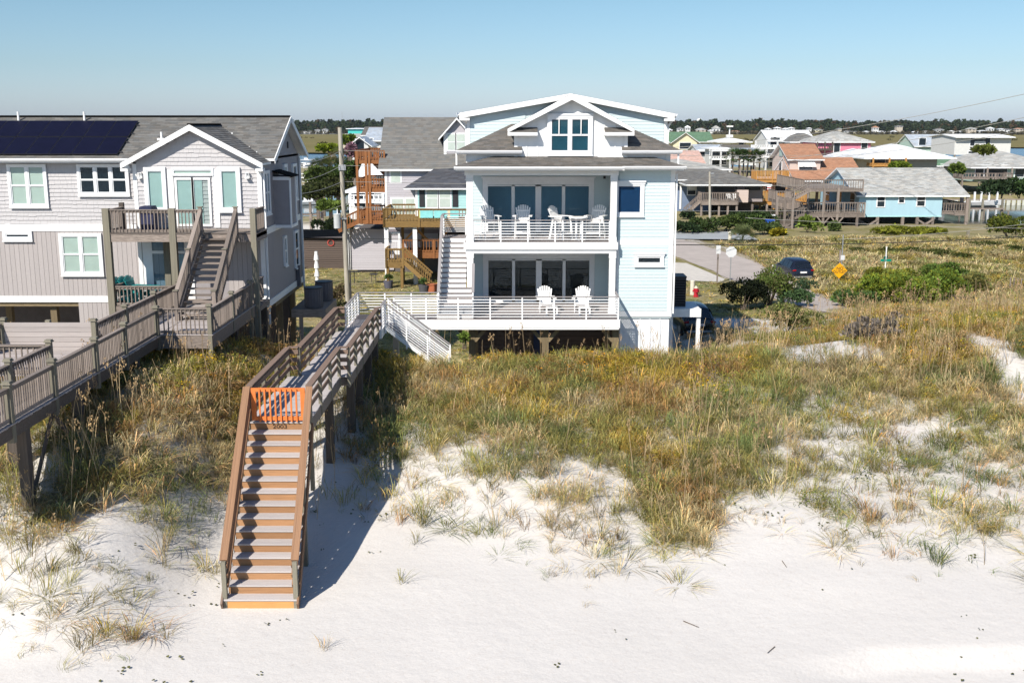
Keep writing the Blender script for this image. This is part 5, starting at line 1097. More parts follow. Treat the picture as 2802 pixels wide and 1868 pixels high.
box('pile', bw, xr-.22, xr-.06, SY0+.02, SY0+.2, -.3, .2, gwood_d)
bk = M_('carved_black', (.05, .035, .025), .9, .1, 3)
tx = (xl+xr)/2+sx_(1); mesh_text(bw, '2003', Matrix.Translation((tx+.02, SY1-.008, TZ-.145)) @ Matrix.Rotation(math.pi/2, 4, 'X') @ Matrix.Diagonal((1.25, 1, 1, 1)), .165, bk, 'house_number')
# deck in two straight runs with a jog between them
runs = [(-7.32, -5.62, 29.08, 34.45), (-6.98, -5.30, 34.45, 42.35)]
for a, b, y0, y1 in runs:
    planks(bw, a, b, y0+.12 if y0 < 30 else y0, y1, TZ+.03, tread, 'x', w=.145, ragged=.008)
    mb = MB(); mb.box(a-.0, a+.05, y0, y1, TZ-.34, TZ-.015); mb.box(b-.05, b, y0, y1, TZ-.34, TZ-.015); mb.box(a+.05, b-.05, y1-.06, y1-.01, TZ-.34, TZ-.015); mb.box(a+.05, b-.05, y0+.2, y0+.25, TZ-.34, TZ-.015); mb.build('joist', bw, gwood)
def brail(x, y0, y1, side, n):
    board_rail(bw, (x, y0, TZ), (x, y1, TZ), .99, railgrey, railgrey, 3, .14, side)
    for i in range(n+1):
        y = y0+(y1-y0)*i/n; box('post', bw, x-.05, x+.05, y-.055, y+.055, TZ-.3, TZ+.96, gpost)
brail(-7.29, 29.15, 34.4, 1, 3); brail(-5.64, 29.15, 34.4, -1, 3); brail(-6.95, 34.5, 42.2, 1, 5); brail(-5.33, 34.5, 42.2, -1, 5)
for x0, x1, y in ((-7.29, -6.95, 34.46), (-5.64, -5.33, 34.46), (-6.95, -6.62, 42.25), (-5.33, -5.18, 42.25)): board_rail(bw, (x0, y, TZ), (x1, y, TZ), .99, railgrey, railgrey, 3, .14, 1)
for y in (33.2, 35.5, 37.5, 40.0, 42.0):
    a, b = (-7.1, -5.8) if y < 34.4 else (-6.8, -5.45)
    for x in (a, b): box('pile', bw, x-.13, x+.13, y-.1, y+.1, hz(x, y)-.4, TZ-.3, gwood_d)
# the orange gate
ga, gb_ = -7.21, -5.72; gy = 29.02; gt = MB(); gt.box(ga, ga+.13, gy-.03, gy+.02, TZ+.05, TZ+.97); gt.box(gb_-.13, gb_, gy-.03, gy+.02, TZ+.05, TZ+.97); gt.box(ga+.13, gb_-.13, gy-.03, gy+.02, TZ+.87, TZ+.97); gt.box(ga+.13, gb_-.13, gy-.03, gy+.02, TZ+.05, TZ+.16)
gt = gt.build('gate', bw, orange)
for k in range(8): x = ga+.13+(gb_-ga-.26)*(k+.75)/8.5; box('slat', gt, x-.022, x+.022, gy-.075, gy-.032, TZ+.02, TZ+.95, orange)
# ------------------------------------------------------------ houses behind: small builders
def gable_x(par, x0, x1, y0, y1, ze, zr, mat, over=.4, expo=.3, wall=None, trim=None, wedge=True, endo=.35):
    """ridge along x, gables facing left and right"""
    trim = trim or white_trim; ym = (y0+y1)/2; s = (zr-ze)/(ym-y0); a0, a1 = x0-endo, x1+endo; e = ze-s*over
    slab(par, [(a0, y0-over, e), (a1, y0-over, e), (a1, ym, zr), (a0, ym, zr)], .16, trim); slab(par, [(a0, y1+over, e), (a0, ym, zr), (a1, ym, zr), (a1, y1+over, e)], .16, trim)
    shingles(par, (a0, y0-over, e), (a1, y0-over, e), (a1, ym, zr), (a0, ym, zr), expo, .42, mat, amp=.12)
    if wall is not None: MB().prism([(x0, y0, ze), (x0, y1, ze), (x0, ym, zr-.1)], (x1-x0, 0, 0)).build('gable_wall', par, wall)
def gable_y(par, x0, x1, y0, y1, ze, zr, mat, over=.4, expo=.3, wall=None, trim=None):
    trim = trim or white_trim; xm = (x0+x1)/2; s = (zr-ze)/(xm-x0); e = ze-s*over
    for xe in (x0-over, x1+over):
        slab(par, [(xe, y0-over, e), (xm, y0-over, zr), (xm, y1+over, zr), (xe, y1+over, e)], .16, trim)
        q = [(xe, y1+over, e), (xe, y0-over, e), (xm, y0-over, zr), (xm, y1+over, zr)] if xe < xm else [(xe, y0-over, e), (xe, y1+over, e), (xm, y1+over, zr), (xm, y0-over, zr)]
        shingles(par, *q, expo=expo, tab=.5, mat=mat)
    if wall is not None: MB().prism([(x0, y0, ze), (x1, y0, ze), (xm, y0, zr-.1)], (0, y1-y0, 0)).build('gable_wall', par, wall)
def hip(par, x0, x1, y0, y1, ze, zr, mat, over=.6, expo=.35, trim=None, tab=.5):
    trim = trim or white_trim; a0, a1, b0, b1 = x0-over, x1+over, y0-over, y1+over; d = min(a1-a0, b1-b0)/2
    if a1-a0 >= b1-b0: r0, r1 = (a0+d, (b0+b1)/2, zr), (a1-d, (b0+b1)/2, zr)
    else: r0, r1 = ((a0+a1)/2, b0+d, zr), ((a0+a1)/2, b1-d, zr)
    c = [(a0, b0, ze), (a1, b0, ze), (a1, b1, ze), (a0, b1, ze)]
    wide = a1-a0 >= b1-b0
    for q in ((c[0], c[1], r1 if wide else r0, r0), (c[3], c[0], r0, r0 if wide else r1), (c[1], c[2], r1, r1 if wide else r0)): shingles(par, *q, expo=expo, tab=tab, mat=mat)
    MB().prism(c, (0, 0, -.22)).build('eaves', par, trim)
def smallwin(par, F, cx, cz, w, h, back=None, gl=None, trim=None, mid=True, c=.12, name='window'):
    mb = MB(F); mb.box(cx-w/2-c, cx+w/2+c, -.06, 0, cz-h/2-c, cz+h/2+c); o = mb.build(name, par, trim or white_trim)
    box('pane', o, cx-w/2, cx+w/2, -.075, -.062, cz-h/2, cz+h/2, gl or darkpane, F)
    if mid: box('sash', o, cx-w/2, cx+w/2, -.09, -.076, cz-.03, cz+.03, trim or white_trim, F)
    return o
darkpane = M_('far_glass', (.02, .03, .04), .12, .2, .4, coords='World', spec=.6)
paleblind = M_('far_blind', (.48, .55, .50), .5, .08, 2, coords='World')
def body(par, x0, x1, y0, y1, z0, z1, mat, name='wall'): return MB().box(x0, x1, y0, y1, z0, z1).build(name, par, mat)
def piles(par, xs, ys, z0, z1, w=.28, mat=None):
    for x in xs:
        for y in ys: box('pile', par, x-w/2, x+w/2, y-w/2, y+w/2, z0, z1, mat or gwood)
def deck(par, x0, x1, y0, y1, z, mat, h=.95, step=.28, sides='fl', fasc=.35, bal=.05, posts=True, solid_=False):
    d = MB(); d.box(x0, x1, y0, y1, z-fasc, z); d = d.build('deck', par, mat)
    segs = []
    if 'f' in sides: segs.append(((x0, y0, z), (x1, y0, z)))
    if 'l' in sides: segs.append(((x0, y1, z), (x0, y0, z)))
    if 'r' in sides: segs.append(((x1, y0, z), (x1, y1, z)))
    if 'b' in sides: segs.append(((x0, y1, z), (x1, y1, z)))
    for a, b in segs:
        rail_panel(d, a, b, h, step, mat, bal=bal, capw=.14, capth=.05)
        n = max(1, round((Vector(b)-Vector(a)).length/2.6))
        if posts:
            for i in range(n+1): p = Vector(a).lerp(Vector(b), i/n); box('post', d, p.x-.07, p.x+.07, p.y-.07, p.y+.07, z-fasc, z+h, mat)
    return d
def flight(par, a, b, w, mat, n=10, axis='x', rail=True, step=.3):
    """a straight stair from the low point a to the high point b, going along x or y"""
    a, b = Vector(a), Vector(b); o = Vector((0, w, 0)) if axis == 'x' else Vector((w, 0, 0)); s = MB()
    for k in (0, 1): s.beam(a+o*k, b+o*k, .07, .3)
    s = s.build('staircase', par, mat)
    for i in range(n):
        p = a.lerp(b, (i+.5)/n); d = (b-a)/n*.5; q = p+o
        box('stair_tread', s, *( (p.x-abs(d.x), p.x+abs(d.x), p.y, q.y) if axis == 'x' else (p.x, q.x, p.y-abs(d.y), p.y+abs(d.y)) ), p.z-.03, p.z+.03, mat)
    if rail:
        for k in (0, 1): rail_panel(s, a+o*k, b+o*k, .95, step, mat, bal=.045)
    return s
# ------------------------------------------------------------ grey vinyl house with the stacked decks
vinyl = M_('grey_vinyl', (.44, .42, .45), .7, .05, 3, objvar=.02, stretch=(12, 1, 1)); vin_w = M_('vinyl_shadow_line', (.22, .20, .23), .8, .05, 3)
tealsid = M_('aqua_siding', (.38, .62, .62), .7, .05, 3, objvar=.03, stretch=(12, 1, 1))
vh = thing('stilt_house', 'grey vinyl house with a steep grey roof and brown decks stacked at its left', 'house', (-7, 90, -.6)); VY = 88.0
vx0, vx1 = at(1054, 500, VY).x, 3.0; vze = at(1100, 449, VY-.4).z; vzr = at(1100, 321, 92.6).z
body(vh, vx0, vx1, VY, 97.2, 2.9, vze, vin_w); gable_x(vh, vx0, vx1, VY, 97.2, vze, vzr, shingle_lt, over=.5, expo=.26, wall=vinyl, endo=.5)
def vlap(F, x0, x1, z0, z1, m=None, e=.20): lap_siding(vh, F, x0, x1, z0, z1, e, m or vinyl, th=.03)
FV = frame(0, VY, 0); vlap(FV, vx0+.15, at(1180, 500, VY).x+1.5, 3.2, vze-.1); box('corner_board', vh, vx0-.02, vx0+.15, VY-.07, VY+.1, 3.0, vze-.2, white)
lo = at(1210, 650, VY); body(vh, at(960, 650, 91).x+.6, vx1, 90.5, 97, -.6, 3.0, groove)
p0, p1 = at(1070, 458, VY), at(1095, 498, VY); smallwin(vh, FV, (p0.x+p1.x)/2, (p0.z+p1.z)/2, .75, p0.z-p1.z, gl=paleblind, mid=False)
for a, b in ((1072, 1103), (1110, 1134)): p0, p1 = at(a, 543, VY), at(b, 565, VY); smallwin(vh, FV, (p0.x+p1.x)/2, (p0.z+p1.z)/2-.4, p1.x-p0.x, 1.4, gl=paleblind, mid=False)
# dormer
D0, D1, DYf = at(1216, 400, 89.0).x, at(1276, 400, 89.0).x, 89.0; dz0, dz1, dza = at(1230, 435, DYf).z, at(1230, 362, DYf).z, at(1246, 322, DYf).z
body(vh, D0, D1+.3, DYf, 93, dz0-.6, dz1, vin_w); lap_siding(vh, frame(0, DYf, 0), D0+.1, D1, dz0-.5, dz1, .2, vinyl, th=.03); gable_y(vh, D0, D1+.3, DYf, 92.6, dz1, dza, shingle_lt, over=.45, expo=.26, wall=vinyl)
box('corner_board', vh, D0-.05, D0+.18, DYf-.09, DYf, dz0-.7, dz1, white)
for a, b in ((1225, 1245), (1250, 1272)): p0, p1 = at(a, 368, DYf), at(b, 410, DYf); smallwin(vh, frame(0, DYf-.02, 0), (p0.x+p1.x)/2, (p0.z+p1.z)/2, p1.x-p0.x, p0.z-p1.z, gl=paleblind)
# aqua sun room with slate roof
SYf = 85.2; s0, s1 = at(1138, 540, SYf).x, 1.2; sz0, sz1 = at(1200, 577, SYf).z-.4, at(1200, 514, SYf).z
body(vh, s0, s1, SYf, VY, sz0, sz1, tealsid); lap_siding(vh, frame(0, SYf, 0), s0+.1, s1, sz0, sz1, .2, tealsid, th=.03); box('corner_board', vh, s0-.04, s0+.14, SYf-.06, SYf, sz0, sz1, white_trim)
q = [(s0-.9, SYf-.5, sz1), (s1, SYf-.5, sz1), (s1, VY-.05, at(1250, 450, VY).z), (s0+1.6, VY-.05, at(1200, 455, VY).z)]; slab(vh, q, .12, white_trim); shingles(vh, *q, expo=.24, tab=.45, mat=shingle_dk)
q = [(s0-.9, VY-.05, sz1), (s0-.9, SYf-.5, sz1), (s0+1.6, VY-.05, q[3][2]), (s0+1.6, VY-.05, q[3][2])]; shingles(vh, *q, expo=.24, tab=.45, mat=shingle_dk)
for a, b in ((1168, 1197), (1203, 1232)): p0, p1 = at(a, 519, SYf), at(b, 566, SYf); smallwin(vh, frame(0, SYf-.02, 0), (p0.x+p1.x)/2, (p0.z+p1.z)/2, p1.x-p0.x, p0.z-p1.z, gl=paleblind)
for a in (1147, 1238): p0, p1 = at(a, 519, SYf), at(a+16, 566, SYf); box('shutter', vh, p0.x, p1.x, SYf-.09, SYf-.04, p1.z, p0.z, darkmetal)
# olive brown deck across the front, porch below, stair to the lawn
zd = at(1100, 604, 83.0).z; d0 = at(1050, 600, 83).x
dk = deck(vh, d0, 1.0, 83.0, VY-.05, zd, olive_deck, h=at(1100, 572, 83).z-zd, step=.25, sides='fl', fasc=.5); rail_panel(dk, (d0+.2, VY-.6, zd), (s0, VY-.6, zd), .95, .25, olive_deck)
towel = [M_('towel_%d' % i, c, .9, .1, 3) for i, c in enumerate(((.25, .62, .62), (.55, .62, .25), (.70, .62, .42), (.15, .2, .4)))]
for i, (a, b, k) in enumerate(((1147, 1167, 1), (1150, 1185, 0), (1188, 1222, 0), (1232, 1255, 0), (1225, 1232, 2))):
    p0, p1 = at(a, 576, 82.9), at(b, 596, 82.9); t_ = thing('beach_towel', ('lime edged towel hung on the olive rail', 'wide aqua towel hung at the left of the olive rail', 'aqua towel hung in the middle of the olive rail', 'aqua towel hung furthest right on the olive rail', 'straw coloured towel strip hung on the olive rail')[i], 'towel', (p0.x, 82.86, p0.z), group='towels drying on the deck rail'); box('cloth', t_, p0.x, p1.x, 82.84-.01*i, 82.85-.01*i, p1.z, p0.z, towel[k])
zl = at(1100, 700, 83.6).z+.1
for a in (1058, 1136): p = at(a, 650, 83.4); box('post', vh, p.x-.16, p.x+.16, 83.2, 83.5, -.6, zd-.5, white)
for a in (1102, 1157): p = at(a, 650, 84.5); box('post', vh, p.x-.1, p.x+.1, 84.4, 84.6, -.6, zd-.5, olive_deck)
p = at(1075, 650, 83.6); scr = MB(frame(p.x, 83.6, zl)); zt_ = zd-.5-zl
scr.box(-.55, -.42, -.05, .05, .0, zt_-.4); scr.box(.42, .55, -.05, .05, 0, zt_-.4); scr.box(-.42, .42, -.05, .05, zt_-.55, zt_-.4); scr.box(-.42, .42, -.05, .05, 1.0, 1.1); scr.box(-.42, .42, -.05, .05, 0, .45); scr = scr.build('screen_door', vh, white)
for k in range(6): box('bar', scr, p.x-.36+k*.14, p.x-.32+k*.14, 83.58, 83.62, zl+.45, zl+1.0, white_trim)
zp = at(1200, 689, 83.8).z
pd = deck(vh, at(1104, 680, 83.8).x, 1.0, 83.8, 87, zp, brown_deck, h=.95, step=.22, sides='f', fasc=.5)
vlap(frame(0, 90.4, 0), vx0-3.3, vx0+.3, -.4, 3.0); box('corner_board', vh, vx0-3.5, vx0-3.3, 90.2, 90.5, -.4, 3.0, white); lap_siding(vh, frame(0, 88.2, 0), vx0+.4, vx0+4.2, zl, 3.0, .2, vinyl, th=.03); body(vh, vx0+.4, vx0+4.2, 88.2, 88.3, zl, 3.0, vin_w)
for k, s in ((1108, 1), (1170, -1), (1200, 1)): p = at(k, 640, 84.2); beam('brace', vh, (p.x, 84.2, zd-1.6), (p.x+s*1.1, 84.2, zd-.5), .1, .16, gold_deck)
pl0, pl1 = at(1057, 700, 81.5).x, at(1103, 700, 81.5).x; zpl = zl-.25
pt = deck(vh, pl0, pl1, 81.3, 83.5, zpl, olive_deck, h=.95, step=.2, sides='fl', fasc=.5); piles(vh, (pl0+.1, pl1-.1), (81.4,), -.6, zpl-.4, .2, olive_deck)
a_, b_ = (at(1180, 780, 81.0).x, 81.3, -.5), (pl1, 81.3, zpl); flight(vh, a_, b_, 1.3, olive_deck, 9, 'x', True, .2)
# red brown decks stacked on the left corner
L0, L1 = at(975, 500, 88.6).x, vx0-.1
for k, (pt_, pb_) in enumerate(((412, 445), (490, 523), (577, 610))):
    zt_, zb_ = at(1000, pt_, 88.6).z, at(1000, pb_, 88.6).z; y1_ = 95 if k else 97
    dd = deck(vh, L0+.15*k, L1, 88.6, y1_, zb_+.25, brown_deck, h=zt_-zb_-.25, step=.2, sides='flb', fasc=.35, bal=.07)
for x in (L0+.1, at(1009, 500, 90).x, at(1022, 500, 91).x): box('post', vh, x-.1, x+.1, 88.5, 88.7, at(1000, 612, 88.6).z, at(1000, 412, 88.6).z, brown_deck)
flight(vh, (L0+3.0, 93, at(1000, 523, 90).z), (L0+.8, 93, at(1000, 445, 90).z), 1.2, brown_deck, 8, 'x', True, .25)
flight(vh, (L0-1.6, 88.8, at(960, 625, 89).z-.2), (L0+.2, 88.8, at(985, 605, 88.8).z), 1.2, brown_deck, 6, 'x', True, .25)
# pots by its stair
for px_, py_, r_, m_, lab in ((1063, 786, .38, (.10, .10, .13), 'round slate grey pot on the lawn left of the olive stair'), (1160, 798, .42, (.09, .09, .10), 'dark pot with a leafy plant at the foot of the olive stair')):
    g = atz(px_, py_, -.55); t = thing('plant_pot', lab, 'plant pot', (g.x, g.y, -.6)); MB().tube((g.x, g.y, -.6), (g.x, g.y, -.05), r_*.75, r_, 14).build('pot', t, M_('pot_%d' % px_, m_, .7, .1, 3)); crown('foliage', t, (g.x, g.y, .15), (.4, .4, .35), 160, .16, (.10, .16, .05), px_, lobes=4)
g = atz(1183, 797, -.55); t = thing('planter_box', 'square terracotta planter box beside the foot of the olive stair', 'planter', (g.x, g.y, -.6)); MB().box(g.x-.38, g.x+.38, g.y-.3, g.y+.3, -.6, -.05).build('planter', t, M_('terracotta', (.40, .13, .06), .8, .1, 3)); MB().box(g.x-.42, g.x+.42, g.y-.34, g.y+.34, -.05, .0).build('rim', t, MATS['terracotta'])
# horizontal board sheds and fence
shw = M_('shed_board', (.33, .29, .28), .85, .2, 3, stretch=GR, objvar=.15); sh = thing('shed', 'low shed clad in horizontal grey boards behind the utility pole', 'shed', (-13.5, 95, -.6))
body(sh, -14.4, -12.2, 94.6, 98, -.7, 1.75, groove)
for k in range(13): box('board', sh, -14.42, -12.18, 94.5, 94.56, -.6+k*.185, -.46+k*.185, shw)
MB().box(-14.6, -12.0, 94.4, 98.2, 1.78, 1.86).build('roof', sh, shingle_dk)
sh2 = thing('shed', 'long board shed beside the lilac house, its shade painted into dark boards', 'shed', (-18, 93, -.6)); body(sh2, -21.5, -14.5, 93, 98, -.7, 2.05, groove)
for k in range(14): box('board', sh2, -21.5, -14.5, 92.9, 92.96, -.6+k*.19, -.45+k*.19, brownwall)  # board colour carries the shade; the neighbouring shed has lighter boards
MB().prism([(-21.8, 92.7, 2.1), (-14.4, 92.7, 2.0), (-14.4, 98.2, 2.2), (-21.8, 98.2, 2.3)], (0, 0, -.08)).build('roof', sh2, shingle_dk)
rg = thing('life_ring', 'small red ring hanging on the dark shed wall', 'ring', tuple(at(905, 664, 92.85))); c = at(905, 664, 92.85); mb = MB()
for k in range(14): a0, a1 = k*math.pi/7, (k+1)*math.pi/7; mb.beam((c.x+.26*math.cos(a0), c.y, c.z+.26*math.sin(a0)), (c.x+.26*math.cos(a1), c.y, c.z+.26*math.sin(a1)), .06, .08)
mb.build('ring', rg, M_('faded_red', (.45, .08, .06), .6, .1, 3))
g = atz(868, 775, -.4); wp = thing('garden_column', 'narrow white column of stacked lanterns in the shade of the lilac house', 'ornament', (g.x, g.y, -.5)); mb = MB()
for k in range(8): r_ = .14 if k % 2 else .2; mb.tube((g.x, g.y, -.5+k*.32), (g.x, g.y, -.5+(k+1)*.32), r_, r_*.8, 10)
mb.build('column', wp, white)
# ------------------------------------------------------------ utility pole and wires
pole = thing('utility_pole', 'weathered utility pole with a grey transformer between the two front houses', 'utility pole', (-11.0, 70, -.6)); pt0, pt1 = Vector((at(952, 810, 70).x, 70, -.8)), at(930, 349, 70)
MB().tube(pt0, pt1, .17, .135, 14).build('pole', pole, polewood, smooth=False)
tq = at(923, 605, 69.7); mb = MB(); mb.tube(tq-Vector((0, 0, .45)), tq+Vector((0, 0, .42)), .23, .23, 18); mb.build('transformer', pole, M_('transformer_grey', (.48, .50, .50), .5, .06, 3, spec=.4)); MB().tube(tq+Vector((0, 0, .42)), tq+Vector((0, 0, .48)), .25, .22, 18).build('transformer_lid', pole, MATS['transformer_grey']); MB().tube(tq+Vector((.02, 0, .45)), tq+Vector((.02, 0, .78)), .045, .03, 8).build('insulator', pole, white_trim); MB().box(tq.x+.1, pt1.x+.3, 69.75, 69.85, tq.z+.1, tq.z+.2).build('bracket', pole, galv)
MB().box(at(931, 430, 70).x-.1, at(931, 430, 70).x+.35, 69.8, 69.9, at(931, 455, 70).z-.25, at(931, 455, 70).z+.1).build('bracket', pole, galv)
beam('conduit', pole, (pt0.x+.22, 69.9, -.8), (at(952, 640, 70).x+.06, 69.9, at(952, 640, 70).z), .08, .08, darkmetal)
wire_m = M_('wire', (.35, .34, .31), .6, .05, 2); wire_d = M_('dark_wire', (.04, .04, .035), .6, .05, 2)
def wire(name, label, a, b, sag, r, mat, n=14):
    a, b = Vector(a), Vector(b); mb = MB(); prev = a
    for i in range(1, n+1):
        t = i/n; p = a.lerp(b, t)-Vector((0, 0, sag*4*t*(1-t))); mb.tube(prev, p, r, r, 5, caps=False); prev = p
    o = mb.build(name, None, mat); tagit(o, label, 'wire', 'overhead wires'); return o
def pw(x, y, Y): return tuple(at(x, y, Y))
for (ya_, yb_, sg, lab) in ((412, 430, .3, 'highest'), (453, 480, .3, 'second highest'), (498, 512, .25, 'third highest'), (562, 566, .25, 'lowest')):
    wire('overhead_wire', 'pale overhead wire running left from the utility pole, %s of four' % lab, pw(934, ya_, 70), pw(760, yb_+20, 62), sg, .018, wire_m)
for (y0w, y1w, yw, lab) in ((412, 413, 70, 'across the steep grey roof'), (453, 456, 70, 'just under the grey house eave'), (497, 499, 70, 'across the slate sunroom roof'), (566, 572, 70, 'across the sunroom windows'), (652, 658, 70, 'in front of the screen door')):
    wire('overhead_wire', 'thin overhead wire running right from the utility pole %s' % lab, pw(936, y0w, yw), (26, 82, at(1300, y1w, 78).z-.4), .15, .014, wire_m if y0w < 600 else wire_d)
wire('overhead_wire', 'thick black cable sagging across the open lot above the parked car', pw(1800, 669, 80), pw(2900, 641, 96), .35, .035, wire_d, 24)
wire('overhead_wire', 'thin pale wire in front of the blue house piles', pw(2040, 596, 108), pw(2900, 626, 112), .2, .02, wire_m, 20)
wire('overhead_wire', 'thin pale wire crossing low over the right side of the open lot', pw(2290, 655, 100), pw(2900, 600, 104), .3, .02, wire_m, 16)
wire('overhead_wire', 'upper pale wire rising to the right over the far treeline', pw(1830, 404, 190), pw(2900, 236, 120), 1.2, .035, wire_m, 20)
wire('overhead_wire', 'long pale wire rising to the right in front of the white metal roofs', pw(1830, 458, 170), pw(2900, 300, 110), 1.2, .03, wire_m, 20)
wire('overhead_wire', 'pale wire rising to the right above the pink house', pw(1980, 445, 180), pw(2900, 340, 110), 1.0, .03, wire_m, 20)
# small pole by the blue grey house
p = at(1943, 596, 128); sp = thing('utility_pole', 'short pale utility pole in front of the weathered deck', 'utility pole', tuple(p)); MB().tube(p-Vector((0, 0, .5)), at(1942, 470, 128), .16, .12, 10).build('pole', sp, polewood); MB().box(p.x-.2, p.x+.25, 127.8, 127.9, at(1942, 475, 128).z-.05, at(1942, 475, 128).z+.1).build('bracket', sp, galv)
# ------------------------------------------------------------ blue house on stilts at the right
bluew = M_('sky_blue_siding', (.36, .54, .62), .75, .05, 2, coords='World', stretch=(1, 1, .2)); gz_ = lambda x, y: hz(x, y)
bh = thing('stilt_house', 'sky blue stilt house with a pale shingled roof and weathered decks on its left', 'house', (48, 140, -.8)); BY0, BY1 = 135., 152.
bx0, bx1 = at(2350, 560, BY0).x, at(2578, 560, BY0).x; bz0, bze = at(2450, 593, BY0).z, at(2450, 531, BY0).z; bzr = at(2420, 459, 143.5).z
body(bh, bx0, bx1, BY0, BY1, bz0, bze, bluew)
ov = .45; ym = 143.5; s = (bzr-bze)/(ym-BY0); e = bze-s*ov; rx0, rx1 = bx0-.5, 56.6
for q, sk in (([(rx0, BY0-ov, e), (rx1, BY0-ov, e), (rx1, ym, bzr), (rx0, ym, bzr)], 1), ([(rx0, BY1+ov, e), (rx0, ym, bzr), (rx1, ym, bzr), (rx1, BY1+ov, e)], 0)):
    slab(bh, q, .18, white_trim)
    if sk: shingles(bh, *q, expo=.3, tab=.6, mat=shingle_pl)
MB().prism([(bx0, BY0, bze), (bx0, BY1, bze), (bx0, ym, bzr-.1)], (bx1-bx0, 0, 0)).build('gable_wall', bh, bluew)
FB = frame(0, BY0, 0)
for a, b, c, d in ((2402, 2419, 534, 564), (2461, 2473, 534, 553), (2511, 2529, 534, 562)): p0, p1 = at(a, c, BY0), at(b, d, BY0); smallwin(bh, FB, (p0.x+p1.x)/2, (p0.z+p1.z)/2-.05, p1.x-p0.x, p0.z-p1.z, c=.13)
FBl = frame(bx0, 0, 0, 'left')
for yy, w_ in ((-137.5, 1.7), (-143, 1.6), (-148.5, 1.8)): smallwin(bh, FBl, yy, bz0+1.9, w_, 1.7)
MB().prism([(bx0-.04, BY0-.05, bz0-.02), (bx1+.03, BY0-.05, bz0-.02), (bx1+.03, BY0-.05, bz0+.12), (bx0-.04, BY0-.05, bz0+.12)], (0, .04, 0)).build('corner_board', bh, tealsid)
body(bh, bx0+1, bx1-.5, 139, 150, -1, bz0, groove, 'shade_panel')  # dark block added between the piles, painting in the shade under the floor
gb_z = gz_(48, 134)
for px_ in (2347, 2401, 2470, 2510, 2552): x = at(px_, 600, BY0).x; box('pile', bh, x-.16, x+.16, BY0-.1, BY0+.22, gb_z-.5, bz0, gwood)
for px_, s_ in ((2347, 1), (2401, -1), (2510, 1), (2552, -1)): x = at(px_, 600, BY0).x; beam('brace', bh, (x, BY0-.15, bz0-.35), (x+s_*1.25, BY0-.15, gb_z-.1), .08, .22, gwood)
# right porch deck
dk = deck(bh, bx1+.02, 56.6, BY0+.3, 146, bz0+.6, gwood, h=1.05, step=.3, sides='fr', fasc=.3, bal=.08); box('post', bh, 56.3, 56.6, BY0-.3, BY0, gb_z-1, bze-.3, gwood); box('post', bh, 56.3, 56.6, 144, 144.3, -3, bze, gwood)
# left decks
u0, u1 = at(2200, 500, 133.5).x, at(2308, 500, 133.5).x; zu = at(2250, 518, 133.5).z; zl_ = at(2250, 583, 133.5).z
d1 = deck(bh, u0, bx0-.1, 133.5, 147, zu, gwood, h=1.15, step=.3, sides='fl', fasc=.3, bal=.06)
d2 = deck(bh, u0-.3, bx0+.0, 132.6, 148, zl_, gwood, h=1.35, step=.3, sides='fl', fasc=.45, bal=.06); rail_panel(d2, (bx0, 134.9, zl_), (bx0, 132.6, zl_), 1.2, .3, gwood)
for px_ in (2208, 2252, 2290, 2345): x = at(px_, 600, 132.7).x; box('post', bh, x-.13, x+.13, 132.6, 132.86, gz_(x, 132)-.5, zu+.2 if px_ < 2300 else zl_+1.2, gwood)
for px_ in (2252, 2290): x = at(px_, 600, 132.7).x; beam('brace', bh, (x, 132.6, zl_-1.3), (x-.8, 132.6, zl_-.35), .1, .15, gwood); beam('brace', bh, (x, 132.6, zl_-1.3), (x+.8, 132.6, zl_-.35), .1, .15, gwood)
w0, w1 = at(2124, 560, 130).x, at(2172, 560, 130).x; zm, zlo = at(2150, 548, 130).z, at(2150, 603, 130).z
deck(bh, w0, w1, 130, 134, zm, gwood, h=1.1, step=.28, sides='flr', fasc=.35, bal=.06); deck(bh, w0, w1, 130, 134, zlo, gwood_d, h=1.1, step=.28, sides='fl', fasc=.4, bal=.06)
flight(bh, (w1-.2, 130.2, zm), (at(2215, 520, 131).x, 130.2, zu+.1), 1.2, gwood, 8, 'x', True, .3); flight(bh, (w1-.8, 130.2, zlo), (at(2210, 560, 130).x, 130.2, zl_), 1.2, gwood, 8, 'x', True, .3)
for x in (w0+.1, (w0+w1)/2, w1-.1): box('post', bh, x-.13, x+.13, 129.9, 130.16, gz_(x, 130)-.4, zm+.3, gwood)
lat = MB()
for k in range(11): x = w0+.2+k*(w1-w0-.4)/10; lat.beam((x, 129.95, gz_(x, 130)), (min(x+1.2, w1), 129.95, zlo-.4), .03, .07); lat.beam((x, 129.9, gz_(x, 130)), (max(x-1.2, w0), 129.9, zlo-.4), .03, .07)
lat.build('lattice', bh, gwood, kind='stuff'); MB().box(w0-.5, w0-.1, 129.8, 130.2, -.8, 1.0).build('gate_post', bh, white)
g = atz(2150, 470, 0); p = at(2105, 640, 128); bt = thing('garbage_bin', 'bright blue bin beside the lattice under the weathered deck', 'bin', (p.x, 128, gz_(p.x, 128))); z0 = gz_(p.x, 128); bm = M_('bin_blue', (.03, .12, .5), .5, .1, 3)
MB().prism([(p.x-.35, 127.7, z0+.15), (p.x+.35, 127.7, z0+.15), (p.x+.45, 127.7, z0+1.15), (p.x-.45, 127.7, z0+1.15)], (0, .7, 0)).build('bin', bt, bm); MB().box(p.x-.5, p.x+.5, 127.6, 128.5, z0+1.15, z0+1.25).build('lid', bt, bm)
for s_ in (-1, 1): MB().tube((p.x+s_*.36, 127.75, z0+.15), (p.x+s_*.3, 127.75, z0+.15), .15, .15, 10).build('wheel', bt, darkmetal)
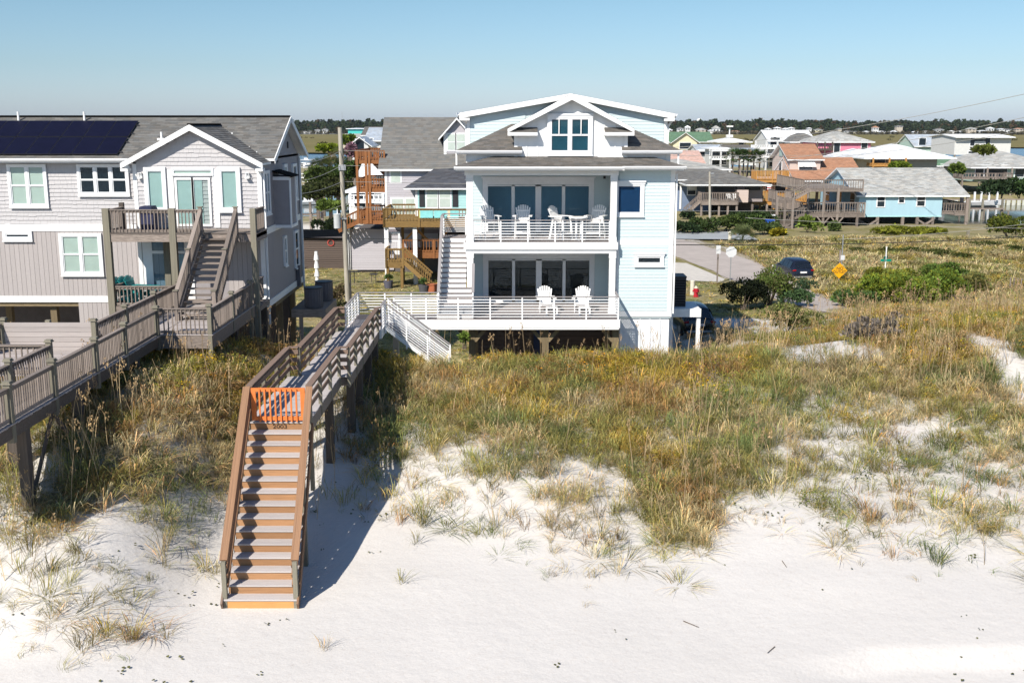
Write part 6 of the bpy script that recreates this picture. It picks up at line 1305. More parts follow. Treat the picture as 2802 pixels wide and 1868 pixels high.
# ------------------------------------------------------------ peach house with orange roofs
peach = M_('peach_siding', (.56, .46, .41), .75, .05, 2, coords='World', stretch=(.2, .2, 6)); ph = thing('stilt_house', 'peach house with two orange shingled roofs and honey coloured decks', 'house', (50, 168, -.8))
PY = 165.; t0, t1 = at(2162, 430, PY).x, at(2246, 430, PY).x; tze = at(2200, 433, PY).z; tzr = at(2200, 394, 170).z; zg_ = at(2150, 575, PY).z
body(ph, t0, t1, PY, 176, zg_+3.2, tze, peach); gable_x(ph, t0, t1, PY, 176, tze, tzr, shingle_or, over=.5, wall=peach, endo=.5)
lx0, lx1 = at(2180, 480, 162).x, at(2360, 480, 162).x; lze = at(2200, 490, 162).z; lzr = at(2250, 431, 168).z
body(ph, lx0, lx1, 162, 178, zg_+3.2, lze, peach); gable_x(ph, lx0, lx1, 162, 176, lze, lzr, shingle_or, over=.5, wall=peach, endo=.5)
body(ph, at(2086, 520, PY).x, lx0+.1, PY+.5, 176, zg_+3.0, at(2120, 492, PY).z, peach)
FPl = frame(t0, 0, 0, 'left'); mb = MB(FPl); 
smallwin(ph, FPl, -170.5, tze-2.1, 1.4, 2.6, mid=False); o_ = MB(FPl)
for k in range(12): a0, a1 = math.pi*k/12, math.pi*(k+1)/12; o_.add([(-170.5, -.08, tze+.1), (-170.5+1.1*math.cos(a0), -.08, tze+.1+1.9*math.sin(a0)), (-170.5+1.1*math.cos(a1), -.08, tze+.1+1.9*math.sin(a1))], [(0, 1, 2)])
o_.build('arched_window', ph, M_('arch_glass', (.35, .5, .47), .3, .1, 1, coords='World'))
p0, p1 = at(2183, 441, PY), at(2228, 455, PY); MB().prism([(p0.x, PY, p0.z), (p1.x, PY, p0.z), (p1.x+.1, PY-.8, p1.z), (p0.x-.1, PY-.8, p1.z)], (0, 0, -.06)).build('awning', ph, white)
smallwin(ph, frame(0, PY, 0), (p0.x+p1.x)/2, p1.z-.1, 2.0, .6, mid=False)
FPf = frame(0, PY+.5, 0)
for a, c, w_ in ((2103, 508, .8), (2129, 512, .9), (2145, 512, .9)): p = at(a, c, PY+.5); smallwin(ph, FPf, p.x, p.z, w_, 1.7, mid=False)
u0, u1 = at(2071, 470, 162).x, at(2160, 470, 162).x; zz = at(2100, 492, 162).z
deck(ph, u0, u1-.1, 162, PY+.4, zz, gold_deck, h=at(2100, 467, 162).z-zz, step=.22, sides='flr', fasc=.4, bal=.13)
v0, v1 = at(2041, 540, 160).x, at(2122, 540, 160).x; zv = at(2080, 552, 160).z; deck(ph, v0, v1, 160, PY+.4, zv, gold_deck, h=at(2080, 523, 160).z-zv, step=.22, sides='fl', fasc=.5, bal=.13); deck(ph, v1, v1+4.6, 160.4, PY, zv, gold_deck, h=1.2, step=.22, sides='f', fasc=.5, bal=.13)
piles(ph, (v0+.1, (v0+v1)/2, v1-.1), (160.2,), gz_(v0, 160)-.5, zv-.4, .3, gold_deck); piles(ph, (u0+.1, u1-.3), (162.1,), zv, zz, .2, gold_deck); piles(ph, (t0, t1, lx0+5, lx1), (PY+1,), -1.5, zg_+3.2, .35)
fl_ = thing('flag', 'small striped flag hanging from the peach house porch', 'flag', tuple(at(2110, 515, 162))); p = at(2108, 512, 162.3); beam('staff', fl_, p, p+Vector((-1.1, 0, .9)), .05, .05, white)
for k in range(5): box('stripe', fl_, p.x-.5, p.x+.1, 162.25, 162.27, p.z-.5+k*.16, p.z-.36+k*.16, (M_('flag_red', (.5, .06, .06), .8, .1, 2) if k == 0 else MATS['flag_red']) if k % 2 == 0 else white)
# ------------------------------------------------------------ blue grey house and grey roofed house
slateblue = M_('slate_blue_siding', (.16, .21, .31), .75, .08, 2, coords='World', stretch=(.2, .2, 8)); ah = thing('house', 'slate blue house with a grey roof just right of the pale blue house', 'house', (27, 160, -.8)); AY = 156.
a0, a1 = at(1862, 520, AY).x, at(1946, 520, AY).x; az, aze = at(1900, 572, AY).z, at(1900, 491, AY).z
body(ah, a0, a1, AY, 172, az-.4, aze, slateblue); body(ah, a0-4, a0, AY+.8, 172, az-.4, aze, slateblue)
q = [(a0-6, AY-.7, aze), (a1+4.5, AY-.7, aze), (a1+2, 164, at(1930, 462, 164).z), (a0-6, 164, at(1930, 462, 164).z)]; slab(ah, q, .15, white_trim); shingles(ah, *q, expo=.35, tab=.6, mat=shingle_lt)
FA = frame(0, AY, 0); p0, p1 = at(1882, 495, AY), at(1904, 519, AY); MB().prism([(p0.x, AY, p0.z), (p1.x, AY, p0.z), (p1.x, AY-.9, p1.z+.1), (p0.x, AY-.9, p1.z+.1)], (0, 0, -.08)).build('awning', ah, white); smallwin(ah, FA, (p0.x+p1.x)/2, p1.z-.1, 1.1, 1.2); box('corner_board', ah, a0-.1, a0+.15, AY-.1, AY, az, aze, white); box('door', ah, a0-2.5, a0-.7, AY+.72, AY+.79, az, az+3.6, white_trim)
gh = thing('stilt_house', 'dark walled house under a broad grey hipped roof with a weathered stilt deck', 'house', (33, 155, -.8)); GY = 151.
g0, g1 = at(1947, 520, GY).x, at(2088, 520, GY).x; gz0, gze = at(2000, 552, GY).z, at(2000, 503, GY).z; drk = M_('dark_grey_wall', (.10, .11, .12), .7, .1, 2, coords='World'); mauve = M_('mauve_wall', (.32, .28, .28), .75, .05, 2, coords='World')
body(gh, g0, at(2017, 520, GY).x, GY, 165, gz0, gze, drk); body(gh, at(2017, 520, GY).x, g1, GY+.1, 165, gz0, gze, mauve); body(gh, at(2017, 530, GY-1.5).x, at(2048, 530, GY-1.5).x, GY-1.5, GY, gz0, at(2030, 520, GY-1.5).z, peach)
hip(gh, g0-3, g1, GY-1, 166, gze, at(2030, 463, 158).z, shingle_lt, over=.8)
for px_ in (1958, 1972, 1986, 2000): p = at(px_, 525, GY); smallwin(gh, frame(0, GY, 0), p.x, p.z, .8, 1.8, trim=drk, mid=False)
p = at(2059, 510, GY); smallwin(gh, frame(0, GY+.1, 0), p.x, p.z, 2.2, 1.1, trim=mauve, mid=False)
d0_, d1_ = at(1919, 540, 148).x, at(2020, 540, 148).x; dz_ = at(1960, 551, 148).z; deck(gh, d0_, d1_, 148, GY, dz_, gwood, h=at(1960, 527, 148).z-dz_, step=.24, sides='flr', fasc=.5, bal=.09); piles(gh, [d0_+.1+k*(d1_-d0_-.2)/4 for k in range(5)]+[g1-2, g1], (148.3,), -1.5, dz_-.4, .25)
body(gh, d0_+4, g1-1, 153, 162, -1, gz0, groove, 'shade_panel'); flight(gh, (d0_-2.2, 148.2, gz_(25, 148)), (d0_, 148.2, dz_), 1.1, gwood, 9, 'x', True, .3)  # dark block under the floor paints in the shade behind the piles
for px_ in (1996, 2012): p = at(px_, 545, 148.6); c_ = adirondack('white chair behind the weathered stilt deck rail, %s of two' % ('left' if px_ < 2000 else 'right'), p.x, 148.8, dz_, 0, group='white chairs on the weathered stilt deck', slats=5)
# ------------------------------------------------------------ further houses
def far_house(name, label, Y, x0, x1, ye, yb, zr, wall, roof, depth=12, kind='hip', over=.7, wins=(), decks=(), ground=-1.0, trim=None, stories=()):
    X0, X1 = at(x0, ye, Y).x, at(x1, ye, Y).x; ze, z0 = at(x0, ye, Y).z, at(x0, yb, Y).z; t = thing(name, label, 'house', ((X0+X1)/2, Y+depth/2, ground)); 
    body(t, X0, X1, Y, Y+depth, max(ground, min(z0, ze-2.4)), ze, wall); zr_ = at(x0, zr, Y+depth/2).z
    if kind == 'hip': hip(t, X0, X1, Y, Y+depth, ze, zr_, roof, over, .5, trim, tab=.9)
    elif kind == 'gx': gable_x(t, X0, X1, Y, Y+depth, ze, zr_, roof, over, .5, wall, trim)
    elif kind == 'gy': gable_y(t, X0, X1, Y, Y+depth, ze, zr_, roof, over, .5, wall, trim)
    for (px_, py_, w_, h_) in wins: p = at(px_, py_, Y); smallwin(t, frame(0, Y, 0), p.x, p.z, w_, h_, mid=False)
    for (a, b, pt_, pb_, m_, dd) in decks:
        pa, pb2 = at(a, pt_, Y-dd), at(b, pb_, Y-dd); deck(t, pa.x, pb2.x, Y-dd, Y-.1, pb2.z+.3, m_, h=pa.z-pb2.z-.3, step=.5, sides='flr', fasc=.3, bal=.12)
        for x in (pa.x+.1, (pa.x+pb2.x)/2, pb2.x-.1): box('post', t, x-.12, x+.12, Y-dd+.02, Y-dd+.26, ground, ze, m_)
    if z0-ground > 1.2 and not decks: piles(t, [X0+.3, (X0+X1)/2, X1-.3], (Y+.3,), ground, z0, .35)
    return t
pink = M_('pink_siding', (.68, .22, .32), .75, .04, 2, coords='World'); yel = M_('cream_yellow', (.66, .60, .42), .75, .04, 2, coords='World'); whs = M_('white_siding', (.62, .62, .60), .75, .05, 2, coords='World'); mint = M_('mint_siding', (.42, .55, .48), .75, .04, 2, coords='World'); tan = M_('tan_siding', (.48, .42, .34), .75, .05, 2, coords='World')
far_house('house', 'bright pink house under a grey hipped roof', 230, 2240, 2383, 388, 432, 359, pink, shingle_pl, 14, wins=((2290, 402, 1.2, 2.4), (2365, 402, 1.2, 2.6), (2293, 429, 2.0, .9)), decks=((2236, 2279, 400, 412, gwood_d, 3),))
far_house('house', 'three storey white house with white decks and a pale gabled roof', 250, 2104, 2228, 383, 462, 356, whs, metalroof, 14, 'gx', wins=((2115, 390, 1.2, 2.2), (2126, 390, 1.2, 2.2), (2150, 390, 1.6, 1), (2120, 440, 2.4, 2.6)), decks=((2066, 2128, 397, 408, white, 4), (2066, 2128, 421, 432, white, 4)))
far_house('house', 'slate roofed wing between the white and the pink house', 243, 2168, 2250, 388, 410, 364, whs, shingle_lt, 12, 'hip')
far_house('pavilion', 'brown posted building under a broad white metal hipped roof', 186, 2392, 2565, 431, 458, 394, tan, metalroof, 13, 'hip', over=2.4, wins=((2396, 442, 1.6, 2.0), (2410, 442, 1.4, 2.0)), decks=((2388, 2480, 447, 456, gold_deck, 3),))
far_house('pavilion', 'smaller white metal hipped roof left of the broad one', 196, 2325, 2392, 431, 455, 407, MATS['sky_blue_siding'], metalroof, 8, 'hip', over=2.0)
far_house('house', 'pale green gabled house with a grey metal roof', 262, 2503, 2590, 397, 430, 368, mint, metalgrey, 12, 'gx', wins=((2524, 388, 1.6, 1.6),))
far_house('house', 'long white flat topped house with small slot windows at the right', 232, 2614, 2768, 374, 424, 367, whs, metalroof, 13, 'gx', over=1.2, wins=((2661, 387, .9, 1.8), (2682, 384, 2.2, .4), (2703, 387, .9, 1.8), (2664, 417, 2.2, .4), (2680, 417, 1.2, .4)))
far_house('house', 'low grey house under a green hipped roof', 208, 2560, 2700, 453, 490, 427, M_('grey_siding', (.36, .38, .42), .75, .05, 2, coords='World'), shingle_gn, 14, 'hip', wins=((2580, 465, .9, 2), (2620, 463, 1.4, 1.6)))
far_house('house', 'pale green house with a wide brown grey roof and weathered deck, far right', 196, 2668, 2900, 457, 497, 412, mint, shingle_pl, 20, 'hip', over=1.2, wins=((2680, 468, 1.4, 2), (2705, 468, 1.4, 2), (2725, 468, 1.4, 2), (2745, 468, 1.4, 2), (2790, 470, 1.6, 1.8)), decks=((2634, 2770, 474, 491, gwood, 4),))
far_house('house', 'cream yellow house with a green roof and a gable to the front', 300, 1822, 1950, 386, 402, 361, yel, shingle_gn, 14, 'gx')
far_house('house', 'cream gable standing before the green roof', 297, 1842, 1908, 386, 402, 362, yel, shingle_gn, 8, 'gy', wins=((1875, 399, 3.0, 1.6),))
far_house('pavilion', 'low cream building with a white hipped roof by the marsh', 280, 1975, 2042, 388, 397, 377, yel, metalroof, 12, 'hip', over=1.4, wins=((2028, 393, 1.2, 1),))
far_house('house', 'small grey gabled house with white porches', 240, 1910, 1985, 411, 450, 395, whs, metalgrey, 12, 'gx', wins=((1920, 420, 1.6, 1.4),))
far_house('house', 'white boxy house with stacked white decks above the palms', 228, 1950, 1998, 406, 460, 402, whs, metalroof, 9, 'hip', wins=((1965, 425, 3.4, 1.2), (1965, 443, 3.4, 1.2)), decks=((1946, 2000, 428, 438, white, 2), (1946, 2000, 408, 414, white, 2)))
far_house('house', 'long low house with a brown roof behind the palms', 235, 1990, 2062, 420, 440, 396, tan, shingle, 14, 'gx')
far_house('house', 'low house with a blue grey metal roof behind the palms', 222, 2024, 2070, 420, 440, 405, whs, metalgrey, 10, 'gx')
far_house('house', 'house with a faded pink roof beside the pale blue house', 205, 1800, 1928, 449, 470, 412, tan, M_('pink_shingle', (.56, .38, .32), .95, .1, 6, coords='World', tint=True, spec=.1), 18, 'gx')
far_house('house', 'low house with a wide pale flat roof beside the pale blue house', 185, 1790, 1975, 462, 480, 436, whs, shingle_pl, 18, 'hip', over=1.5)
far_house('house', 'grey metal roofed house behind the red brown decks', 195, 1000, 1110, 382, 420, 349, whs, metalgrey, 16, 'gx', wins=((1010, 392, 1.4, 1.6),))
far_house('house', 'small white house with dark windows left of the stacked decks', 185, 962, 1008, 392, 440, 374, whs, metalgrey, 8, 'gy', wins=((985, 397, 1.4, 1.8), (970, 412, 1.2, 1.6)))
far_house('house', 'grey shingled roof beyond the metal roofed house', 240, 992, 1066, 368, 390, 347, whs, shingle, 14, 'gx')
far_house('boat_shed', 'long low tan roofed shed by the water', 300, 935, 1000, 382, 395, 366, tan, shingle_pl, 16, 'gx')
far_house('boat_shed', 'bright turquoise flat building on the shore', 420, 952, 993, 352, 368, 350, M_('turquoise', (.08, .50, .45), .7, .04, 2, coords='World'), metalgrey, 14, 'hip')
far_house('house', 'white house with a porch behind the lowest red brown deck', 125, 958, 1064, 522, 600, 500, whs, metalroof, 9, 'hip', wins=((985, 545, 1.2, 1.6), (1010, 545, 1.2, 1.6)), decks=((955, 1050, 533, 556, white, 2.5),))
far_house('house', 'grey house with a pale metal roof glimpsed between the red brown decks', 140, 985, 1064, 476, 500, 440, whs, metalroof, 12, 'gx')
# ------------------------------------------------------------ cars
def car(label, x, y, z, rz, paint, L=4.65, W=1.84):
    t = thing('car', label, 'car', (0, 0, 0)); secs = [  # x along, half width, belt z, roof z, roof half width
        (-2.32, .80, .62, .64, .70), (-2.25, .86, .95, 1.02, .74), (-2.05, .90, 1.02, 1.20, .66), (-1.72, .92, 1.03, 1.60, .60), (-1.0, .925, 1.02, 1.69, .62), (0, .925, 1.0, 1.70, .62), (.55, .92, .99, 1.60, .60), (1.05, .92, .97, 1.12, .70), (1.3, .91, .96, 1.02, .76), (2.0, .87, .86, .90, .70), (2.28, .74, .62, .66, .6)]
    V, Fs = [], []
    for (sx, hw, bz_, rz_, rw) in secs:
        V += [(sx, -hw*.93, .26), (sx, -hw, .5), (sx, -hw*.98, bz_), (sx, -rw, rz_-.04), (sx, -rw*.6, rz_), (sx, rw*.6, rz_), (sx, rw, rz_-.04), (sx, hw*.98, bz_), (sx, hw, .5), (sx, hw*.93, .26)]
    n = len(secs)
    for i in range(n-1):
        for j in range(9): a = i*10+j; Fs.append((a, a+10, a+11, a+1))
        Fs.append((i*10+9, i*10+19, i*10+10, i*10))
    Fs += [tuple(range(10)), tuple(range((n-1)*10, n*10))[::-1]]
    me = bpy.data.meshes.new('body'); me.from_pydata(V, [], Fs); me.materials.append(paint); me.update(); me.polygons.foreach_set('use_smooth', [True]*len(me.polygons)); bo = link(bpy.data.objects.new('body', me), t, I4.copy())
    md = bo.modifiers.new('bev', 'BEVEL'); md.width = .05; md.segments = 2; md.limit_method = 'ANGLE'; md.angle_limit = rad(28)
    def pan(name, pts, m): MB().prism(pts, (0, 0, .001)).build(name, t, m)
    for s in (-1, 1):
        q = lambda sx, a, zz, rw, bz_, rz_: (sx, s*((.925*.985)*(1-a)+rw*a+.008), bz_*(1-a)+(rz_-.04)*a)
        for nm, xs in (('rear_window', (-1.75, -1.1)), ('side_window', (-1.02, -.1)), ('side_window', (-.02, .85))):
            a0, a1 = xs; top = lambda x: 1.60 if x < -1.5 else (1.66 if x < .3 else 1.45-.6*(x-.5)); rwx = .62
            P_ = []
            for x_, f in ((a0, .12), (a1, .12), (a1, .86), (a0, .86)):
                tz = top(x_ if x_ < .5 else .5) if x_ < .6 else 1.30; zz = 1.0+(tz-1.0)*f; yy = .912+(.63-.912)*((zz-1.0)/(1.64-1.0))+.012; P_.append((x_-(.12 if f > .5 and x_ == a1 and a1 > .5 else 0)*2.4, s*yy, zz))
            MB().poly(P_).build(nm, t, pane_car)
        for wx in (-1.42, 1.38):
            w = MB().tube((wx, s*.74, .35), (wx, s*.93, .35), .36, .36, 20).build('wheel', t, darkmetal); MB().tube((wx, s*.925, .35), (wx, s*.945, .35), .23, .21, 10).build('rim', w, galv)
        MB().tube((-2.28, s*.62, .92), (-2.30, s*.88, .90), .07, .05, 6).build('tail_light', t, M_('tail_red', (.35, .01, .01), .3, .1, 2) if 'tail_red' not in MATS else MATS['tail_red'])
        MB().box(.62, .80, s*.93-.05, s*1.03-.0 if s > 0 else s*.93+.05, 1.02, 1.15).build('mirror', t, paint) if s > 0 else MB().box(.62, .80, -1.03, -.88, 1.02, 1.15).build('mirror', t, paint)
        MB().box(2.15, 2.27, s*.72-.14, s*.72+.14, .68, .78).build('headlight', t, white_trim)
    MB().poly([(-2.215, -.60, 1.08), (-2.215, .60, 1.08), (-1.80, .54, 1.55), (-1.80, -.54, 1.55)]).build('rear_window', t, pane_car)
    MB().poly([(1.10, -.64, 1.10), (1.10, .64, 1.10), (.62, .56, 1.58), (.62, -.56, 1.58)]).build('windscreen', t, pane_car)
    MB().box(-2.36, -2.3, -.26, .26, .70, .82).build('number_plate', t, white); MB().box(-2.35, -2.28, -.7, .7, .34, .46).build('bumper', t, galv); MB().box(-2.38, -2.3, -.8, .8, .28, .34).build('bumper_trim', t, darkmetal)
    M = Matrix.Translation((x, y, z)) @ Matrix.Rotation(rz, 4, 'Z'); t.matrix_basis = M; WM[t.name] = M
pane_car = M_('car_glass', (.01, .013, .018), .08, .1, 2, spec=.8)
navy = M_('navy_car_paint', (.010, .013, .024), .22, .05, 2, spec=.7); blk = M_('black_car_paint', (.008, .01, .013), .2, .05, 2, spec=.7)
car('dark blue suv parked on the road edge beyond the stop sign', 22.6, 86.6, -.56, rad(97), navy)
car('black car parked in the shade under the right side of the white house', 10.1, 60.6, float(H(10.1, 60.6))-.05, rad(95), blk)
# ------------------------------------------------------------ signs, hydrant, marker
def signpost(name, label, cat, px_, py_, H_, z=None, w=.07, mat=None):
    g = gnd(px_, py_) if z is None else atz(px_, py_, z); t = thing(name, label, cat, tuple(g)); box('post', t, g.x-w/2, g.x+w/2, g.y-w/2, g.y+w/2, g.z-.3, g.z+H_, mat or galv); return t, g
def ngon(t, name, c, r, n, a0, m, face=0, th=.02):
    M = Matrix.Translation(c) @ Matrix.Rotation(face, 4, 'Z'); P_ = [M @ Vector((r*math.cos(a0+k*2*math.pi/n), 0, r*math.sin(a0+k*2*math.pi/n))) for k in range(n)]
    return MB().prism(P_, M.to_3x3() @ Vector((0, th, 0))).build(name, t, m)
wsign = M_('sign_back', (.62, .63, .64), .5, .05, 2); ysign = M_('sign_yellow', (.75, .36, .01), .5, .05, 2); gsign = M_('sign_green', (.0, .22, .14), .5, .05, 2)
t, g = signpost('stop_sign', 'eight sided stop sign seen from its pale back, on a post by the street', 'sign', 1997, 783, 3.0); ngon(t, 'plate', (g.x, g.y-.04, g.z+2.62), .43, 8, math.pi/8, wsign)
t, g = signpost('street_sign', 'small narrow upright sign on a wooden post left of the stop sign', 'sign', 1962, 775, 2.9, mat=gwood, w=.1); MB().box(g.x-.17, g.x+.17, g.y-.08, g.y-.055, g.z+2.3, g.z+3.0).build('plate', t, wsign)
t, g = signpost('warning_sign', 'orange yellow diamond sign reading NO OUTLET by the road', 'sign', 2294, 775, 2.6, mat=gwood, w=.1); c = Vector((g.x, g.y-.09, g.z+1.25)); c = Vector((g.x, g.y-.09, at(2299, 740, g.y).z)); ngon(t, 'plate', c, .62, 4, 0, ysign)
mesh_text(t, 'NO', Matrix.Translation(c+Vector((.02, -.012, .16))) @ Matrix.Rotation(math.pi/2, 4, 'X'), .34, bk, 'lettering'); mesh_text(t, 'OUTLET', Matrix.Translation(c+Vector((0, -.012, -.10))) @ Matrix.Rotation(math.pi/2, 4, 'X'), .27, bk, 'lettering')
t, g = signpost('street_sign', 'small pale sign on a post just behind the yellow diamond', 'sign', 2300, 768, 3.6, mat=galv); MB().box(g.x-.2, g.x+.2, g.y-.06, g.y-.04, at(2298, 711, g.y).z, at(2298, 698, g.y).z).build('plate', t, wsign)
t, g = signpost('street_name_sign', 'green crossed street name blades on a white post among the shrubs', 'sign', 2420, 765, 2.6, mat=white); zz = at(2420, 712, g.y).z
MB().box(g.x-.42, g.x+.42, g.y-.05, g.y-.03, zz-.09, zz+.09).build('name_blade', t, gsign); MB().beam((g.x-.25, g.y-.3, zz+.22), (g.x+.25, g.y+.3, zz+.22), .02, .18).build('name_blade', t, gsign)
mesh_text(t, 'DR', Matrix.Translation((g.x-.05, g.y-.06, zz)) @ Matrix.Rotation(math.pi/2, 4, 'X'), .14, wsign, 'lettering')
red = M_('hydrant_red', (.42, .015, .03), .4, .08, 3, spec=.5); g = gnd(1904, 812); t = thing('fire_hydrant', 'red fire hydrant with a pale cap beside the white marker post', 'hydrant', tuple(g)); z = g.z
m_ = MB(); m_.tube((g.x, g.y, z-.1), (g.x, g.y, z+.08), .2, .2, 12); m_.tube((g.x, g.y, z+.08), (g.x, g.y, z+.62), .15, .14, 12); m_.tube((g.x, g.y, z+.5), (g.x, g.y, z+.56), .2, .2, 12); m_.build('barrel', t, red)
MB().tube((g.x-.24, g.y, z+.42), (g.x+.24, g.y, z+.42), .07, .07, 10).build('hose_outlet', t, red); MB().tube((g.x, g.y, z+.42), (g.x, g.y-.24, z+.42), .09, .09, 10).build('pump_outlet', t, red); MB().tube((g.x, g.y, z+.62), (g.x, g.y, z+.78), .15, .06, 12).build('bonnet', t, M_('cap_cream', (.55, .52, .38), .5, .05, 2))
g = gnd(1894, 806); t = thing('marker_post', 'thick off white marker post standing left of the red hydrant', 'post', tuple(g)); MB().tube((g.x, g.y, g.z-.2), (g.x, g.y, g.z+.98), .16, .16, 14).build('post', t, M_('offwhite', (.62, .58, .48), .7, .05, 2)); MB().tube((g.x, g.y, g.z+.98), (g.x, g.y, g.z+1.03), .165, .12, 14).build('cap', t, MATS['offwhite'])
g = gnd(1997, 658); t = thing('fire_hydrant', 'pale yellow hydrant beside the fan palm on the cross street', 'hydrant', tuple(g)); MB().tube((g.x, g.y, g.z-.1), (g.x, g.y, g.z+.8), .2, .18, 10).build('barrel', t, MATS['offwhite']); MB().tube((g.x, g.y, g.z+.8), (g.x, g.y, g.z+1.0), .26, .1, 10).build('bonnet', t, MATS['offwhite'])
g = gnd(2648, 652); t = thing('wooden_stake', 'short pale stake standing in the open lot below the porch of the blue house', 'post', tuple(g)); box('post', t, g.x-.14, g.x+.14, g.y-.1, g.y+.1, g.z-.2, g.z+.8, gpost)
g = gnd(2763, 790); t = thing('snow_fence', 'short run of leaning slat fence in the tall grass at the right edge', 'fence', tuple(g))
for k in range(9): box('slat', t, g.x+k*.22-.03, g.x+k*.22+.03, g.y-.02-k*.1, g.y+.02-k*.1, hz(g.x+k*.22, g.y-k*.1)-.1, hz(g.x+k*.22, g.y-k*.1)+.85, gwood)
g = gnd(970, 775); t = thing('bird_table', 'small dark metal bird table on the lawn beside the utility pole', 'bird table', tuple(g)); box('post', t, g.x-.03, g.x+.03, g.y-.03, g.y+.03, g.z-.1, g.z+.9, darkmetal); box('tray', t, g.x-.45, g.x+.45, g.y-.25, g.y+.25, g.z+.9, g.z+.94, darkmetal)
for k, (a, b) in enumerate(((1.3, .4), (1.7, -.2))): box('leg', t, g.x+a-.02, g.x+a+.02, g.y+b-.02, g.y+b+.02, g.z-.1, g.z+.7, darkmetal)
box('tray', t, g.x+1.2, g.x+1.8, g.y-.3, g.y+.5, g.z+.7, g.z+.73, darkmetal)
# ------------------------------------------------------------ shrubs
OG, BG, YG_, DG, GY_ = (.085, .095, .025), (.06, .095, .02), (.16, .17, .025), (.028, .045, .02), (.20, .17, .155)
def sh_(name, label, px_, py_, wpx, hpx, col, seed, n, ls, Y=None, **kw):
    g = gnd(px_, py_) if Y is None else at(px_, py_, Y); k = g.y/2960.*1.02; return shrub(name, label, g.x, g.y, wpx*k, hpx*k, col, seed, n, ls, z=(g.z if Y is not None else None), **kw)
G5 = 'wax myrtle shrubs at the foot of the open lot'
sh_('shrub', 'dense shrub painted dark for the shadow of the white house', 2030, 850, 125, 95, (.016, .022, .012), 1, 4200, .15, col2=(.03, .035, .02))  # leaf colour near black, with the house shadow painted into it
sh_('shrub', 'upright juniper like shrub with bare grey stems right of the black one', 2100, 836, 120, 120, (.10, .14, .035), 2, 3600, .15, col2=(.13, .13, .05), up=1.2, stems=14)
sh_('shrub', 'low spreading blue green juniper at the road end', 2158, 838, 112, 52, (.07, .12, .05), 3, 3000, .14, up=.9); sh_('shrub', 'sprawling juniper branch reaching over the road end', 2205, 815, 55, 55, (.06, .10, .05), 4, 600, .14, up=1.4)
sh_('shrub', 'round grey green bush in front of the juniper, beside the sand path', 2148, 915, 170, 95, (.19, .19, .08), 5, 4200, .12, col2=(.12, .15, .035))
for i, (a, b, w, h, cc_, cd, lab) in enumerate(((2338, 838, 80, 52, (.05, .085, .03), (.10, .13, .03), 'blue green shrub at the left end of the big thicket'), (2375, 835, 110, 95, (.09, .125, .02), (.15, .16, .02), 'bright green shrub in the left half of the big thicket'), (2470, 845, 130, 115, (.08, .11, .02), (.14, .15, .02), 'bright green shrub in the middle of the big thicket'), (2430, 800, 100, 90, (.10, .115, .025), (.16, .15, .02), 'yellow green shrub behind the middle of the thicket'),
        (2550, 830, 120, 110, (.07, .105, .02), (.12, .14, .02), 'rounded green shrub right of the thicket centre'), (2600, 790, 110, 85, (.055, .09, .02), (.11, .13, .03), 'dark crowned shrub at the back of the thicket'), (2655, 800, 70, 60, (.08, .09, .03), (.15, .13, .04), 'thin shrub at the right end of the thicket'))):
    sh_('shrub', lab, a, b, w*1.3, h*.92, tuple(q*1.9 for q in cc_), 20+i, 4200, .17, col2=tuple(q*1.4 for q in cd), group=None, up=.6)
sh_('dead_shrub', 'leafless grey purple shrub on the dune right of the sand path', 2390, 935, 150, 75, (.25, .215, .19), 9, 3600, .13, col2=(.17, .15, .11), up=.8, stems=24, shell=.2); sh_('dead_shrub', 'smaller leafless grey shrub behind the larger one', 2455, 905, 90, 55, (.19, .16, .15), 10, 1500, .15, col2=(.12, .11, .08), stems=14, shell=.2)
sh_('shrub', 'dark green shrub at the right edge of the open lot', 2765, 655, 120, 66, (.07, .09, .02), 11, 2400, .3, col2=(.14, .15, .025)); sh_('shrub', 'olive shrub on the lot beside the yellow diamond sign road edge', 2105, 690, 60, 20, (.13, .13, .03), 12, 600, .22)
for i, (a, b, w, h) in enumerate(((2470, 692, 110, 14), (2560, 702, 100, 20), (2635, 704, 60, 12), (2700, 676, 90, 14), (2350, 690, 50, 10), (2780, 690, 50, 20))): sh_('ground_shrub', ('low dark green mat on the open lot behind the street name sign', 'long low dark green mat in the centre of the open lot', 'small dark mat right of the centre of the open lot', 'flat dark green mat far right on the open lot', 'faint olive mat left of the street name sign', 'dark low bush by the right frame edge')[i], a, b, w, h, (.07, .085, .025), 40+i, 700, .18, stems=2)
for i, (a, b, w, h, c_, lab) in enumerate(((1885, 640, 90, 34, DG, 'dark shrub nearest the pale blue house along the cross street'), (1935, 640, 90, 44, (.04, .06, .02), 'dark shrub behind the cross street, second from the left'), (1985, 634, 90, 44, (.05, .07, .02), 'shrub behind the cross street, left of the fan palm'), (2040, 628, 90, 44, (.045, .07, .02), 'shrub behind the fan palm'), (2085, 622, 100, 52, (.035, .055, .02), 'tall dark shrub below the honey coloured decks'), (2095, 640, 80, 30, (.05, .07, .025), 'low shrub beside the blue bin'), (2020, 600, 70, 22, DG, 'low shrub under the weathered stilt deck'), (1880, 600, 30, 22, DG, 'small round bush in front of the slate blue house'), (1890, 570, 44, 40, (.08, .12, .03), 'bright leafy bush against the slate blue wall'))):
    sh_('shrub', lab, a, b, w, h, c_, 60+i, 1500, .3, col2=tuple(min(1, q*1.9) for q in c_), stems=3)
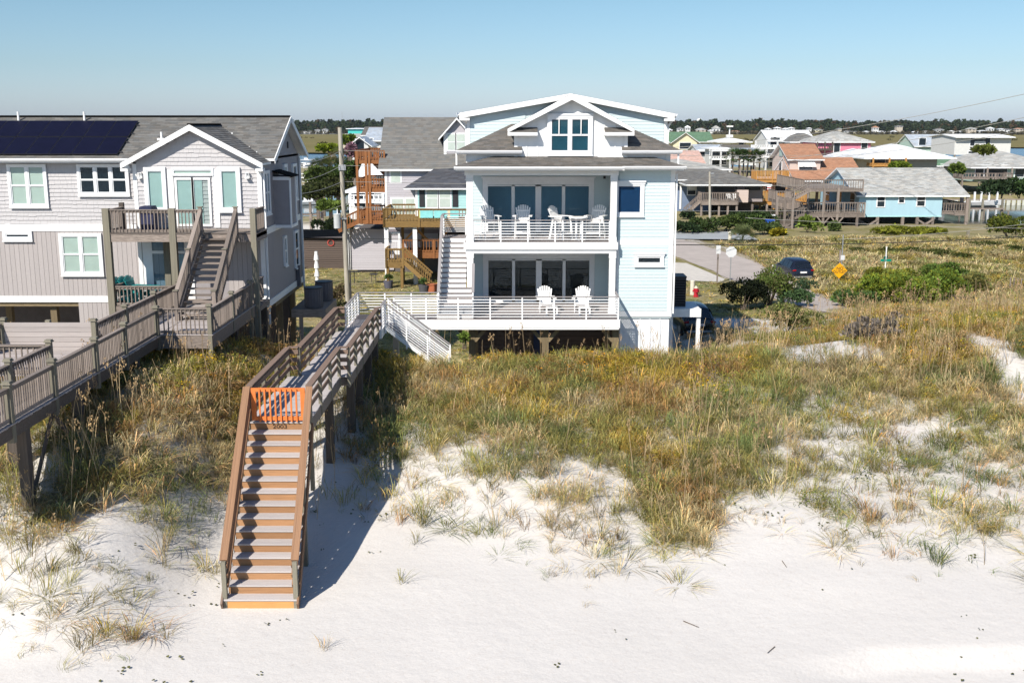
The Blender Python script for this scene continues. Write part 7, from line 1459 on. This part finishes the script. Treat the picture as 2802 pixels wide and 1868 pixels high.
for i, (a, b, w, h, c_, lab) in enumerate(((2213, 636, 66, 46, (.11, .15, .03), 'leafy light green shrub below the weathered lower deck'), (2284, 634, 30, 26, (.07, .10, .03), 'small palm like shrub under the blue house deck corner'), (2420, 640, 70, 18, YG_, 'low yellow green bush in front of the left piles of the blue house'), (2458, 640, 56, 20, YG_, 'low yellow green bush between the piles of the blue house'), (2512, 642, 60, 18, YG_, 'low yellow green bush at the crossed braces'), (2565, 640, 44, 12, YG_, 'flat yellow green bush at the right pile of the blue house'), (2130, 646, 34, 18, (.22, .19, .02), 'small golden bush on the edge of the cross street'), (2740, 540, 110, 50, DG, 'dark hedge beside the dock at the right'), (2790, 540, 80, 55, (.035, .06, .02), 'dark shrub below the pale green house'), (2620, 480, 30, 30, (.10, .14, .03), 'green bush by the weathered deck of the pale green house'), (2690, 424, 44, 22, (.11, .13, .03), 'palm top behind the pale brown roof'), (2460, 462, 50, 14, (.12, .16, .02), 'rounded green bush in front of the broad white roof'))):
    sh_('shrub', lab, a, b, w, h, c_, 80+i, 900, .34 if b > 560 else .5, col2=tuple(min(1, q*1.5) for q in c_), stems=2, Y=(None if b > 560 else 160 if b > 470 else 158 if b == 424 else 150))
g = gnd(2028, 672); palmetto('fan_palm', 'bushy grey green fan palm on the verge of the cross street', g.x, g.y, 2, 2.0, 5, trunk=.5, nf=60, col=(.12, .145, .06)); g = gnd(2282, 630)
g = gnd(888, 818); palmetto('fan_palm', 'small bright fan palm on the lawn beside the air conditioner stand', g.x, g.y, 1, .95, 6, nf=26, col=(.10, .17, .03))
sh_('dead_shrub', 'dry brown bush behind the boardwalk below the utility pole', 930, 838, 60, 70, (.16, .12, .07), 13, 900, .16, col2=(.09, .09, .04), shell=.2); sh_('shrub', 'dark bush in the shade behind the boardwalk', 905, 868, 90, 50, (.05, .055, .025), 14, 900, .16)
sh_('shrub', 'leafy green weed at the left pile under the deck', 1268, 945, 26, 40, (.14, .20, .04), 15, 300, .12, Y=44.6)
# trees and palms on the left, behind the lilac house
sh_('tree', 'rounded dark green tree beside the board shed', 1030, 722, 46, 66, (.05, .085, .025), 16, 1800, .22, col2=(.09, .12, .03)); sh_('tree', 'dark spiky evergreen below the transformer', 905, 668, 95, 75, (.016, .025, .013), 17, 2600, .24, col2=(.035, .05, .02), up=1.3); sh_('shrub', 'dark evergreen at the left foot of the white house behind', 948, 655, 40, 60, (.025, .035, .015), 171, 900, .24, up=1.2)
for i, (a, b, Y, w, h, c_, lab) in enumerate(((885, 520, 150, 110, 80, (.05, .07, .02), 'broad dark tree behind the utility pole, left part of the grove'), (960, 505, 150, 80, 90, (.04, .065, .018), 'dark tree right of the utility pole behind the red brown decks'), (870, 555, 135, 90, 70, (.055, .065, .025), 'grey green tree below the grove'), (925, 545, 140, 80, 80, (.045, .05, .02), 'brownish tree behind the transformer'), (905, 575, 130, 70, 34, (.10, .14, .03), 'bright green hedge at the edge of the lawn'), (900, 418, 210, 54, 26, (.16, .20, .02), 'flat topped yellow green tree by the water'), (952, 400, 220, 32, 40, (.11, .15, .02), 'bright green tree right of the pole top'), (960, 430, 180, 26, 40, (.24, .14, .17), 'pinkish flowering tree by the small white house'))):
    g = at(a, b, Y); k = Y/2960.; t = shrub('tree', lab, g.x, g.y, w*k, h*k*.8, c_, 120+i, 2200, .45 if Y < 170 else .6, z=max(-1., g.z), stems=6, col2=tuple(min(1, q*1.7) for q in c_))
    box('trunk', t, g.x-.2, g.x+.2, g.y-.2, g.y+.2, -1.2, max(-1., g.z)+h*k*.3, bark)
for i, (a, b, Y, tr_, r_) in enumerate(((875, 470, 165, 4.2, 2.6), (905, 462, 170, 4.6, 2.4), (925, 440, 175, 5, 2.2))): g = at(a, b, Y); palmetto('palm_tree', ('shaggy palm nearest the lilac house roof edge', 'shaggy palm left of the utility pole', 'tall palm just behind the utility pole')[i], g.x, g.y, 1, r_, 30+i, trunk=max(.5, g.z+1.5-0), nf=60, col=(.10, .12, .04), z=-1.3)
for i, a in enumerate((2004, 2022, 2034, 2046, 2062, 2078)): g = at(a, 430+(i % 2)*4, 192+i); palmetto('palm_tree', ('palm at the left end of the row by the white boxy house', 'second palm of the row before the brown roof', 'third palm of the row before the brown roof', 'fourth palm of the row before the brown roof', 'fifth palm of the row, before the white three storey house', 'palm at the right end of the row')[i], g.x, g.y, 1, 2.0, 50+i, trunk=g.z+1.0, nf=46, col=(.05, .085, .025), z=-1.0, group='row of palms behind the grey roofs')
# ------------------------------------------------------------ docks, boats
def boat(label, x, y, z, L, rz, col, cabin=True, group=None):
    t = thing('boat', label, 'boat', (0, 0, 0), group=group); V, Fs = [], []; n = 7
    for i in range(n):
        u = i/(n-1); hw = .14*L*(1-u**2.6)+.02; zt = .55+.35*u*u; V += [(u*L-L/2, -hw, zt), (u*L-L/2, -hw*.7, .1), (u*L-L/2, 0, -.15+.25*u*u), (u*L-L/2, hw*.7, .1), (u*L-L/2, hw, zt)]
    for i in range(n-1):
        for j in range(4): a = i*5+j; Fs.append((a, a+5, a+6, a+1))
        Fs.append((i*5, i*5+4, i*5+9, i*5+5))
    Fs.append((0, 1, 2, 3, 4)); me = bpy.data.meshes.new('hull'); me.from_pydata(V, [], Fs); me.materials.append(col); me.update(); link(bpy.data.objects.new('hull', me), t, I4.copy())
    if cabin:
        MB().box(-.12*L, .1*L, -.08*L, .08*L, .55, 1.3).build('console', t, white_trim); MB().box(-.2*L, .12*L, -.1*L, .1*L, 2.1, 2.18).build('canopy', t, white)
        for a in (-.18*L, .1*L):
            for b in (-.09*L, .09*L): box('strut', t, a-.03, a+.03, b-.03, b+.03, .5, 2.1, galv)
    MB().box(-L/2-.5, -L/2-.1, -.2, .2, .1, 1.2).build('outboard_motor', t, darkmetal)
    M = Matrix.Translation((x, y, z)) @ Matrix.Rotation(rz, 4, 'Z'); t.matrix_basis = M; WM[t.name] = M
B_ = 'boats moored behind the lilac house'
labs = ('white boat nearest the dock end behind the lilac house', 'white boat with a canopy, second up the marina from the viewer', 'white boat third up the marina', 'white boat halfway up the marina beside the palms', 'white boat with a grey hull in the upper marina', 'white boat near the top of the marina', 'farthest white boat by the open water', 'white boat tucked at the left of the marina by the roof edge', 'small white boat among the pilings', 'white boat under the overhead wires')
for i, lab in enumerate(labs):
    a, b = ((845, 560), (850, 535), (838, 512), (848, 490), (838, 470), (850, 455), (838, 441), (832, 500), (856, 520), (834, 455))[i]; g = atz(a, b, -1.85)
    boat(lab, g.x, g.y, -1.9, 8.0 if i % 2 else 6.5, rad((20, 70, 10, 85, 30, 60, 15, 80, 40, 0)[i]), white if i != 4 else white_trim, group=B_)
dk_ = thing('dock', 'brown wooden docks at the marina behind the lilac house', 'dock', (-27, 145, -1)); g0, g1 = atz(832, 600, -1.0), atz(870, 570, -1.0)
for k in range(5): y = 118+k*9; x0, x1 = -y*.197, -y*.176; MB().box(x0-3, x1, y, y+1.6, -1.1, -.9).build('walkway', dk_, gold_deck if k % 2 else gwood); [box('pile', dk_, x, x+.3, y-.2, y+.1, -3, .8, gwood) for x in (x0, (x0+x1)/2, x1)]
rd = thing('dock', 'weathered dock and boat lift in the canal right of the blue house', 'dock', (65, 160, -2))
zD = -.7
MB().box(60, 74, 166, 168, zD-.25, zD).build('walkway', rd, gwood); MB().box(62, 63.5, 152, 166, zD-.25, zD).build('walkway', rd, gwood)
for px_, pt_, pb_ in ((2654, 545, 590), (2668, 525, 560), (2686, 525, 600), (2690, 545, 610), (2708, 520, 560), (2730, 525, 560), (2744, 545, 600), (2650, 545, 600)):
    yq = 158 if px_ not in (2668, 2708, 2730, 2686) else 184; p1 = at(px_, pt_, yq); box('pile', rd, p1.x-.13, p1.x+.13, yq-.13, yq+.13, -3.4, p1.z, gpost if yq == 158 else white_trim)
p = at(2700, 566, 158.5); MB().box(at(2655, 570, 158).x, at(2745, 570, 158).x, 157.6, 158, at(2700, 573, 158).z, at(2700, 569, 158).z).box(at(2655, 570, 158).x, at(2745, 570, 158).x, 161, 161.4, at(2700, 573, 158).z, at(2700, 569, 158).z).build('lift_beam', rd, gwood)
boat('white motor boat held on the lift in the canal at the right', p.x, 159.5, p.z+.1, 6.2, rad(4), white, cabin=False)
bk_ = thing('bulkhead', 'pale corrugated bulkhead along the far bank of the canal', 'sea wall', (85, 186, -2)); MB().box(57, 140, 187, 187.2, -1.2, -1.0).build('cap', bk_, gwood)
for k in range(40): box('panel', bk_, 58+k*.9, 58.6+k*.9, 186.85, 187, -3, -1.2, M_('bulkhead_white', (.55, .55, .48), .8, .1, 2) if k == 0 else MATS['bulkhead_white'])
# ------------------------------------------------------------ far shore
FR = random.Random(11); treemat = leafmat('far_tree_leaf', trans=.15)
def ftree(k):
    r = random.Random(700+k); V, Fs, C = [], [], []; Ht = 1.; tall = k % 3 == 0
    for i in range(150):
        t = r.random(); a = r.uniform(0, 6.283); w = (.34*math.sin(math.pi*min(1, .15+t*.85))+.05) if not tall else (.26*(1-abs(t-.72)*1.6) if t > .3 else .05)
        rr = w*r.uniform(.5, 1.15); z = t*Ht*.96+.03; L = r.uniform(.06, .13); c = Vector((rr*math.cos(a), rr*math.sin(a), z)); u = Vector((r.uniform(-1, 1), r.uniform(-1, 1), r.uniform(-.2, .8))).normalized()*L; v = Vector((r.uniform(-1, 1), r.uniform(-1, 1), r.uniform(-.6, .6))).normalized()*L*.7
        b = len(V); V += [c-u-v, c+u-v, c+u+v, c-u+v]; Fs.append((b, b+1, b+2, b+3)); g = r.uniform(.5, 1.3); C.append((g, g, g))
    b = len(V); V += [(-.012, 0, 0), (.012, 0, 0), (.008, 0, .9), (-.008, 0, .9)]; Fs.append((b, b+1, b+2, b+3)); C.append((1.5, 1.1, .9)); return V, Fs, C
n = 9000; ft = rs.rand(n); yy = 1608+ft**1.6*520; xx = rs.uniform(-.62, .62, n)*yy*1.02
gap = vn(xx, yy, 60, 301, 2); keep = (gap > .30) | (yy > 1720); xx, yy = xx[keep], yy[keep]; hh = .66*(8+8*ss(1600, 1750, yy)+9*vn(xx, yy, 45, 303, 3))*rs.uniform(.75, 1.18, len(xx))
P = np.stack([xx, yy, np.full(len(xx), -1.6)], 1); cb = np.array((.045, .062, .03))*rs.uniform(.6, 1.4, (len(xx), 1)); br = rs.rand(len(xx)) < .10; cb[br] = np.array((.11, .075, .04))
o = scatter('far_woods', 'dark green pine woods along the far shore', [tint_mesh('far_tree', *ftree(k), treemat) for k in range(8)], P, cb, hh, tilt=.05, stretch=rs.uniform(.9, 1.3, len(xx)))
# shrubby fringe on the marsh edge
n = 2600; yy = rs.uniform(1380, 1600, n); xx = rs.uniform(-.6, .6, n)*yy; k = vn(xx, yy, 50, 305, 2) > .55-.25*ss(1450, 1600, yy); xx, yy = xx[k], yy[k]
scatter('marsh_shrubs', 'grey brown scrub along the inner edge of the marsh', [tint_mesh('far_scrub', *forb(70, .9, .9, .5, 900+k), treemat) for k in range(5)], np.stack([xx, yy, np.full(len(xx), -1.8)], 1), np.array((.115, .10, .06))*rs.uniform(.6, 1.3, (len(xx), 1)), rs.uniform(1.5, 4.5, len(xx)))
n = 500; yy = rs.uniform(700, 1400, n); xx = rs.uniform(-.55, .55, n)*yy; k = vn(xx, yy, 120, 309, 2) > .62; xx, yy = xx[k], yy[k]
scatter('marsh_scrub', 'darker scrub clumps dotted over the open marsh', [tint_mesh('far_scrub', *forb(60, .7, 1.3, .5, 950+k), treemat) for k in range(4)], np.stack([xx, yy, np.full(len(xx), -1.8)], 1), np.array((.09, .085, .04))*rs.uniform(.6, 1.3, (len(xx), 1)), rs.uniform(1.2, 3.2, len(xx)))
roofs = [shingle_pl, shingle, shingle_lt, metalroof, shingle_or]; walls = [whs, yel, tan, whs, peach]
LST = [(1832, 362, 15, 9, 0, 3), (1862, 360, 16, 11, 0, 2), (1882, 359, 13, 14, 0, 3), (1918, 363, 26, 11, 2, 0), (1945, 362, 12, 6, 3, 3), (1960, 364, 20, 18, 0, 0), (1977, 365, 12, 7, 0, 2), (2012, 364, 24, 6, 4, 4), (2103, 358, 14, 7, 0, 3), (2128, 357, 16, 9, 3, 3), (2150, 358, 18, 7, 0, 3), (2166, 357, 16, 8, 0, 3), (2240, 362, 20, 9, 1, 2), (2298, 357, 10, 6, 2, 2), (2320, 364, 22, 6, 0, 2), (2345, 365, 18, 6, 1, 1), (2372, 364, 12, 5, 0, 3), (2397, 358, 14, 12, 3, 4), (2412, 365, 20, 6, 0, 3), (2440, 365, 12, 6, 0, 0), (2448, 367, 11, 9, 3, 3), (2462, 350, 16, 6, 2, 2),
       (2571, 362, 22, 10, 0, 2), (2605, 364, 12, 6, 0, 3), (2627, 366, 8, 7, 3, 3), (2660, 360, 22, 10, 2, 0), (2690, 362, 22, 5, 0, 3), (2712, 359, 16, 10, 0, 3), (2742, 357, 16, 5, 0, 3), (2760, 358, 12, 5, 0, 1), (2790, 359, 20, 8, 2, 4), (832, 364, 16, 5, 3, 1), (868, 360, 12, 6, 0, 2), (889, 361, 14, 9, 0, 2), (847, 362, 10, 4, 0, 2), (1003, 352, 10, 4, 0, 3), (2505, 366, 12, 6, 0, 3), (2535, 363, 10, 5, 0, 1), (2216, 356, 10, 6, 0, 3), (2275, 366, 10, 5, 0, 3)]
for i, (px_, py_, w_, h_, wi, ri) in enumerate(LST):
    g = atz(px_, py_, -1.7) if py_ > 356 else at(px_, py_, 1640); Y = min(max(g.y, 1400), 1580); g = at(px_, py_, Y); k = Y/2960; W_, Hh = w_*k, h_*k; t = bpy.data.objects.new('shore_house', None); link(t, None, Matrix.Translation(g))
    rg_ = 0 if px_ < 1100 else 1 if px_ < 2030 else 2 if px_ < 2230 else 3 if px_ < 2480 else 4
    k_ = sorted(q[0] for q in LST if (0 if q[0] < 1100 else 1 if q[0] < 2030 else 2 if q[0] < 2230 else 3 if q[0] < 2480 else 4) == rg_).index(px_)
    tagit(t, 'tiny %s %s roofed far shore house, %s from left %s' % (('white', 'cream', 'tan', 'pale', 'peach')[wi], ('pale', 'brown', 'grey', 'white', 'red')[ri], ('first', 'second', 'third', 'fourth', 'fifth', 'sixth', 'seventh', 'eighth', 'ninth', 'tenth', 'eleventh', 'twelfth', 'thirteenth', 'fourteenth')[k_], ('near the utility pole', 'above the yellow house', 'above the white house', 'above the pink house', 'above the modern house')[rg_]), 'house', 'houses on the far shore')
    z0 = min(g.z, -1.5); body(t, g.x-W_/2, g.x+W_/2, Y, Y+9, z0, g.z+Hh*.68, walls[wi]); hip(t, g.x-W_/2, g.x+W_/2, Y, Y+9, g.z+Hh*.68, g.z+Hh*1.08, roofs[ri], over=.8, expo=2.5, tab=3)
    for s_ in (-.25, .2): box('window', t, g.x+s_*W_-.9, g.x+s_*W_+.9, Y-.1, Y-.02, g.z+Hh*.25, g.z+Hh*.5, darkpane)
g = at(1914, 330, 2300); t = thing('water_tower', 'white water tower rising above the far woods', 'water tower', tuple(g)); MB().tube((g.x, 2300, -2), (g.x, 2300, g.z-3), 2.2, 2, 12).build('tower_leg', t, white)
mb = MB()
for k in range(6): a0, a1 = -math.pi/2+k*math.pi/6, -math.pi/2+(k+1)*math.pi/6; mb.tube((g.x, 2300, g.z+4.4*math.sin(a0)), (g.x, 2300, g.z+4.4*math.sin(a1)), max(.1, 6*math.cos(a0)), max(.1, 6*math.cos(a1)), 16, caps=False)
mb.build('tank', t, white)
g = at(937, 345, 2200); t = thing('radio_mast', 'thin radio mast above the woods at the left', 'mast', tuple(g)); MB().beam((g.x, 2200, -2), (g.x, 2200, at(937, 306, 2200).z), .7, .7).build('mast', t, galv)
g = at(1996, 372, 900); t = thing('channel_marker', 'white channel marker platform on a post in the marsh', 'marker', tuple(g)); box('post', t, g.x-.4, g.x+.4, 900, 900.8, g.z-2, at(1996, 346, 900).z, white_trim); box('platform', t, g.x-2.4, g.x+2.4, 898, 902, at(1996, 348, 900).z, at(1996, 344, 900).z, white); box('base', t, g.x-2.6, g.x+2.6, 898, 902, g.z-1, g.z+.9, white)
# driftwood and a dead frond on the lower beach
for (a, b, c, lab) in ((2140, 1535, 2152, 'short dark stick lying on the open sand'), (2120, 1770, 2100, 'thin twig on the lower sand'), (1870, 1700, 1912, 'long thin reed lying flat on the sand')):
    p, q = gnd(a, b), gnd(c, b+18); t = thing('twig', lab, 'twig', tuple(p)); MB().tube((p.x, p.y, hz(p.x, p.y)+.02), (q.x, q.y, hz(q.x, q.y)+.03), .012, .008, 5).build('stem', t, bark)
# ------------------------------------------------------------ air over the far shore
hz_m = bpy.data.materials.new('air'); hz_m.use_nodes = True; n_, l_ = nt(hz_m); n_.clear(); o_ = N(n_, 'ShaderNodeOutputMaterial'); pv = N(n_, 'ShaderNodeVolumePrincipled'); pv.inputs['Color'].default_value = (.80, .88, 1, 1); pv.inputs['Density'].default_value = .00004; pv.inputs['Anisotropy'].default_value = .2; l_.new(pv.outputs[0], o_.inputs['Volume'])
HAZE = True
if HAZE: o = MB().box(-3400, 3400, -60, 3400, -8.5, 34).build('haze', None, hz_m, kind='stuff')
print('objects', len(bpy.data.objects), 'tris', sum(len(o.data.polygons) for o in SC.objects if o.type == 'MESH'))
